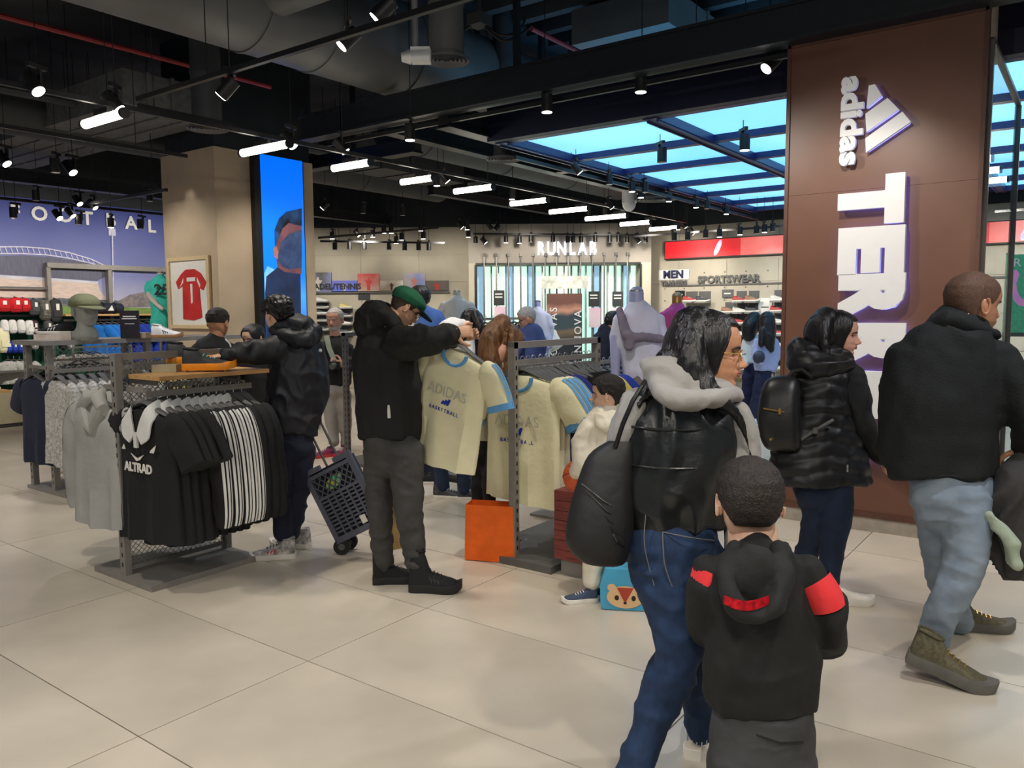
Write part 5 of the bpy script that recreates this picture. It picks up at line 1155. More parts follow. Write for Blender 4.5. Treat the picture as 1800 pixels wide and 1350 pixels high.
# ================================================================== man in navy jacket at the mesh rack
def man_navy():
    f = Fig('man in dark hooded rain jacket reaching over the wooden shelf', 5.25, (505, 975))
    f.tube([(512, 762, 0, 46, 34), (516, 720, 0, 50, 38), (520, 670, 0, 49, 40), (520, 628, 0, 44, 38), (516, 605, 0, 34, 32), (512, 590, 0, 22, 24)], round_=(0, 1))
    f.tube([(496, 612, -.08, 26, 26), (460, 618, -.16, 22, 22), (425, 620, -.22, 19, 19), (398, 626, -.3, 14, 14)])
    f.tube([(545, 612, .05, 22, 24), (560, 650, .06, 16, 20), (563, 690, .05, 14, 18), (555, 722, .0, 12, 15)])
    j = f.wear('jacket', K_navyj, .011, 3, (.009, (11, 11, 8), .004, (30, 30, 24)), seed=13)
    f.tube([(485, 582, -.05, 10, 16), (505, 590, -.12, 14, 16), (530, 598, -.1, 17, 22), (548, 592, .03, 16, 28)], rec=False); f.blob(527, 572, .02, 29, 20, 34, rot=15); f.blob(500, 574, .0, 22, 13, 26, rot=-20)
    f.wear('hood', K_navyj, .009, 3, (.006, (14, 14, 10), .003, (30, 30, 30)), seed=15)
    f.tube([(516, 738, 0, 34, 26), (516, 790, 0, 38, 29)])
    f.tube([(534, 790, .04, 21, 26), (528, 850, .04, 19, 22), (520, 905, .05, 16, 18), (512, 938, .06, 14, 15)])
    f.tube([(498, 790, -.06, 22, 26), (496, 850, -.06, 20, 22), (497, 910, -.05, 17, 18), (497, 940, -.05, 15, 15)])
    f.wear('trousers', C_navy, .012, 3, (.006, (5, 5, 12)), seed=17)
    f.head(489, 551, 62, -128, 8, 0); f.cyl_hand(398, 624, -.3, -1, .15, -.1, (0, -1, .2), .5, .95)
    f.body(S_pale, neck=[(506, 590, 0, 15, 17), (496, 570, 0, 15, 18)])
    f.hair(pm('wavy black hair', (22, 20, 20), rough=.45, var=.4, sc_=50, bump=.5, bsc=90), crop(.72, .46, .2), .065, fuzz=.03, freq=15)
    B().sph(f.P(563, 616, -.03), .012).build('logo_dot', M_paper, j)
    g = f.P(516, 965, .04); h = f.P(520, 972, -.05); mr = pm('red shoe panel', (200, 44, 46), rough=.5)
    shoe(f.t, (h.x+.0, h.y, 0), -RT-hf*.15, .29, pm('white shoe leather', (214, 208, 202), rough=.5, rgb2=(120, 118, 118), sc_=30), M_rub, mr, 1.15, laces=M_black, soleh=1.2); shoe(f.t, (g.x+.12*hf.x+.08*hr.x, g.y+.12*hf.y+.08*hr.y, 0), -RT+hf*.2, .29, pm('white shoe leather', (214, 208, 202)), M_rub, mr, 1.15, laces=M_black, soleh=1.2)
man_navy()
# ================================================================== woman in leather vest
def woman_vest():
    D = 2.62; f = Fig('black-haired woman in leather vest over grey hoodie and blue jeans', D, (1180, 1400))
    # grey hoodie sleeves and hood
    f.tube([(1300, 720, -.02, 24, 40), (1305, 780, -.02, 34, 40), (1300, 850, -.02, 34, 38), (1296, 930, -.02, 26, 30), (1294, 990, -.03, 20, 24)])
    f.tube([(1125, 705, 0, 28, 44), (1098, 760, .02, 26, 40), (1088, 800, .05, 24, 34), (1110, 860, .2, 22, 26), (1160, 880, .3, 18, 20)])
    f.wear('sleeves', K_hood, .01, 3, (.007, (10, 10, 6), .003, (30, 30, 30)), seed=21)
    f.tube([(1148, 665, -.05, 18, 20), (1170, 695, -.16, 20, 22), (1215, 705, -.2, 18, 24), (1262, 698, -.15, 16, 22), (1290, 690, -.02, 10, 18)], rec=False); f.tube([(1150, 650, .0, 16, 40), (1180, 660, -.05, 34, 50), (1240, 680, -.04, 30, 50), (1285, 695, .0, 12, 40)], rec=False); f.blob(1200, 680, -.08, 56, 36, 44)
    f.wear('hood', K_hood, .009, 9, (.005, (12, 12, 7), .002, (30, 30, 30)), seed=23)
    # vest
    f.tube([(1192, 928, 0, 84, 64), (1190, 880, 0, 92, 70), (1192, 820, 0, 98, 74), (1198, 760, 0, 100, 74), (1204, 712, 0, 92, 66), (1210, 685, 0, 70, 50), (1215, 665, 0, 40, 36)], n=24, round_=(0, 1))
    v = f.wear('vest', K_leather, .0095, 3, (.011, (9, 9, 4.5), .005, (22, 22, 12)), seed=25)
    # quilting seams
    for y0, dy in ((752, 0), (820, 0)):
        b = B(); pts = []
        for k in range(13):
            a = math.radians(-80+160*k/12); xx = 1198+99*math.sin(a); pts.append(f.P(xx, y0+4*math.cos(a*2), -f.px(74)*math.cos(a)-.004))
        b.tube(pts, .004, 6); b.build('seam', K_leather, v, True)
    # jeans
    f.tube([(1188, 895, 0, 66, 52), (1187, 930, 0, 76, 66), (1186, 955, 0, 83, 75), (1190, 1000, 0, 82, 74), (1196, 1045, 0, 70, 62)], n=22)
    f.tube([(1168, 1000, -.02, 60, 66), (1194, 1080, -.06, 54, 58), (1192, 1150, -.08, 45, 49), (1165, 1220, -.08, 38, 42), (1135, 1290, -.1, 32, 36), (1112, 1360, -.12, 30, 34), (1095, 1420, -.14, 26, 30)], n=20)
    f.tube([(1220, 1010, .06, 50, 60), (1225, 1100, .1, 46, 52), (1222, 1180, .14, 36, 42), (1226, 1240, .18, 28, 32), (1232, 1285, .2, 24, 27)], n=18)
    jn = f.wear('jeans', K_jean, .0105, 3, (.006, (6, 6, 14), .003, (28, 28, 40)), seed=27)
    st = pm('jean stitching', (104, 100, 98), rough=.8)
    def onb(u, v, dz): return f.P(u, v, dz)
    for pts in ([(1165, 935, -.112), (1168, 990, -.15), (1185, 1040, -.145)], [(1165, 935, -.112), (1215, 945, -.16), (1255, 950, -.11)], [(1135, 905, -.1), (1133, 960, -.11), (1150, 1030, -.12)]):
        B().tube([onb(*p) for p in cat(pts, 4)], .0018, 5).build('stitching', st, jn)
    # head and hair
    f.head(1243, 617, 138, 78, 3, -4, dd=-.02)
    f.body(S_tan, neck=[(1208, 700, 0, 30, 32), (1222, 660, -.01, 30, 32)], nz=60, nt=76, ears=False, lips=pm('rose lip', (160, 84, 78), rough=.4))
    f.glasses(M_gold)
    hb = B(); nt = 60
    f.hair(H_black, lambda a: .82 if a < .85 else (.82-(a-.85)*1.45 if a < 1.3 else .16), .05, fuzz=.01, freq=5)
    f.tube([(1222, 556, .0, 22, 38), (1213, 568, .0, 30, 52), (1203, 606, 0, 37, 62), (1197, 650, 0, 41, 60), (1204, 680, -.03, 38, 48)], rec=False)
    f.tube([(1228, 556, -.04, 22, 24), (1222, 600, -.1, 26, 18), (1218, 650, -.12, 28, 18), (1234, 690, -.12, 18, 14), (1280, 716, -.14, 7, 8), (1308, 760, -.12, 5, 6), (1320, 805, -.1, 3, 4)], rec=False)
    f.tube([(1186, 640, -.02, 38, 40), (1172, 672, -.06, 24, 36), (1140, 690, -.08, 8, 16), (1122, 715, -.08, 3, 6)], rec=False)
    f.tube([(1225, 660, -.12, 26, 12), (1262, 700, -.16, 14, 10), (1300, 735, -.13, 6, 8), (1316, 790, -.1, 4, 5)], rec=False); f.blob(1223, 594, 0, 45, 52, 60)
    f.wear('long_hair', H_black, .0085, 3, (.004, (40, 40, 6), .0025, (90, 90, 10)), seed=29)
    g = f.P(1218, 1330, .2); sneak = pm('cream sneaker leather', (226, 218, 206), rough=.5)
    shoe(f.t, (g.x, g.y, .0), hr*.35+hf, .26, sneak, M_rub, None, 1.1, soleh=1.6)
    g = f.P(1085, 1440, -.14); shoe(f.t, (g.x, g.y, 0), hr*.35+hf, .26, sneak, M_rub, None, 1.1, soleh=1.6)
    # torn hems
    for (u, v, d, w_) in ((1232, 1285, .2, 24),):
        b = B()
        for k in range(18): a = k/18*2*PI; p = f.P(u, v-6, d)+RT*math.cos(a)*f.px(w_+2)+FW*math.sin(a)*f.px(w_+4); b.bar(p, p-V((0, 0, .03+.02*random.random())), .004, .002)
        b.build('frayed_hem', pm('frayed cotton', (176, 190, 200), rough=.9), jn)
    # shoulder bag
    t = thing('tote_bag', 'large black quilted tote hanging from the shoulder of the leather-vested woman', 'bag', loc=f.P(1060, 985, -.02)); 
    bb = B(); n = 24; R = []
    for q in cat([(1092, 775, 22, 20), (1075, 800, 40, 30), (1064, 850, 50, 38), (1056, 910, 58, 44), (1052, 955, 56, 42), (1060, 985, 40, 30), (1068, 993, 22, 16)], 4):
        c = at(q[0], q[1], D-.03); f2 = D/FPX; ax = RT*math.cos(.1)-UP*math.sin(-.1); R.append([c+RT*(q[2]*f2*math.copysign(abs(math.cos(a))**.7, math.cos(a)))+FW*(q[3]*f2*math.sin(a)) for a in [k*2*PI/n for k in range(n)]])
    bb.loft(R); me = bb.mesh('shell', True)
    sm = bb.build('shell', pm('black quilted nylon', (22, 22, 24), rough=.6, var=.2, bump=.4, bsc=16), t, True)
    for k in range(5):
        b = B(); b.tube([at(1022+k*14-k*3, 850+k*16, D-.03-D/FPX*36), at(1060+k*6, 880+k*18, D-.03-D/FPX*45), at(1100, 905+k*14, D-.03-D/FPX*34)], .003, 5); b.build('quilt_seam', K_leather, sm, True)
    b = B(); b.tube([at(*p, D-.05-dz) for p, dz in (((1082, 785), .03), ((1095, 745), .06), ((1112, 705), .08), ((1128, 680), .07), ((1136, 668), .0))], .008, 8); b.build('strap', M_black, t, True)
woman_vest()
# ================================================================== small boy in black hoodie
def boy_front():
    D = 2.28; f = Fig('small boy in black hoodie with red sleeve bands walking in front', D, (1330, 1500))
    f.tube([(1342, 1244, 0, 96, 66), (1342, 1200, 0, 102, 74), (1336, 1120, 0, 98, 74), (1330, 1050, 0, 98, 70), (1328, 1000, 0, 92, 60), (1325, 970, 0, 62, 46), (1322, 955, 0, 40, 36)], n=24, round_=(0, 1))
    f.tube([(1412, 1000, 0, 32, 40), (1444, 1050, -.02, 34, 40), (1458, 1100, .0, 34, 38), (1454, 1120, .1, 30, 32), (1425, 1125, .22, 24, 26)])
    f.tube([(1248, 1000, .02, 26, 38), (1232, 1050, .02, 22, 38), (1234, 1100, .06, 24, 36), (1250, 1120, .2, 22, 28)])
    h = f.wear('hoodie', K_boy, .0095, 3, (.009, (8, 8, 6), .004, (24, 24, 24)), seed=31)
    f.tube([(1290, 965, -.06, 16, 18), (1276, 1020, -.16, 17, 18), (1296, 1068, -.2, 17, 20), (1330, 1084, -.2, 15, 20), (1362, 1062, -.2, 17, 20), (1376, 1015, -.16, 17, 18), (1366, 968, -.06, 15, 18)], rec=False); f.blob(1326, 1015, -.13, 48, 56, 36)
    hd = f.wear('hood', K_boy, .0085, 3, (.007, (10, 10, 9), .003, (30, 30, 30)), seed=33)
    # red printed band on the hood (plain, no figure)
    b = B(); n = 12; rr = []
    for k in range(n+1): x = 1272+80*k/n; dd = -.215-.02*math.sin(k/n*PI); rr.append((f.P(x, 1046+10*math.sin(k/n*PI), dd), f.P(x, 1062+12*math.sin(k/n*PI), dd-.002)))
    vs = [p for e in rr for p in e]; b.add(vs, [(2*i, 2*i+1, 2*i+3, 2*i+2) for i in range(n)]); b.build('red_print', pm('glossy red print', (206, 22, 34), rough=.3, rgb2=(120, 10, 20), sc_=60), hd)
    red = cloth('red band', (226, 52, 56))
    band(f, [(1412, 1000, 0, 32, 40), (1444, 1050, -.02, 34, 40), (1458, 1100, .0, 34, 38), (1454, 1120, .1, 30, 32)], 4, 11, 1.045, 'sleeve_band', red, h)
    band(f, [(1248, 1000, .02, 26, 38), (1232, 1050, .02, 22, 38), (1234, 1100, .06, 24, 36), (1250, 1120, .2, 22, 28)], 1, 6, 1.09, 'sleeve_band', red, h)
    f.tube([(1342, 1215, 0, 76, 48), (1341, 1250, 0, 86, 58), (1340, 1290, 0, 92, 66), (1338, 1340, 0, 88, 62)], n=22)
    f.tube([(1294, 1330, .0, 48, 54), (1292, 1400, 0, 44, 48), (1290, 1470, 0, 36, 40), (1288, 1500, 0, 32, 36)]); f.tube([(1384, 1330, .0, 48, 54), (1386, 1400, 0, 44, 48), (1388, 1470, 0, 36, 40), (1390, 1500, 0, 32, 36)])
    tr = f.wear('trousers', K_char, .011, 3, (.006, (7, 7, 8), .003, (28, 28, 28)), seed=35)
    B().tube([f.P(1330, 1292, -.118), f.P(1370, 1306, -.118), f.P(1412, 1305, -.09)], .003, 6).build('pocket_seam', K_boy, tr)
    f.head(1318, 880, 150, 172, 4, 0)
    f.body(S_pale, face=False, neck=[(1326, 985, .02, 44, 40), (1322, 930, .02, 42, 40)], nz=50, nt=60)
    f.hair(pm('boy dark hair', (38, 30, 26), rough=.6, var=.35, sc_=90, bump=.7, bsc=200), crop(.78, .5, .24), .045, fuzz=.008, freq=22, nzv=34, nt=90)
    for u in (1282, 1382):
        g = f.P(u, 1510, .05); shoe(f.t, (g.x, g.y, 0), hf*1, .2, C_navy, M_rub)
boy_front()
# ================================================================== woman in black puffer coat
def woman_puffer():
    D = 4.38; f = Fig('black-haired woman in black quilted coat and blue jeans with a backpack', D, (1440, 1060))
    f.tube([(1440, 850, 0, 92, 60), (1440, 815, 0, 86, 58), (1445, 760, 0, 74, 52), (1450, 700, 0, 66, 50), (1455, 655, 0, 58, 46), (1460, 630, 0, 40, 34)], n=24, round_=(0, 1))
    f.tube([(1385, 806, .02, 30, 40), (1365, 812, .02, 16, 30)], rec=False)
    c = f.wear('coat', K_puff, .01, 3, (.006, (9, 9, 9), .003, (26, 26, 26)), seed=41)
    # quilting: stepped ridges
    me = c.data; nv = len(me.vertices); co = np.empty(nv*3); no = np.empty(nv*3); me.vertices.foreach_get('co', co); me.vertices.foreach_get('normal', no); co = co.reshape(-1, 3); no = no.reshape(-1, 3)
    sx = np.abs((co-np.array(f.base)) @ np.array(hr)); d = .008*np.abs(np.sin((co[:, 2]+.25*sx)*PI/.075))-.003
    me.vertices.foreach_set('co', (co+no*d[:, None]).ravel()); me.update()
    f.tube([(1490, 655, -.06, 26, 28), (1505, 700, -.1, 24, 26), (1515, 745, -.1, 21, 24), (1535, 785, -.05, 17, 19), (1552, 806, -.02, 13, 14)])
    f.wear('sleeve', K_boy, .01, 3, (.006, (12, 12, 8), .003, (30, 30, 30)), seed=43)
    f.tube([(1404, 620, .05, 26, 30), (1420, 640, -.05, 30, 30), (1455, 645, -.12, 24, 24), (1490, 640, -.1, 12, 18)], rec=False); f.blob(1420, 630, .02, 40, 34, 40, rot=-15); f.blob(1452, 622, 0, 36, 24, 34)
    h = f.wear('hood', K_puff, .009, 3, (.006, (8, 8, 16), .003, (26, 26, 26)), seed=45)
    f.tube([(1446, 815, 0, 40, 32), (1446, 870, 0, 48, 36)])
    f.tube([(1470, 850, -.05, 30, 36), (1468, 910, -.06, 27, 30), (1462, 960, -.05, 22, 25), (1458, 1010, -.05, 17, 20), (1458, 1035, -.05, 15, 17)])
    f.tube([(1424, 850, .06, 30, 36), (1436, 905, .06, 26, 30), (1424, 955, .12, 22, 24), (1408, 1000, .2, 18, 20), (1402, 1025, .24, 15, 17)])
    f.wear('jeans', K_jeand, .011, 3, (.005, (6, 6, 14)), seed=47)
    f.head(1472, 587, 80, 66, 4, 0); f.cyl_hand(1553, 806, -.02, 1, .35, 0, (0, 0, 1), .7, .9)
    f.body(S_pink, neck=[(1460, 640, 0, 17, 18), (1466, 610, 0, 17, 18)], nz=52, nt=64, ears=False)
    f.hair(H_black, lambda a: .80 if a < .75 else (.80-(a-.75)*1.3 if a < 1.25 else .12), .05, fuzz=.008, freq=5)
    f.tube([(1455, 556, 0, 20, 28), (1440, 580, 0, 24, 34), (1438, 610, 0, 20, 30), (1446, 630, -.02, 16, 22)], rec=False); f.tube([(1454, 558, -.06, 10, 10), (1449, 590, -.09, 9, 9), (1452, 620, -.1, 8, 8), (1460, 640, -.1, 5, 6)], rec=False); f.blob(1448, 585, 0, 26, 33, 32)
    f.wear('long_hair', H_black, .0085, 3, (.003, (40, 40, 6)), seed=49)
    g = f.P(1448, 1062, -.05); shoe(f.t, (g.x, g.y, 0), hr*.9+hf*-.1, .26, pm('white sneaker', (236, 230, 220), rough=.5), M_rub, soleh=1.5); g = f.P(1398, 1045, .26); shoe(f.t, (g.x, g.y, .03), hr+hf*.3, .26, pm('white sneaker', (236, 230, 220)), M_rub, soleh=1.5, pitch=-.4)
    # zip pull
    B().bar(f.P(1490, 817, -.22), f.P(1490, 830, -.22), .008, .006).build('zip_pull', M_silver, c)
    # backpack
    t = thing('backpack', 'small black leather backpack with brass zips on the woman in the quilted coat', 'backpack', loc=f.P(1375, 790, -.08)); bb = B(); R = []; s = D/FPX; n = 28
    for q in cat([(1380, 660, 12, 10), (1376, 668, 26, 22), (1372, 690, 32, 32), (1370, 730, 35, 36), (1372, 765, 34, 34), (1376, 785, 30, 28), (1378, 792, 22, 18)], 4):
        c0 = at(q[0], q[1], D-.1); R.append([c0+(RT*.9-FW*.35).normalized()*(q[2]*s*math.copysign(abs(math.cos(a))**.6, math.cos(a)))+(FW*.9+RT*.35).normalized()*(q[3]*s*math.copysign(abs(math.sin(a))**.6, math.sin(a))) for a in [k*2*PI/n for k in range(n)]])
    bb.loft(R); sh = bb.build('shell', pm('smooth black leather', (24, 24, 25), rough=.4, var=.1, bump=.08), t, True)
    b = B(); b.tube([at(1342, 718, D-.2), at(1360, 721, D-.245), at(1378, 724, D-.225)], .004, 6); b.build('brass_zip', M_gold, sh, True); b = B(); b.box(at(1371, 723, D-.242), (.012, .012, .03)); b.box(at(1356, 772, D-.23), (.03, .01, .01)); b.build('zip_pull', M_gold, sh)
    b = B(); b.tube([at(1383, 668, D-.12), at(1395, 652, D-.13), at(1410, 650, D-.15), at(1428, 664, D-.2)], .012, 8); b.build('strap', M_black, t, True)
    b = B(); b.tube([at(1400, 778, D-.15), at(1430, 758, D-.2), at(1465, 738, D-.2)], .009, 8); b.box(at(1434, 757, D-.215), (.02, .02, .03)); b.build('lower_strap', M_steeld, t, True)
woman_puffer()
# ================================================================== man in black fleece
def man_fleece():
    D = 3.55; f = Fig('balding man in black fleece jacket and pale blue jeans walking', D, (1670, 1190))
    f.tube([(1656, 838, 0, 90, 58), (1656, 800, 0, 92, 62), (1662, 720, 0, 96, 68), (1670, 650, 0, 94, 66), (1678, 605, 0, 84, 58), (1684, 582, 0, 58, 44), (1688, 562, 0, 42, 38)], n=26, round_=(0, 1))
    f.tube([(1600, 625, .02, 34, 44), (1582, 690, .02, 30, 40), (1574, 750, .03, 26, 34), (1562, 795, .05, 18, 24), (1556, 812, .06, 13, 18)])
    f.tube([(1750, 625, -.03, 36, 44), (1776, 690, -.08, 32, 40), (1800, 740, -.12, 28, 34), (1808, 770, -.06, 22, 26), (1802, 790, -.02, 18, 20)])
    j = f.wear('jacket', K_fleece, .0105, 3, (.012, (6, 6, 3.5), .004, (22, 22, 16)), seed=51)
    f.tube([(1640, 572, .0, 14, 30), (1668, 562, -.06, 18, 24), (1710, 578, -.06, 16, 24), (1738, 590, .02, 10, 26)], rec=False); f.blob(1686, 578, 0, 50, 26, 42, rot=-12)
    f.wear('collar', K_fleece, .009, 3, (.005, (10, 10, 8)), seed=53)
    f.tube([(1672, 805, 0, 60, 42), (1672, 845, 0, 68, 50), (1673, 872, 0, 72, 54), (1674, 905, 0, 64, 48)], n=22)
    f.tube([(1694, 880, -.06, 43, 48), (1700, 950, -.1, 36, 41), (1690, 1005, -.12, 32, 35), (1664, 1060, -.1, 29, 31), (1645, 1105, -.06, 26, 28), (1640, 1124, -.04, 25, 27)], n=20)
    f.tube([(1648, 880, .06, 42, 48), (1654, 950, .1, 33, 38), (1660, 1010, .2, 29, 33), (1672, 1060, .3, 26, 30), (1684, 1090, .38, 24, 28)], n=20)
    f.wear('jeans', K_jeanl, .0105, 3, (.005, (7, 7, 15), .0025, (30, 30, 44)), seed=55)
    f.head(1708, 533, 112, 97, 6, 0); f.cyl_hand(1800, 790, -.02, -.2, 1, 0, (0, 0, 1), .9, 1)
    f.body(S_tan, neck=[(1688, 598, 0, 34, 32), (1694, 560, 0, 34, 34)], nz=56, nt=70, brows=H_fade)
    f.hair(pm('thin cropped hair', (92, 66, 50), rough=.7, var=.3, sc_=150, bump=.3, bsc=300), lambda a: .93 if a < .5 else (.93-(a-.5)*.55 if a < 1.25 else (.5 if a < 1.75 else .24)), .008, fuzz=.004, freq=20)
    olive = pm('olive mesh shoe', (74, 70, 52), rough=.7, rgb2=(98, 92, 66), sc_=60, bump=.3, bsc=120); so = pm('grey lug sole', (98, 96, 90), rough=.7)
    p = fl(1588, 1150); p = at(1592, 1140, D-.1); shoe(f.t, (p.x, p.y, .075), hr*.82-hf*.42, .34, olive, so, None, 1.2, pitch=-.28, laces=M_gold, soleh=1.6)
    p = at(1668, 1120, D+.42); shoe(f.t, (p.x, p.y, .0), hr*.9-hf*.1, .3, olive, so, None, 1.2, laces=M_gold, soleh=1.6)
    # coat he carries
    t = thing('carried_coat', 'dark coat with pale green lining carried beside the man in pale jeans', 'coat', loc=at(1775, 985, D-.1)); f2 = Fig.__new__(Fig); f2.D = D-.12; f2.t = t; f2.b = B(); f2.all = []
    f2.tube([(1800, 805, 0, 16, 20), (1792, 850, 0, 34, 34), (1785, 900, 0, 48, 40), (1790, 950, 0, 52, 40), (1805, 1000, 0, 40, 30)], rec=False); f2.wear('cloth', cloth('charcoal coat', (56, 54, 54)), .011, 2, (.02, (9, 9, 3)), seed=57)
    f2.tube([(1740, 908, -.06, 9, 14), (1757, 925, -.08, 10, 16), (1775, 955, -.1, 11, 18), (1780, 990, -.1, 12, 18)], rec=False); f2.wear('lining', cloth('pale green lining', (170, 184, 164)), .009, 2, (.012, (14, 14, 9)), seed=58)
man_fleece()
# ================================================================== boy in cream hoodie
def boy_cream():
    D = 4.4; f = Fig('young boy in cream tracksuit holding a basketball by the plank box', D, (1050, 1052))
    f.tube([(1060, 868, 0, 36, 34), (1060, 830, 0, 40, 36), (1060, 780, 0, 42, 36), (1064, 742, 0, 36, 32), (1066, 725, 0, 24, 24)], round_=(0, 1))
    f.tube([(1034, 752, -.02, 18, 22), (1022, 785, -.04, 19, 20), (1020, 815, -.04, 16, 18), (1010, 832, .04, 12, 14)]); f.tube([(1092, 752, 0, 16, 22), (1098, 800, 0, 15, 20), (1080, 830, .14, 12, 14), (1050, 838, .2, 10, 12)])
    f.wear('hoodie', K_cream, .01, 3, (.007, (9, 9, 7), .003, (28, 28, 28)), seed=61)
    f.blob(1070, 738, -.06, 28, 18, 22); f.tube([(1048, 735, -.04, 10, 14), (1066, 750, -.12, 12, 14), (1088, 740, -.06, 10, 14)], rec=False); f.wear('hood', K_cream, .009, 3, (.005, (12, 12, 9)), seed=63)
    f.tube([(1060, 845, 0, 28, 26), (1060, 890, 0, 33, 29)]); f.tube([(1045, 890, -.02, 20, 24), (1044, 950, -.02, 18, 22), (1042, 1000, -.02, 17, 19), (1042, 1024, -.02, 17, 19)]); f.tube([(1078, 890, .04, 20, 24), (1080, 950, .04, 18, 22), (1080, 1005, .04, 17, 19), (1080, 1018, .04, 16, 18)])
    f.wear('joggers', K_cream, .011, 3, (.006, (8, 8, 10)), seed=65)
    f.head(1069, 692, 66, -104, 2, 0); f.cyl_hand(1008, 832, .05, -.2, .3, 1, (1, 0, 0), .5, .75); f.cyl_hand(1046, 838, .2, -1, 0, .2, (-.2, 0, 1), .5, .75)
    f.body(S_pale, neck=[(1068, 740, 0, 15, 16), (1070, 715, 0, 15, 16)]); f.hair(H_short, crop(.74, .5, .2), .06, fuzz=.02, freq=10)
    for u, v, d in ((1050, 1052, -.02), (1088, 1040, .05)):
        g = f.P(u, v, d); shoe(f.t, (g.x, g.y, 0), -hr+hf*-.15, .2, cloth('slate shoe', (60, 72, 92)), M_rub, soleh=1.3)
    p = at(1020, 838, 4.5); t = thing('basketball', 'orange basketball held by the boy in cream', 'ball', loc=p); b = B(); b.sph(p, .1, 24, 16); b.build('ball', pm('orange rubber', (196, 84, 44), rough=.6, bump=.3, bsc=300), t, True)
    b = B()
    for a in (RT, (UP+FW*.4).normalized(), (RT+UP).normalized()):
        u_ = a.orthogonal().normalized(); w_ = a.cross(u_); b.tube([p+(u_*math.cos(k*PI/16)+w_*math.sin(k*PI/16))*.1005 for k in range(33)], .0015, 5)
    b.build('seams', M_black, t)
boy_cream()
# ================================================================== shoppers further back
def man_grey():
    f = Fig('grey-bearded man in black sweatshirt and light grey joggers holding a camera', 8.9, (590, 798))
    f.tube([(590, 674, 0, 27, 20), (590, 645, 0, 28, 21), (589, 618, 0, 28, 20), (589, 602, 0, 20, 15), (589, 592, 0, 10, 10)])
    f.tube([(567, 608, 0, 9, 11), (563, 632, 0, 8, 10), (568, 652, -.05, 7, 8), (588, 644, -.18, 6, 6), (597, 641, -.22, 5, 5)]); f.tube([(611, 608, 0, 9, 11), (617, 632, 0, 8, 10), (613, 648, -.05, 7, 8), (604, 643, -.2, 5, 6)])
    f.wear('sweatshirt', K_boy, .016, 3, (.007, (8, 8, 7)), seed=71)
    f.tube([(590, 668, 0, 25, 18), (590, 690, 0, 25, 18)]); f.tube([(578, 690, 0, 14, 15), (582, 730, 0, 12, 12), (586, 765, -.02, 9, 10), (587, 778, -.02, 9, 10)]); f.tube([(603, 690, 0, 14, 15), (606, 735, .05, 12, 12), (608, 772, .1, 9, 10), (608, 785, .1, 9, 10)])
    f.wear('joggers', K_grey, .016, 3, (.007, (7, 7, 9)), seed=73)
    f.head(589, 561, 40, -14, 4, 0); f.cyl_hand(600, 641, -.22, -.6, -.2, -.3, (0, 0, 1), .8)
    f.body(S_pink, neck=[(589, 598, 0, 9, 9), (589, 580, 0, 9, 9)], nz=40, nt=48, brows=H_grey); f.hair(H_grey, crop(.8, .5, .2), .02, fuzz=.006)
    b = B(); R = []
    for i in range(9):
        z = -.03+.23*i/8; R.append([f.M @ headsurf(max(z, 0), t, .025)+V((0, 0, min(z, 0)*f.hs)) for t in [-1.45+2.9*k/24 for k in range(25)]])
    b.loft(R, cap=False, close=False); b.build('beard', pm('white beard', (196, 192, 186), rough=.8, var=.15, sc_=80, bump=.5, bsc=200), f.t, True)
    b = B(); b.tube([f.P(574, 590, -.1), f.P(578, 610, -.16), f.P(590, 640, -.2)], [(.03, .004)]*3, 8); b.build('camera_strap', cloth('olive webbing', (140, 146, 130)), f.t, True)
    q = f.P(588, 642, -.26); t = thing('photo_camera', 'small dark camera in the hands of the grey-bearded man', 'camera', loc=q); M = frame(q, RT); b = B(M); b.box((0, 0, 0), (.12, .05, .08)); b.build('camera_body', M_black, t); b = B(M); b.cyl((0, -.02, 0), (-.01, -.08, -.01), .032, n=16); b.build('lens', M_steeld, t, True); b = B(M); b.box((0, 0, .05), (.04, .04, .025)); b.build('viewfinder', M_silver, t)
    g = f.P(588, 795, -.04); shoe(f.t, (g.x, g.y, 0), -hr*.7-hf*.5, .28, pm('navy red shoe', (44, 48, 92), rgb2=(170, 40, 60), sc_=14), pm('red sole', (200, 60, 70)), soleh=1.3); g = f.P(608, 797, .1); shoe(f.t, (g.x, g.y, 0), -hr*.2-hf, .28, pm('navy red shoe', (44, 48, 92)), pm('red sole', (200, 60, 70)), soleh=1.3)
man_grey()
def simple(label, D, base, torso, arms, legs, headp, mats, sk=S_mid, hair=None, hairline=None, th=.05, long_=None, extra=None, shoes=None, neck=None, face=True, seed=0, tm='top', lm='trousers', taper=3.0):
    """a shopper further back, with the same construction and fewer details"""
    f = Fig(label, D, base)
    f.tube(torso, round_=(0, 1))
    for a in arms: f.tube(a)
    f.wear(tm, mats[0], .016, 3, (.007, (8, 8, 7)), seed=seed)
    if legs:
        for i, a in enumerate(legs): f.tube([(q[0], q[1], q[2], q[3]*(.86 if i == 0 else 1), q[4]*(.84 if i == 0 else 1)) for q in a])
        f.wear(lm, mats[1], .018, 3, (.006, (7, 7, 9)), seed=seed+1)
    f.head(*headp)
    if extra: extra(f)
    f.body(sk, neck=neck, nz=40, nt=48, face=face, ears=not long_)
    if hair: f.hair(hair, hairline or crop(.76, .5, .2), th, fuzz=.014, taper=taper)
    if long_:
        for a in long_[1]: f.tube(a, rec=False)
        f.wear('long_hair', long_[0], .012, 3, (.003, (40, 40, 6)), seed=seed+2)
    for (u, v, d, dr, up, so) in (shoes or []):
        g = f.P(u, v, d); shoe(f.t, (g.x, g.y, 0), dr, .28, up, so)
    return f
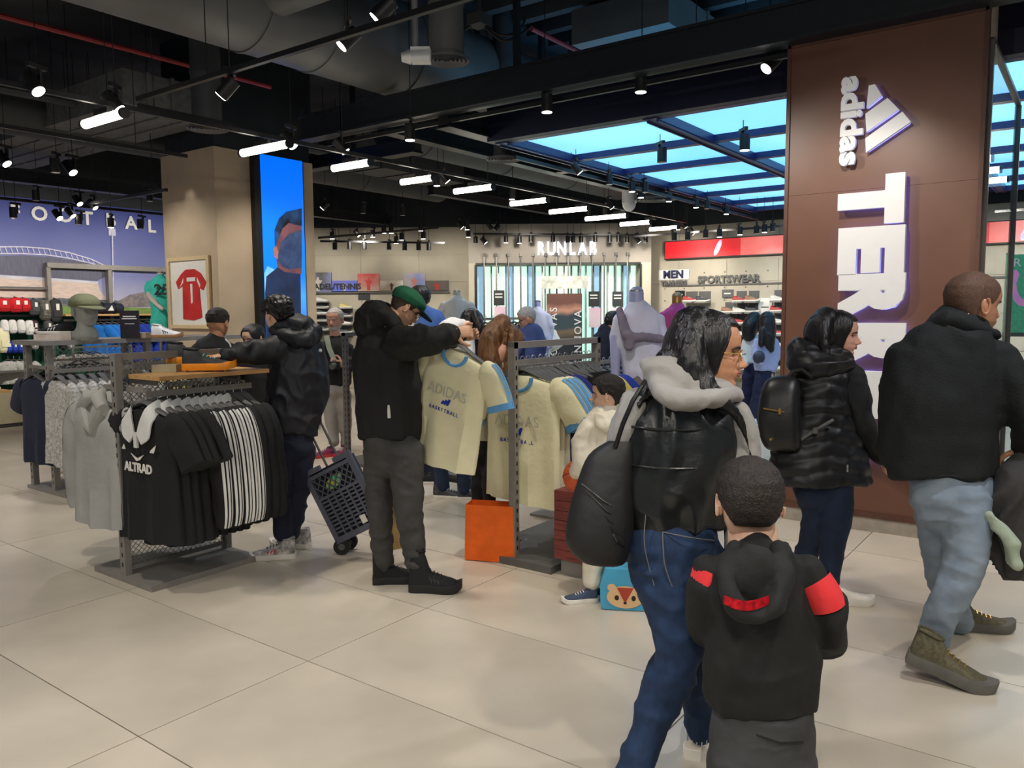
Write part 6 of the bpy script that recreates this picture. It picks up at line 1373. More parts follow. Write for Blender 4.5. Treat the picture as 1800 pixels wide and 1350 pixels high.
# person seen from behind with a skin fade, beyond the mesh rack
f = simple('dark-haired man seen from behind in a black shirt beyond the wooden shelf', 6.35, (378, 905), [(376, 760, 0, 34, 24), (376, 700, 0, 36, 26), (376, 640, 0, 38, 26), (377, 605, 0, 32, 20), (379, 590, 0, 14, 14)], [[(346, 612, 0, 10, 14), (342, 650, 0, 9, 12), (345, 690, -.02, 8, 10)], [(407, 612, 0, 10, 14), (412, 650, 0, 9, 12), (410, 690, .02, 8, 10)]],
    [[(376, 750, 0, 32, 24), (376, 780, 0, 32, 24)], [(362, 780, 0, 16, 18), (362, 890, 0, 11, 12)], [(391, 780, 0, 16, 18), (391, 890, 0, 11, 12)]], (383, 566, 50, 166, 4, 0), (K_boy, C_black), S_tan, H_short, lambda a: .8 if a < 1 else .46, .03, taper=13, neck=[(380, 598, 0, 12, 12), (382, 578, 0, 12, 12)], face=False, seed=81, shoes=[(362, 905, 0, hf, M_black, M_rub), (391, 905, 0, hf, M_black, M_rub)])
b = B(); b.tube([f.P(396, 596, -.12), f.P(404, 604, -.14), f.P(406, 612, -.13)], .006, 6); b.build('shoulder_stripe', C_white, f.t, True)
simple('dark-haired woman mostly hidden behind the man in the rain jacket', 6.5, (450, 900), [(450, 740, 0, 26, 20), (450, 690, 0, 26, 20), (450, 640, 0, 28, 20), (450, 625, 0, 12, 12)], [[(426, 640, 0, 8, 10), (424, 700, 0, 8, 9)], [(474, 640, 0, 8, 10), (476, 700, 0, 8, 9)]], [[(450, 730, 0, 26, 20), (450, 770, 0, 26, 20)], [(438, 770, 0, 13, 15), (438, 885, 0, 9, 10)], [(462, 770, 0, 13, 15), (462, 885, 0, 9, 10)]],
    (446, 594, 48, -28, 12, 0), (C_black, C_black), S_pale, H_black, lambda a: .82 if a < .5 else (.82-(a-.5)*.9 if a < 1.2 else .1), .04, neck=[(450, 630, 0, 9, 9), (448, 608, 0, 9, 9)], seed=84, shoes=[(438, 898, 0, -hf, M_black, M_rub), (462, 898, 0, -hf, M_black, M_rub)])
simple('dark-haired shopper in a blue shirt behind the green cap', 7.4, (752, 860), [(755, 720, 0, 26, 20), (756, 660, 0, 28, 20), (758, 600, 0, 30, 22), (756, 562, 0, 26, 18), (748, 545, 0, 12, 12)], [[(738, 572, 0, 10, 13), (738, 640, 0, 8, 10), (744, 672, -.1, 6, 7)], [(778, 572, 0, 10, 13), (784, 640, 0, 8, 10), (780, 680, 0, 6, 7)]],
    [[(755, 710, 0, 24, 18), (755, 740, 0, 24, 18)], [(744, 740, 0, 12, 14), (744, 850, 0, 9, 9)], [(766, 740, 0, 12, 14), (766, 850, 0, 9, 9)]], (738, 524, 42, -100, 10, 0), (cloth('mid blue shirt', (56, 92, 156)), C_navy), S_pale, H_black, crop(.74, .5, .2), .07, neck=[(748, 552, 0, 9, 9), (742, 536, 0, 9, 9)], seed=87, shoes=[(744, 862, 0, -hr, M_black, M_rub), (766, 862, 0, -hr, M_black, M_rub)])
wsh = pm('black white shoe', (44, 46, 52), rough=.5, rgb2=(70, 72, 78), sc_=20)
simple('shopper in white shirt and jeans bending forward behind the held cream shirt', 6.8, (800, 872), [(792, 668, .1, 30, 22), (786, 640, .05, 32, 24), (788, 605, 0, 33, 24), (800, 582, -.1, 28, 20), (812, 572, -.16, 12, 12)], [[(772, 600, -.05, 13, 16), (752, 622, -.12, 11, 12), (742, 650, -.16, 9, 10)], [(820, 590, -.1, 13, 16), (826, 620, -.2, 10, 12), (822, 650, -.26, 9, 9)]],
    [[(790, 660, .1, 30, 22), (790, 690, .1, 30, 22)], [(772, 690, .08, 17, 19), (770, 770, .06, 14, 16), (778, 845, .05, 12, 13), (780, 858, .05, 12, 13)], [(808, 690, .02, 17, 19), (812, 770, 0, 14, 16), (816, 850, -.02, 12, 13), (816, 864, -.02, 12, 13)]], (828, 566, 44, 104, 30, 0), (C_white, K_jeand), S_pale, H_black, lambda a: .78 if a < .6 else (.78-(a-.6)*.8 if a < 1.3 else .1), .06, neck=[(812, 585, -.16, 10, 10), (822, 572, -.16, 10, 10)], seed=90, long_=(H_black, [[(836, 552, -.1, 8, 14), (843, 572, -.16, 8, 10), (842, 590, -.16, 5, 7)]]), shoes=[(762, 866, .05, hr+hf*-.2, wsh, M_rub), (804, 874, -.02, hr*1.0+hf*-.1, wsh, M_rub)])
f = simple('woman with long brown hair leaning over the centre rack in a cream top', 5.35, (865, 930), [(852, 770, .05, 32, 26), (852, 720, .03, 32, 26), (858, 680, 0, 33, 26), (866, 648, -.06, 30, 22), (874, 628, -.1, 12, 12)], [[(848, 660, 0, 14, 16), (846, 700, 0, 11, 13), (868, 722, -.1, 9, 10)], [(886, 656, 0, 12, 15), (902, 690, .05, 10, 12), (912, 672, .1, 8, 9)]],
    [[(856, 760, .05, 32, 24), (858, 790, .05, 32, 24)], [(868, 790, .0, 17, 20), (862, 850, 0, 14, 16), (860, 905, 0, 11, 12), (860, 918, 0, 11, 12)], [(842, 790, .1, 17, 20), (840, 860, .1, 13, 15), (842, 905, .12, 11, 12)]], (890, 602, 62, 112, 26, 0), (cloth('cream knit', (196, 190, 170)), C_black), S_pink, H_brown, lambda a: .78 if a < .5 else (.78-(a-.5)*.9 if a < 1.2 else .05), .06, neck=[(872, 635, -.08, 13, 13), (882, 615, -.08, 13, 13)], seed=93,
    long_=(H_brown, [[(884, 566, 0, 16, 22), (868, 590, -.03, 22, 28), (862, 625, -.06, 22, 26), (868, 665, -.12, 16, 18), (876, 692, -.16, 8, 10)], [(870, 620, 0, 20, 24), (852, 650, -.02, 12, 18), (846, 680, -.05, 5, 8)], [(900, 580, -.1, 7, 9), (898, 620, -.14, 8, 9), (890, 660, -.16, 8, 9), (884, 690, -.16, 5, 6)]]), shoes=[(852, 932, 0, hr+hf*.2, M_black, M_rub), (834, 925, .14, hr+hf*.2, M_black, M_rub)])
simple('grey-haired man in a denim jacket looking down beyond the centre rack', 8.1, (930, 830), [(934, 690, 0, 24, 18), (932, 650, 0, 26, 20), (932, 610, 0, 27, 20), (932, 582, 0, 22, 16), (930, 572, 0, 10, 10)], [[(914, 596, -.1, 9, 11), (906, 630, -.16, 8, 9), (900, 650, -.25, 6, 7)], [(950, 596, 0, 9, 12), (954, 640, 0, 8, 10), (946, 664, -.1, 6, 7)]],
    [[(934, 682, 0, 22, 17), (934, 710, 0, 22, 17)], [(924, 710, 0, 11, 13), (924, 812, 0, 8, 8)], [(944, 710, 0, 11, 13), (944, 812, 0, 8, 8)]], (927, 558, 38, -95, 26, 0), (K_denimj, C_navy), S_pink, H_grey, crop(.8, .5, .18), .035, neck=[(932, 582, 0, 8, 8), (930, 568, 0, 8, 8)], seed=96, shoes=[(924, 826, 0, -hr, M_black, M_rub), (944, 826, 0, -hr, M_black, M_rub)], tm='jacket').glasses(M_black)
simple('dark-clothed shopper with bowed head left of the grey mannequin', 7.8, (1068, 840), [(1068, 690, 0, 23, 18), (1068, 650, 0, 25, 20), (1070, 610, 0, 25, 20), (1072, 580, 0, 20, 16), (1074, 570, 0, 10, 10)], [[(1052, 592, 0, 9, 12), (1050, 630, -.05, 8, 10), (1054, 662, -.1, 6, 7)], [(1088, 592, 0, 9, 12), (1092, 630, 0, 8, 10), (1088, 662, 0, 6, 7)]],
    [[(1068, 682, 0, 22, 17), (1068, 710, 0, 22, 17)], [(1058, 710, 0, 11, 13), (1058, 822, 0, 8, 8)], [(1078, 710, 0, 11, 13), (1078, 822, 0, 8, 8)]], (1077, 566, 38, 150, 45, 0), (C_navy, K_jeand), S_mid, H_black, crop(.76, .45, .15), .05, neck=[(1074, 580, 0, 8, 8), (1076, 570, 0, 8, 8)], face=False, seed=99, shoes=[(1058, 836, 0, hf, M_black, M_rub), (1078, 836, 0, hf, M_black, M_rub)])
# two women by the shoe wall
def bagc(f): f.cyl_hand(1356, 660, -.06, 0, 1, 0, (0, 0, 1), .5, 1.0)
K_dkn = cloth('dark navy crepe', (28, 30, 64))
f = simple('woman in lilac knit and dark wide trousers by the far shoe wall', 11.0, (1340, 752), [(1346, 652, 0, 20, 14), (1346, 630, 0, 21, 15), (1347, 605, 0, 20, 14), (1347, 592, 0, 14, 11), (1346, 586, 0, 7, 7)], [[(1332, 600, -.02, 7, 9), (1328, 625, -.05, 6, 8), (1336, 640, -.16, 5, 6)], [(1362, 600, 0, 7, 9), (1365, 625, 0, 7, 8), (1358, 652, -.05, 5, 6)]],
    [[(1345, 645, 0, 20, 14), (1344, 670, 0, 20, 14)], [(1338, 665, -.02, 12, 14), (1332, 705, -.02, 12, 13), (1326, 742, -.02, 13, 14)], [(1352, 668, .04, 12, 14), (1350, 705, .06, 12, 13), (1350, 742, .08, 12, 13)]], (1347, 570, 32, -150, 6, 0), (K_lilac, K_dkn), S_pink, H_black, lambda a: .75 if a < .9 else .1, .06, neck=[(1347, 592, 0, 6, 6), (1347, 580, 0, 6, 6)], face=False, seed=102, extra=bagc, long_=(pm('very dark brown hair', (34, 24, 24), rough=.4, var=.4, sc_=50), [[(1348, 558, 0, 13, 15), (1350, 580, -.04, 14, 15), (1352, 602, -.1, 10, 10), (1356, 616, -.12, 5, 6)], [(1340, 580, -.08, 6, 8), (1338, 606, -.12, 5, 6)]]), shoes=[(1328, 752, -.05, -hr*.5-hf, M_white, M_rub), (1350, 752, .08, hr, M_white, M_rub)])
b = B(); f.blob(1334, 628, -.16, 11, 12, 7); f.wear('waist_bag', pm('dark slate bag', (58, 60, 78), rough=.5), .014, 2)
simple('curly-haired woman in white top with a navy bag beside the woman in lilac', 11.4, (1318, 745), [(1322, 640, 0, 16, 12), (1322, 620, 0, 17, 13), (1322, 600, 0, 17, 12), (1322, 590, 0, 12, 10), (1324, 584, 0, 6, 6)], [[(1310, 600, 0, 6, 8), (1308, 622, 0, 6, 7), (1312, 640, -.1, 5, 5)], [(1334, 600, 0, 6, 8), (1336, 625, 0, 6, 7), (1334, 645, 0, 5, 5)]],
    [[(1322, 635, 0, 16, 12), (1321, 660, 0, 17, 13)], [(1314, 660, 0, 10, 11), (1314, 730, 0, 9, 9)], [(1329, 660, 0, 10, 11), (1329, 730, 0, 9, 9)]], (1328, 570, 30, 130, 0, 0), (C_white, K_dkn), S_pink, H_black, lambda a: .75 if a < .9 else .1, .1, neck=[(1325, 590, 0, 6, 6), (1326, 578, 0, 6, 6)], face=False, seed=105, long_=(H_black, [[(1326, 558, 0, 12, 14), (1318, 575, -.04, 14, 15), (1316, 592, -.06, 11, 11)]]), shoes=[(1314, 742, 0, hf, M_black, M_rub), (1329, 742, 0, hf, M_black, M_rub)])
# ================================================================== mannequins
MQ = pm('lilac grey mannequin', (168, 172, 214), rough=.35, var=.03); MQw = pm('pale mannequin', (214, 208, 200), rough=.35, var=.03); MQb = pm('bronze mannequin', (206, 150, 84), rough=.3, metal=.5, var=.08)
def mannequin(label, D, base, torso, arms, topm, skinm, neck, legs=None, legm=None, top='shirt', stand=True, floor_v=None, seed=0):
    f = Fig(label, D, base, 'mannequin', 'mannequin')
    f.tube(torso)
    for a in arms: f.tube(a[:3])
    o = f.wear(top, topm, .014, 3, (.005, (8, 8, 5)), seed=seed)
    if legs:
        for a in legs: f.tube(a)
        f.wear('trousers', legm, .016, 3, (.006, (7, 7, 6)), seed=seed+1)
    c = B()
    for a in arms: f.tube(a[1:], to=c)
    f.tube(neck, to=c); f.tube([(q[0], q[1], q[2], q[3]*.8, q[4]*.8) for q in torso], to=c)
    me = remesh(c, .014, 2); ob('body', me, skinm, f.t)
    b = B(); q = f.base; n0 = neck[-1]; p = f.P(n0[0], n0[1], n0[2]); b.cyl(p, p+V((0, 0, .015)), f.px(n0[3]*.95), n=20); b.build('neck_cap', M_silver, f.t, True)
    b = B(); t = f.P(torso[0][0], torso[0][1], 0); z1 = t.z; b.cyl((t.x, t.y, .02), (t.x, t.y, z1), .018, n=10); b.cyl((t.x, t.y, 0), (t.x, t.y, .02), .16, n=24); b.build('stand', M_steel, f.t, True)
    return f, o
f, o = mannequin('headless mannequin in pale tee with a knotted grey top and grey trousers', 6.4, (1128, 880), [(1130, 668, 0, 34, 24), (1128, 630, 0, 38, 28), (1124, 590, 0, 42, 30), (1122, 558, 0, 40, 26), (1120, 540, 0, 22, 18)], [[(1090, 562, 0, 13, 16), (1084, 590, 0, 12, 14), (1082, 612, 0, 10, 12), (1082, 660, 0, 8, 9), (1086, 700, -.05, 7, 7)], [(1156, 562, 0, 13, 16), (1164, 590, 0, 12, 14), (1166, 612, 0, 10, 12), (1168, 650, -.1, 8, 9), (1150, 690, -.2, 7, 7)]], pm('pale lilac tee', (206, 208, 232), rough=.8, var=.04), MQ, [(1120, 545, 0, 14, 14), (1119, 526, 0, 13, 13), (1119, 513, 0, 13, 13)],
    [[(1130, 655, 0, 33, 24), (1130, 700, 0, 34, 25)], [(1112, 700, 0, 19, 22), (1108, 780, 0, 15, 16), (1108, 870, 0, 11, 12)], [(1148, 700, 0, 19, 22), (1150, 780, 0, 15, 16), (1150, 870, 0, 11, 12)]], cloth('warm grey trousers', (118, 108, 112)), seed=111)
kn = Fig.__new__(Fig); kn.D = 6.4; kn.t = f.t; kn.b = B(); kn.all = []
kn.tube([(1090, 545, -.06, 7, 8), (1096, 570, -.14, 8, 7), (1104, 590, -.17, 10, 8), (1130, 592, -.17, 8, 7), (1162, 596, -.1, 7, 8)], rec=False); kn.tube([(1106, 590, -.18, 10, 8), (1106, 612, -.18, 8, 6)], rec=False); kn.blob(1105, 590, -.18, 12, 10, 9); kn.wear('knotted_top', cloth('mauve grey knit', (124, 116, 134)), .011, 2, (.004, (14, 14, 14)))
mannequin('bronze-armed mannequin in a bright pink shirt', 7.9, (1192, 840), [(1192, 650, 0, 26, 18), (1192, 610, 0, 27, 20), (1190, 575, 0, 30, 22), (1190, 552, 0, 28, 18), (1190, 540, 0, 14, 12)], [[(1166, 555, 0, 9, 12), (1158, 572, 0, 9, 11), (1152, 586, -.02, 8, 9), (1138, 605, -.05, 5, 6), (1146, 640, -.1, 5, 5)], [(1214, 555, 0, 9, 12), (1222, 575, 0, 9, 11), (1226, 590, 0, 8, 9), (1228, 615, 0, 5, 6), (1226, 645, 0, 5, 5)]], cloth('hot pink', (232, 96, 178), var=.05), MQb, [(1190, 545, 0, 9, 9), (1190, 530, 0, 9, 9), (1190, 520, 0, 9, 9)], seed=114)
mannequin('white mannequin torso in a white printed jersey by the wall photos', 9.6, (803, 780), [(803, 650, 0, 19, 14), (803, 610, 0, 20, 15), (803, 570, 0, 22, 16), (803, 535, 0, 24, 14), (803, 524, 0, 11, 10)], [[(782, 536, 0, 8, 10), (776, 548, 0, 8, 9), (772, 558, 0, 7, 8), (771, 580, 0, 5, 5), (772, 600, 0, 4, 4)], [(824, 536, 0, 8, 10), (831, 548, 0, 8, 9), (835, 558, 0, 7, 8), (836, 580, 0, 5, 5), (834, 600, 0, 4, 4)]], C_white, MQw, [(803, 528, 0, 7, 7), (803, 518, 0, 7, 7), (803, 513, 0, 7, 7)], seed=117)
mannequin('lilac headless mannequin in black and white top behind the grey-haired man', 9.4, (945, 790), [(948, 650, 0, 20, 14), (947, 600, 0, 20, 15), (946, 570, 0, 21, 16), (945, 553, 0, 18, 13), (945, 545, 0, 10, 9)], [[(926, 556, 0, 7, 9), (921, 575, 0, 7, 8), (920, 590, 0, 6, 7), (921, 610, 0, 5, 5)], [(962, 556, 0, 8, 10), (966, 575, 0, 8, 9), (966, 590, 0, 7, 7), (962, 612, -.1, 5, 5)]], pm('pale lilac tee', (206, 208, 232)), MQ, [(945, 550, 0, 6, 6), (945, 538, 0, 6, 6), (945, 531, 0, 6, 6)], seed=120)
f, o = mannequin('pale mannequin in a turquoise number jersey beside the beige column', 10.6, (283, 760), [(282, 580, 0, 18, 12), (283, 545, 0, 18, 12), (283, 515, 0, 20, 13), (282, 495, 0, 18, 11), (282, 487, 0, 8, 8)], [[(264, 498, 0, 6, 8), (261, 508, 0, 7, 8), (265, 522, -.05, 6, 7), (276, 535, -.16, 4, 5), (286, 543, -.2, 4, 4)], [(300, 498, 0, 6, 8), (303, 510, 0, 7, 8), (304, 524, 0, 6, 7), (304, 545, 0, 4, 5)]], C_teal, MQw, [(282, 492, 0, 6, 6), (282, 484, 0, 6, 6), (282, 480, 0, 6, 6)], seed=123)
text('number', '25', .2, facing(f.P(284, 510, -.13), RT, UP), M_black, o, ext=.006, off=.004)
# ================================================================== things on and around the racks
def boots_on_shelf():
    up = pm('black boot knit', (44, 46, 50), rough=.6, rgb2=(30, 32, 36), sc_=20); org = pm('orange boot', (240, 146, 20), rough=.4, var=.08); mint = pm('mint laces', (120, 206, 180), rough=.6)
    for k, (u, v, D, L) in enumerate(((322, 650, 4.86, .3), (294, 634, 4.98, .3))):
        p = at(u, v, D); z = 1.245 if k == 0 else 1.28
        t = shoe(None, (p.x, p.y, z), RT*1+hf*.12, .31, up, org, None, 1.15, laces=mint, name='football_boot', toecap=None, soleh=1.5, thingargs=(['black and orange studded football boot in front on the wooden shelf', 'second black and orange football boot set behind on the wooden shelf'][k], 'football boots'), zs=1.15)
        for o in (.08, .3, .62, .82):
            y = V((RT.x, RT.y, 0)).normalized(); q = V((p.x, p.y, z))+y*(o*.31); b = B(); b.cyl(q+V((0, 0, .004)), q-V((0, 0, .012)), .008, .005, n=8); b.build('stud', org, t)
    p = at(297, 645, 4.86); b = B(frame((p.x, p.y, 1.236), RT)); b.bx((-.09, -.04, 0), (.06, .06, .045)); o = b.build('display_block', pm('khaki card', (168, 160, 134), rough=.7)); tag(o, 'khaki block under the football boots on the wooden shelf', 'block')
boots_on_shelf()
TOPZ = 1.36
def top_shelf_things():
    M = frame((0, 0, 0), (1, 0, 0)); 
    def on(u, v): return fl(u, v, TOPZ)
    # black suede shoe on pale box
    p = at(105, 596, 7.35); p.z = TOPZ
    b = B(frame(p, RT)); b.bx((-.18, -.1, 0), (.16, .1, .05)); o = b.build('shoe_box', pm('pale pink card', (226, 212, 200), rough=.8)); tag(o, 'pale box under the black suede shoe on the long rack', 'box')
    q = at(128, 590, 7.3); shoe(None, (q.x, q.y, TOPZ+.05), -RT, .33, pm('black suede', (28, 28, 30), rough=.9), M_rub, C_white, 1.0, name='sneaker', thingargs=('black suede sneaker with white stripes on the long rack', 'sneakers on the long rack'), zs=1.0)
    # bust with cap
    f = Fig('grey mannequin head wearing an olive cap on the long rack', 7.2, (150, 596), 'display_bust', 'mannequin'); p = f.P(150, 596); f.t.location.z = 0
    gm = pm('grey fibreglass', (160, 162, 156), rough=.5, var=.03)
    f.head(149, 545, 58, 62, 0, 0); b = B()
    f.tube([(150, 592, 0, 24, 17), (150, 582, 0, 20, 15), (149, 572, 0, 13, 13), (149, 555, 0, 12, 13)], to=f.b, rec=False); me = remesh(f.b, .008, 3); bb = B(); bb.add([v.co.copy() for v in me.vertices], [tuple(p_.vertices) for p_ in me.polygons]); head_grid(bb, f.M); bb.build('bust', gm, f.t, True)
    b = B(); R = [[f.M @ headsurf(min(.6+.4*i/10, .985), t, .05+.02*(i > 0)) for t in [k*2*PI/32 for k in range(32)]] for i in range(11)]; b.loft(R); c = b.build('cap', C_olive, f.t, True)
    b = B(); n = 12; v = []
    for i in range(n+1): a = -1.2+2.4*i/n; p0 = headsurf(.62, a, .06); v += [p0, p0+V((0, .32*math.cos(a), -.1*math.cos(a)))]
    lo = [x-V((0, 0, .02)) for x in v]; m = len(v); b.M = f.M; b.add(v+lo, [(2*i, 2*i+1, 2*i+3, 2*i+2) for i in range(n)]+[(m+2*i, m+2*i+2, m+2*i+3, m+2*i+1) for i in range(n)]+[(2*i+1, m+2*i+1, m+2*i+3, 2*i+3) for i in range(n)]); b.build('visor', C_olive, c, True)
    # dark notice card
    p = fl(229, 595, TOPZ); t = thing('notice_card', 'dark notice card with white print standing on the long rack', 'sign', loc=(p.x, p.y, TOPZ)); b = B(frame((p.x, p.y, 0), RT)); b.bx((-.09, 0, TOPZ), (.09, .01, TOPZ+.26)); b.build('card', pm('plum black card', (44, 38, 46), rough=.5), t)
    b = B(frame((p.x, p.y, 0), RT)); b.bx((-.06, -.002, TOPZ+.2), (.06, 0, TOPZ+.21)); b.build('print_line', M_paper, t); b = B(frame((p.x, p.y, 0), RT)); b.bx((-.07, -.002, TOPZ+.18), (.07, 0, TOPZ+.19)); b.build('print_line', M_paper, t); b = B(frame((p.x, p.y, 0), RT)); b.bx((-.045, -.002, TOPZ+.135), (.045, 0, TOPZ+.14)); b.build('print_line', M_paper, t)
    # white sneaker on kraft box
    p = fl(256, 594, TOPZ); b = B(frame((p.x, p.y, TOPZ), RT)); b.bx((-.16, -.06, 0), (.03, .1, .05)); o = b.build('shoe_box', pm('kraft card', (176, 160, 132), rough=.8)); tag(o, 'kraft box beside the white sneaker on the long rack', 'box')
    q = fl(268, 594, TOPZ); shoe(None, (q.x, q.y, TOPZ), RT-hf*.1, .3, pm('white leather', (232, 230, 226), rough=.4), M_gum, C_black, 1.05, name='sneaker', thingargs=('white sneaker with black stripes and gum sole on the long rack', 'sneakers on the long rack'), zs=1.25)
top_shelf_things()
# ------------------------------------------------------------------ trolley crate
def trolley():
    D = 5.0
    base = fl(590, 974); M = Matrix.Translation((base.x, base.y, 0)) @ Matrix((V((RT.x, RT.y, 0)).normalized(), hf, V((0, 0, 1)))).transposed().to_4x4() @ Matrix.Rotation(math.radians(-12), 4, 'Z') @ Matrix.Translation((.02, 0, .07)) @ Matrix.Rotation(math.radians(-27), 4, 'Y')
    t = thing('folding_trolley', 'dark grey plastic folding crate trolley on two wheels', 'trolley', loc=(base.x, base.y, 0))
    pl = pm('slate plastic', (92, 96, 112), rough=.45, var=.05); w_, h_ = .37, .52
    b = B(M); 
    # slotted front panel made of a frame, ribs and bars
    b.bx((0, -.02, 0), (.035, .012, h_)); b.bx((w_-.035, -.02, 0), (w_, .012, h_)); b.bx((.035, -.02, 0), (w_-.035, .012, .04)); b.bx((.035, -.02, h_-.035), (.13, .012, h_)); b.bx((.24, -.02, h_-.035), (w_-.035, .012, h_)); b.bx((.035, -.02, h_-.07), (w_-.035, .012, h_-.045)); b.bx((.035, -.02, h_-.22), (w_-.035, .012, h_-.2)); b.build('panel_frame', pl, t)
    for r in range(9):
        z = .06+r*.027; b = B(M); b.bx((.035, -.012, z), (w_-.035, .004, z+.013)); b.build('slat', pl, t)
    for c in range(5):
        x = .085+c*.05; b = B(M); b.bx((x, -.016, .04), (x+.012, .006, h_-.21)); b.build('rib', pl, t)
    b = B(M)
    for k in range(-3, 9):
        for s in (1, -1):
            x0 = .05+k*.045; pts = []
            for i in range(8):
                z = h_-.2+.13*i/7; x = x0+s*(z-h_+.2)*.8
                if .035 <= x <= w_-.035: pts.append((x, -.008, z))
            if len(pts) > 1: b.bar(pts[0], pts[-1], .006, .008)
    o = b.build('lattice', pl, t); o['kind'] = 'stuff'
    b = B(M); b.bx((.01, .014, .01), (w_-.01, .06, h_-.03)); b.build('folded_sides', pm('black trolley plastic', (30, 31, 35), rough=.5), t)
    b = B(M); b.bx((.0, .062, 0), (w_, .09, .05)); b.build('back_bar', M_black, t)
    for x in (.14, .24): b = B(M); b.cyl((x, .075, .03), (x, .075, h_+.36), .008, n=10); b.build('handle_tube', M_steeld, t, True)
    b = B(M); b.tube([(.11, .075, h_+.36), (.19, .075, h_+.375), (.27, .075, h_+.36)], .014, 8); b.build('handle_grip', M_black, t, True)
    for dx, dy in ((.0, -.03), (w_, .09)):
        q = M @ V((.03, dy+.03, 0)); q.z = .055; a = hf
        b = B(); b.cyl(q-a*.014, q+a*.014, .055, n=24); wv = b.build('wheel', M_rubb, t, True); b = B(); b.cyl(q-a*.018, q+a*.018, .022, n=14); b.build('wheel_hub', M_steeld, wv, True)
    b = B(M); b.bx((.235, -.022, .05), (.275, -.02, .105)); b.build('sticker', M_paper, t)
    t2 = thing('gym_shoes', 'bright green and yellow patterned item inside the folding trolley crate', 'item', loc=M @ V((.18, .01, h_-.19))); b = B(M); b.ell((.17, .008, h_-.14), ((.07, 0, .02), (0, .004, 0), (-.01, 0, .035)), 16, 8); b.build('item', pm('neon pattern', (60, 200, 170), rgb2=(220, 220, 60), sc_=30), t2, True); t2.name = 'patterned_item'
trolley()
# ------------------------------------------------------------------ bags
def paper_bag(name, label, cat_, M, w_, d, h_, m, handles=None):
    t = thing(name, label, cat_, loc=M.translation); b = B(M); n = 6
    R = []
    for z, k, e in ((0, 1, 0), (h_*.3, .99, .012), (h_*.65, .97, .004), (h_, .94, 0)):
        R.append([(-w_/2*k, -d/2*k, z), (0, -d/2*k-e, z), (w_/2*k, -d/2*k, z), (w_/2*k, 0, z) if z == 0 else (w_/2*k-e*2.5, 0, z), (w_/2*k, d/2*k, z), (0, d/2*k+e, z), (-w_/2*k, d/2*k, z), (-w_/2*k+e*2.5, 0, z)])
    b.loft(R, cap=False); o = b.build('bag_body', m, t)
    b = B(M); b.bx((-w_/2+.004, -d/2+.004, 0), (w_/2-.004, d/2-.004, .004)); b.build('bag_floor', m, t)
    if handles:
        for s in (-1, 1): b = B(M); b.tube([(-w_*.2, s*d*.45, h_-.03), (-w_*.18, s*d*.4, h_+.1), (0, s*d*.2, h_+.15), (w_*.18, s*d*.4, h_+.1), (w_*.2, s*d*.45, h_-.03)], .008, 6); b.build('handle', handles, t, True)
    return t
p = fl(866, 982); paper_bag('shopping_bag', 'bright orange shopping bag standing beside the centre rack', 'bag', frame((p.x, p.y, .005), RT) @ Matrix.Rotation(-.25, 4, 'Z'), .33, .15, .36, pm('orange non-woven', (240, 104, 16), rough=.7, var=.06, bump=.2, bsc=200))
p = at(692, 940, 5.0); paper_bag('paper_bag', 'brown paper bag on the floor behind the legs of the capped man', 'bag', frame((p.x, p.y, .12), RT) @ Matrix.Rotation(.5, 4, 'Z'), .2, .12, .36, pm('brown kraft paper', (176, 146, 96), rough=.8))
def plank_box():
    x0, y1 = 3.93, 2.6; t = thing('plank_box', 'red-brown wooden plank box on a grey base beside the centre rack', 'box', loc=(x0+.3, y1-.3, 0))
    x1, y0 = 4.55, 2.02; z0, z1 = .1, .52; n = 7; rw = pm('red stained wood', (134, 62, 54), rough=.55, rgb2=(106, 46, 42), sc_=9, stretch=(1, 1, 14), bump=.2, bsc=40)
    b = B(); b.bx((x0+.03, y0+.03, 0), (x1-.03, y1-.03, z0)); b.build('base', M_steel, t)
    b = B(); b.bx((x0+.012, y0+.012, z0), (x1-.012, y1-.012, z1-.012)); b.build('core', pm('dark core', (60, 28, 26)), t)
    for i in range(n):
        a = z0+(z1-z0)*i/n+.001; c = z0+(z1-z0)*(i+1)/n-.002
        for A, C in (((x0, y0, a), (x0+.012, y1, c)), ((x0+.012, y0, a), (x1-.012, y0+.012, c)), ((x0+.012, y1-.012, a), (x1-.012, y1, c))): b = B(); b.bx(A, C); b.build('plank', rw, t)
        a = x0+(x1-x0)*i/n+.001; c = x0+(x1-x0)*(i+1)/n-.002; b = B(); b.bx((a, y0, z1-.012), (c, y1, z1)); b.build('plank', rw, t)
plank_box()
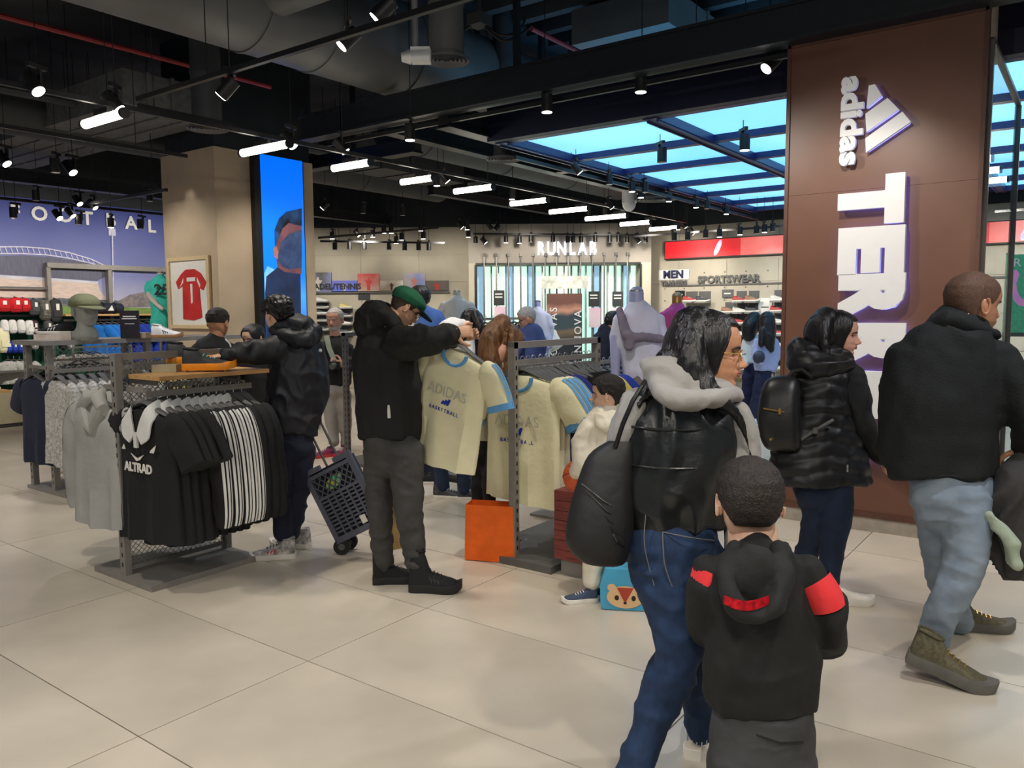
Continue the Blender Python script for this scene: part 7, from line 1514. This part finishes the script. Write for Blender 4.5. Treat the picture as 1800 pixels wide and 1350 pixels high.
def toy_bag():
    p = fl(1099, 1066); p.z = .004; t = thing('toy_bag', 'light blue gift bag with a cartoon squirrel face, on the floor behind the leather-vested woman', 'bag', loc=p); M = frame(p, RT) @ Matrix.Rotation(-.15, 4, 'Z') @ Matrix.Scale(1.3, 4)
    bl = pm('light blue card', (70, 160, 196), rough=.5, var=.05); b = B(M); w_ = .2
    R = [[(-w_/2*k, -.05, z), (w_/2*k, -.05, z), (w_/2*k, .05, z), (-w_/2*k, .05, z)] for z, k in ((0, .88), (.015, 1.0), (.1, 1.02), (.15, .86), (.17, .8))]; b.loft(R); b.build('bag_body', bl, t)
    b = B(M); b.tube([(-.05, -.02, .165), (-.045, -.01, .24), (.045, -.01, .24), (.05, -.02, .165)], .008, 8); b.build('handle', bl, t, True)
    tan = pm('printed tan', (222, 184, 136), rough=.6, var=.04); rd = pm('printed russet', (176, 66, 44), rough=.6, var=.04); dk = pm('printed dark', (40, 26, 24), rough=.5)
    def disc(x, z, rx, rz, k, m, nm): B(M).poly([(x+rx*math.cos(a), -.0515-k*.001, z+rz*math.sin(a)) for a in [i*2*PI/20 for i in range(20)]], M.to_3x3() @ V((0, -1, 0)) if False else (0, -1, 0), .001).build(nm, m, t)
    disc(-.055, .093, .018, .016, 1, tan, 'printed_ear'); disc(.055, .093, .018, .016, 1, tan, 'printed_ear'); disc(0, .055, .075, .047, 2, tan, 'printed_face')
    B(M).poly([(-.034, -.0545, .095), (.034, -.0545, .095), (.016, -.0545, .06), (0, -.0545, .03), (-.016, -.0545, .06)], (0, -1, 0), .001).build('printed_blaze', rd, t)
    for x in (-.034, .034): disc(x, .052, .009, .011, 3.5, dk, 'printed_eye')
    disc(0, .032, .007, .005, 4.5, dk, 'printed_nose')
toy_bag()
# ------------------------------------------------------------------ left: plinth, wall shelves, merchandise
def left_area():
    a = fl(-60, 752); c = fl(38, 744); t = thing('display_plinth', 'low beige display plinth with a wooden top at the left frame edge', 'plinth', loc=(c.x, c.y, 0))
    b = B(); b.bx((c.x-1.4, c.y-.35, .06), (c.x, c.y+.05, .5)); b.build('body', pm('beige laminate', (190, 180, 150), rough=.6, var=.03), t); b = B(); b.bx((c.x-1.35, c.y-.3, 0), (c.x-.04, c.y, .06)); b.build('recessed_base', M_steeld, t)
    b = B(); b.bx((c.x-1.4, c.y-.35, .5), (c.x-.25, c.y+.05, .53)); b.build('top_board', M_wood, t)
    q = V((c.x-.6, c.y-.15, .531)); shoe(None, q, (1, -.2, 0), .28, C_white, M_rub, None, name='sneaker', thingargs=('white sneaker on the wooden top of the low beige plinth',), zs=1.1)
    # wall bay: green backing, posts, shelf
    y = YW-.5
    t = thing('wall_shelving', 'grey slotted wall shelving with wooden shelf before the stadium print', 'shelving', loc=(6, YW-.2, 0))
    def X(u, v=560): return onY(u, v, YW-.3).x
    for u in (-30, 100, 207, 330): b = B(); x = X(u); b.bx((x-.03, YW-.12, 0), (x+.03, YW-.02, onY(100, 470, YW-.1).z if u > 50 else 1.4)); b.build('post', M_steel, t)
    b = B(); zt = onY(100, 471, YW-.1).z; b.bx((X(98), YW-.12, zt), (X(340), YW-.02, zt+.08)); b.build('top_rail', M_steel, t)
    b = B(); zs = onY(180, 552, YW-.3).z; b.bx((X(108), YW-.45, zs-.03), (X(330), YW-.02, zs)); b.build('shelf_board', M_wood, t)
    b = B(); b.bx((X(-60), YW-.03, .05), (X(112), YW-.006, onY(60, 512, YW).z-.3)); b.build('back_panel', C_green, t); b = B(); b.bx((X(112), YW-.03, .05), (X(340), YW-.006, zs-.03)); b.build('back_panel', C_green, t)
    for z in (onY(40, 505, YW-.3).z, onY(40, 555, YW-.3).z, onY(40, 600, YW-.3).z): b = B(); b.bar((X(-60), YW-.1, z), (X(104), YW-.1, z), .02, .03); b.build('peg_rail', M_steeld, t)
    b = B(); zr = onY(180, 556, YW-.3).z-.06; b.bar((X(112), YW-.3, zr), (X(330), YW-.3, zr), .02, .03); b.build('hanging_rail', M_steel, t)
    for k, z in enumerate((.75, .35)): b = B(); b.bx((X(-60), YW-.45, z-.03), (X(330), YW-.02, z)); b.build('lower_shelf', M_steeld, t)
    # bags and gloves on pegs
    def pouch(u, v, w_, h_, m, lab, grp, tagc=True, name='hanging_bag', cat_='bag'):
        p = onY(u, v, YW-.25); s = dep(p)/FPX; W, H = w_*s, h_*s; o = thing(name, lab, cat_, grp, loc=p); b = B(); R = []
        for z, k, d in cat([(.5, .3, .3), (.45, .72, .6), (.25, .95, .9), (-.1, 1.0, 1.0), (-.38, .92, .9), (-.5, .6, .5)], 3): R.append([(p.x+W/2*k*math.copysign(abs(math.cos(a))**.7, math.cos(a)), p.y+.07*d*math.sin(a), p.z+H*z) for a in [i*2*PI/18 for i in range(18)]])
        b.loft(R); g = b.build('pouch', m, o, True)
        b = B(); b.tube([(p.x-W*.1, p.y, p.z+H*.48), (p.x, p.y+.06, p.z+H*.56), (p.x+W*.1, p.y, p.z+H*.48)], .008, 6); b.build('loop', M_black, o, True)
        if tagc: b = B(); b.bx((p.x-W*.12, p.y-.082, p.z+H*.02), (p.x+W*.12, p.y-.078, p.z+H*.3)); b.build('price_tag', M_paper, o)
        b = B(); b.box((p.x, p.y-.072, p.z-H*.12), (W*.6, .012, H*.3)); b.build('pocket', m, o)
    for i, (u, w_, h_) in enumerate(((5, 26, 24), (28, 24, 26), (42, 22, 24))): pouch(u, 536, w_, h_, C_red, ['red drawstring bag at the left frame edge on the peg rail', 'middle red bag on the peg rail', 'red bag next to the grey backpacks on the peg rail'][i], 'red bags on the peg rail')
    for i, (u, v, w_, h_, m) in enumerate(((60, 540, 18, 28, C_slate), (79, 545, 20, 36, C_olive), (98, 546, 22, 40, C_slate))): pouch(u, v, w_, h_, [C_slate, cloth('grey camo', (112, 112, 104), rgb2=(70, 70, 66), sc_=20), cloth('dark grey', (54, 54, 56))][i], ['small grey backpack beside the red bags', 'middle grey camouflage backpack on the peg rail', 'larger dark grey backpack left of the capped head'][i], 'backpacks on the peg rail')
    for i, u in enumerate((8, 22, 37)): pouch(u, 574, 13, 24, C_white, ['white goalkeeper glove at the left frame edge', 'middle white goalkeeper glove', 'white goalkeeper glove beside the dark gloves'][i], 'white gloves', name='goalkeeper_glove', cat_='glove')
    for i, (u, m) in enumerate(((60, cloth('dark maroon', (70, 40, 50))), (84, C_slate), (52, C_white))): pouch(u, 576, 15, 26, m, ['dark red and grey glove pair above the black suede shoe', 'grey glove pair above the black suede shoe', 'white glove tucked between dark gloves'][i], 'gloves by the suede shoe', name='goalkeeper_glove', cat_='glove')
    for i, u in enumerate((14, 24, 34, 46)): pouch(u, 610, 12, 22, C_royal, '%s royal blue shin pad pack on the lowest peg rail' % ORD[i], 'royal blue packs', name='shin_pad_pack', cat_='pack')
    for i, u in enumerate((60, 74, 86, 110, 124)): pouch(u, 606, 12, 18, C_black if i % 2 else cloth('black white mix', (60, 60, 62), rgb2=(200, 200, 200), sc_=26), '%s black pack below the suede shoe on the lowest peg rail' % ORD[i], 'black packs', name='sock_pack', cat_='pack')
    pouch(6, 598, 20, 44, C_cream, 'cream bag hanging low at the left frame edge', None, False)
    # duffel bag on the shelf
    p = onY(190, 540, YW-.25); o = thing('duffel_bag', 'navy duffel bag lying on the wooden wall shelf', 'bag', loc=p); s = dep(p)/FPX; b = B(); W = 52*s; H = 18*s
    p.z = zs+H*.56; b.tube([(p.x-W/2, p.y, p.z), (p.x-W/2+.03, p.y, p.z), (p.x, p.y, p.z), (p.x+W/2-.03, p.y, p.z), (p.x+W/2, p.y, p.z)], [H*.3, H*.48, H*.52, H*.48, H*.3], 18); b.build('body', C_navy, o, True)
    for dx in (-W*.2, W*.2): b = B(); b.tube([(p.x+dx, p.y+math.cos(a)*H*.54, p.z+math.sin(a)*H*.54) for a in [i*PI/8 for i in range(17)]], .012, 6); b.build('strap', M_black, o, True)
    B().poly([(p.x-.05, p.y-H*.54, p.z-.04), (p.x+.05, p.y-H*.54, p.z-.04), (p.x+.02, p.y-H*.54, p.z+.05)], (0, -1, 0), .004).build('bar_mark', M_paper, o)
    # blue shirts under the shelf
    bs = shirt_proto('x', 'shirt', C_bright, L=.72, W=.42, seed=30); bn = shirt_proto('x', 'shirt', C_royal, L=.72, W=.42, seed=31)
    Mr = frame((X(165), YW-.3, zr+.01), (1, 0, 0))
    for i, x in enumerate((0, .1, .2, .3, .4)): place(bs, Mr @ Matrix.Translation((x, 0, 0)) @ Matrix.Rotation(-.9, 4, 'Z'), '%s bright blue shirt under the wooden wall shelf' % ORD[i], 'bright blue shirts')
    for i, x in enumerate((.55, .65, .75, .9, 1.05)): place(bn, Mr @ Matrix.Translation((x, 0, 0)) @ Matrix.Rotation(-.9, 4, 'Z'), '%s royal blue shirt under the wooden wall shelf' % ORD[i], 'royal blue wall shirts')
    # pale shirts and dark packs below
    gs = shirt_proto('x', 'shirt', C_marl, L=.5, W=.34, seed=32)
    for i, u in enumerate((14, 24, 34, 44)):
        q = onY(u, 628, YW-.3); place(gs, Matrix.Translation(q) @ Matrix.Rotation(-.3, 4, 'Z') @ Matrix.Scale(.7, 4), '%s small silver grey garment low on the left wall' % ORD[i], 'silver garments')
    # mesh shorts panel behind the racks: white patterned shirts
    ws = shirt_proto('x', 'shirt', cloth('white spotted', (224, 222, 214), rgb2=(160, 160, 156), sc_=70), L=.6, W=.44, sleeve='short', seed=33)
    for i, u in enumerate((140, 152, 164)):
        q = onY(u, 612, YW-1.6); place(ws, Matrix.Translation(q) @ Matrix.Rotation(-.4, 4, 'Z'), '%s white spotted shirt behind the long rack' % ORD[i], 'white spotted shirts')
    t = thing('clothes_rack', 'rail of white spotted shirts and navy shorts behind the long rack', 'clothes rack', loc=(5, YW-1.6, 0)); q0 = onY(128, 611, YW-1.6); q1 = onY(230, 611, YW-1.6); b = B(); b.bar((q0.x, q0.y, q0.z), (q1.x, q1.y, q0.z), .02, .03); b.build('hanging_rail', M_steel, t)
    for x in (q0.x, q1.x): b = B(); b.bx((x-.015, q0.y-.015, 0), (x+.015, q0.y+.015, q0.z)); b.build('post', M_steel, t)
    # navy folded trousers with green tags
    for i, u in enumerate((138, 158)):
        q = onY(u, 640, YW-1.9); np_ = pants_proto('navy trousers with a green tag, %s behind the hoodies' % ('left pair' if i == 0 else 'pair nearer the yellow stripes'), C_navy, .9, W=.36); np_['group'] = 'navy trousers with green tags'; np_.matrix_world = Matrix.Translation(q+V((0, 0, .1))) @ Matrix.Rotation(-.3, 4, 'Z')
        b = B(); b.box((0, -.045, -.2), (.14, .01, .09)); b.build('green_tag', pm('green tag', (40, 150, 80), rough=.6), np_)
    b = B(); b.bar((q.x-.6, q.y, q.z+.08), (q.x+.5, q.y, q.z+.08), .02, .03); t = thing('clothes_rack', 'low rail holding navy trousers with green tags', 'clothes rack', loc=(q.x, q.y, 0)); b.build('hanging_rail', M_steel, t)
    for x in (q.x-.58, q.x+.48): b = B(); b.bx((x-.015, q.y-.015, 0), (x+.015, q.y+.015, q.z+.08)); b.build('post', M_steel, t)
left_area()
# ------------------------------------------------------------------ shoe wall, back shelves
def shoe_wall():
    cols = [(1297, 598), (1318, 598), (1362, 598), (1276, 612)]
    mats = [pm('shoe a', (60, 60, 66), rough=.6), pm('shoe b', (210, 206, 200), rough=.6), pm('shoe c', (150, 110, 84), rough=.6), pm('shoe d', (176, 60, 60), rough=.6)]
    n = 0
    def item(u, v, wpx, m, lab, dark=True):
        p = onX(u, v, XW-.15); W = wpx*dep(p)/FPX
        t = thing('shoe_shelf', 'small grey shelf '+lab, 'shelf', 'shoe shelves', loc=p); b = B(); b.bx((XW-.28, p.y-W/2, p.z-.03), (XW-.012, p.y+W/2, p.z)); b.build('board', M_wire, t); b = B(); b.bx((XW-.03, p.y-W/2, p.z), (XW-.014, p.y+W/2, p.z+.2)); b.build('back_plate', M_steeld, t)
        shoe(None, (XW-.14, p.y+.13, p.z+.002), (0, -1, 0), .29, m, M_rub, None, name='display_shoe', thingargs=('small display shoe '+lab, 'shoes on the far wall'), zs=1.1)
    rows = ((530, 'top'), (549, 'second'), (569, 'third'), (589, 'fourth'), (610, 'fifth'), (630, 'sixth'), (650, 'seventh'))
    for ci, (u, cn) in enumerate(((1279, 'first'), (1299, 'second'), (1321, 'third'), (1366, 'fourth'))):
        for ri, (v, rn) in enumerate(rows):
            if ci == 0 and ri == 0: continue
            item(u, v+(u-1299)*-.02, 18, mats[(ci*3+ri*2) % 4], 'in the %s column, %s row of the far shoe wall' % (cn, rn))
    for i, (u, v) in enumerate(((1211, 530), (1234, 530))): item(u, v, 22, mats[0 if i else 3], 'by the pink mannequin, %s' % ('red shoe' if i == 0 else 'dark high shoe'))
    for i, (u, v, w_, h_, m, lab) in enumerate(((1279, 516, 20, 14, M_steeld, 'dark grey info card above the far shoe columns'), (1345, 540, 24, 32, M_paper, 'white backlit card between the far shoe columns'), (1195, 518, 18, 14, M_black, 'black info card beside the pink mannequin'))):
        p = onX(u, v, XW-.03); s = dep(p)/FPX; o = thing('info_card', lab, 'card', loc=p); b = B(); b.bx((XW-.04, p.y-w_*s/2, p.z-h_*s/2), (XW-.014, p.y+w_*s/2, p.z+h_*s/2)); b.build('card', m, o); b = B(); b.bx((XW-.044, p.y-w_*s*.3, p.z-.01), (XW-.04, p.y+w_*s*.3, p.z+.012)); b.build('print_line', M_steeld if i == 1 else M_paper, o)
    # wooden bench below
    p = onX(1330, 690, XW-1.2); t = thing('bench', 'low wooden bench before the far shoe wall', 'bench', loc=(p.x, p.y, 0)); b = B(); b.bx((XW-1.8, p.y-1.4, .36), (XW-1.2, p.y+.6, .42)); b.build('seat', M_wood, t)
    for y in (-1.2, .4): b = B(); b.bx((XW-1.75, p.y+y, 0), (XW-1.25, p.y+y+.06, .36)); b.build('leg', M_steel, t)
    # holes of the panels
    b = B()
    for z in (2.32, 2.02, 1.78):
        y = 7.2
        while y > .5: b.cyl((XW-.016, y, z), (XW-.012, y, z), .016, n=8); y -= .42
    o = b.build('peg_holes', M_steeld, wall_right); o['kind'] = 'stuff'
    # back wall shoe shelves behind the grey-bearded man
    k = 0
    for u in (567, 608):
        for v in ((530, 541, 552, 564, 580) if u == 567 else (541, 556, 570, 585)):
            x, z = back(u, v, DB-.2); W = .26; nm = 'left' if u == 567 else 'right'
            lab = 'behind the grey-bearded man, %s from top in the %s column' % (ORD[k % 5], nm); k = k+1 if v < 580 else 0
            t = thing('shoe_shelf', 'pale shelf '+lab, 'shelf', 'back wall shoe shelves', loc=MB_ @ V((x, -.2, z))); b = B(MB_); b.bx((x-W/2, -.28, z-.02), (x+W/2, -.012, z)); b.build('board', M_wire, t); b = B(MB_); b.bx((x-W/2, -.03, z-.1), (x+W/2, -.013, z-.02)); b.build('back_plate', M_steeld, t)
            q = MB_ @ V((x-.12, -.15, z+.003)); shoe(None, q, hr, .26, pm('shoe e', (206, 190, 110), rough=.6) if (u, v) == (608, 541) else (M_white if k % 2 else pm('shoe f', (84, 86, 96), rough=.6)), M_rub, None, name='display_shoe', thingargs=('display shoe '+lab, 'back wall shoes'), zs=1.0)
    x, z = back(642, 522, DB-.05); b = B(MB_); b.bx((x-.12, -.03, z-.06), (x+.12, -.012, z+.06)); o = b.build('info_card', pm('charcoal card', (50, 52, 52))); tag(o, 'dark card on the back wall behind the black hood', 'card')
shoe_wall()
# ------------------------------------------------------------------ right edge
def right_edge():
    X0 = 9.6; a = onX(1772, 448, X0); c = onX(1815, 585, X0); t = thing('green_poster', 'green poster with a raised pink arm at the right frame edge', 'poster', loc=(X0, c.y, c.z))
    b = B(); b.bx((X0, c.y-.06, c.z), (X0+.03, a.y, a.z)); b.build('print', pm('green grass print', (66, 148, 112), rough=.6, rgb2=(80, 164, 128), sc_=30, emit=.18), t)
    P = [onX(u, v, X0-.004) for u, v in ((1776, 485), (1780, 476), (1787, 474), (1792, 481), (1789, 492), (1786, 498), (1788, 512), (1795, 524), (1806, 528), (1806, 540), (1790, 537), (1782, 528), (1779, 512), (1777, 497), (1771, 488))]
    B().poly(P, (-1, 0, 0), .003).build('printed_arm', pm('pink arm print', (232, 150, 190), rough=.6, rgb2=(206, 140, 206), sc_=8, emit=.15), t)
    p = onX(1793, 462, X0); text('poster_word', 'RI', .12, facing((X0-.004, p.y, p.z), (0, -1, 0), (0, 0, 1)), M_paper, t, ext=.002, spacing=1.3)
    for y in (a.y-.02, c.y-.04): b = B(); b.bx((X0+.005, y-.02, 0), (X0+.045, y+.02, a.z+.02)); b.build('post', M_steeld, t)
    b = B(); b.bx((X0-.01, c.y-.06, c.z-.04), (X0+.04, a.y, c.z)); b.build('lower_rail', M_steeld, t)
right_edge()
bpy.data.scenes.remove(S2)
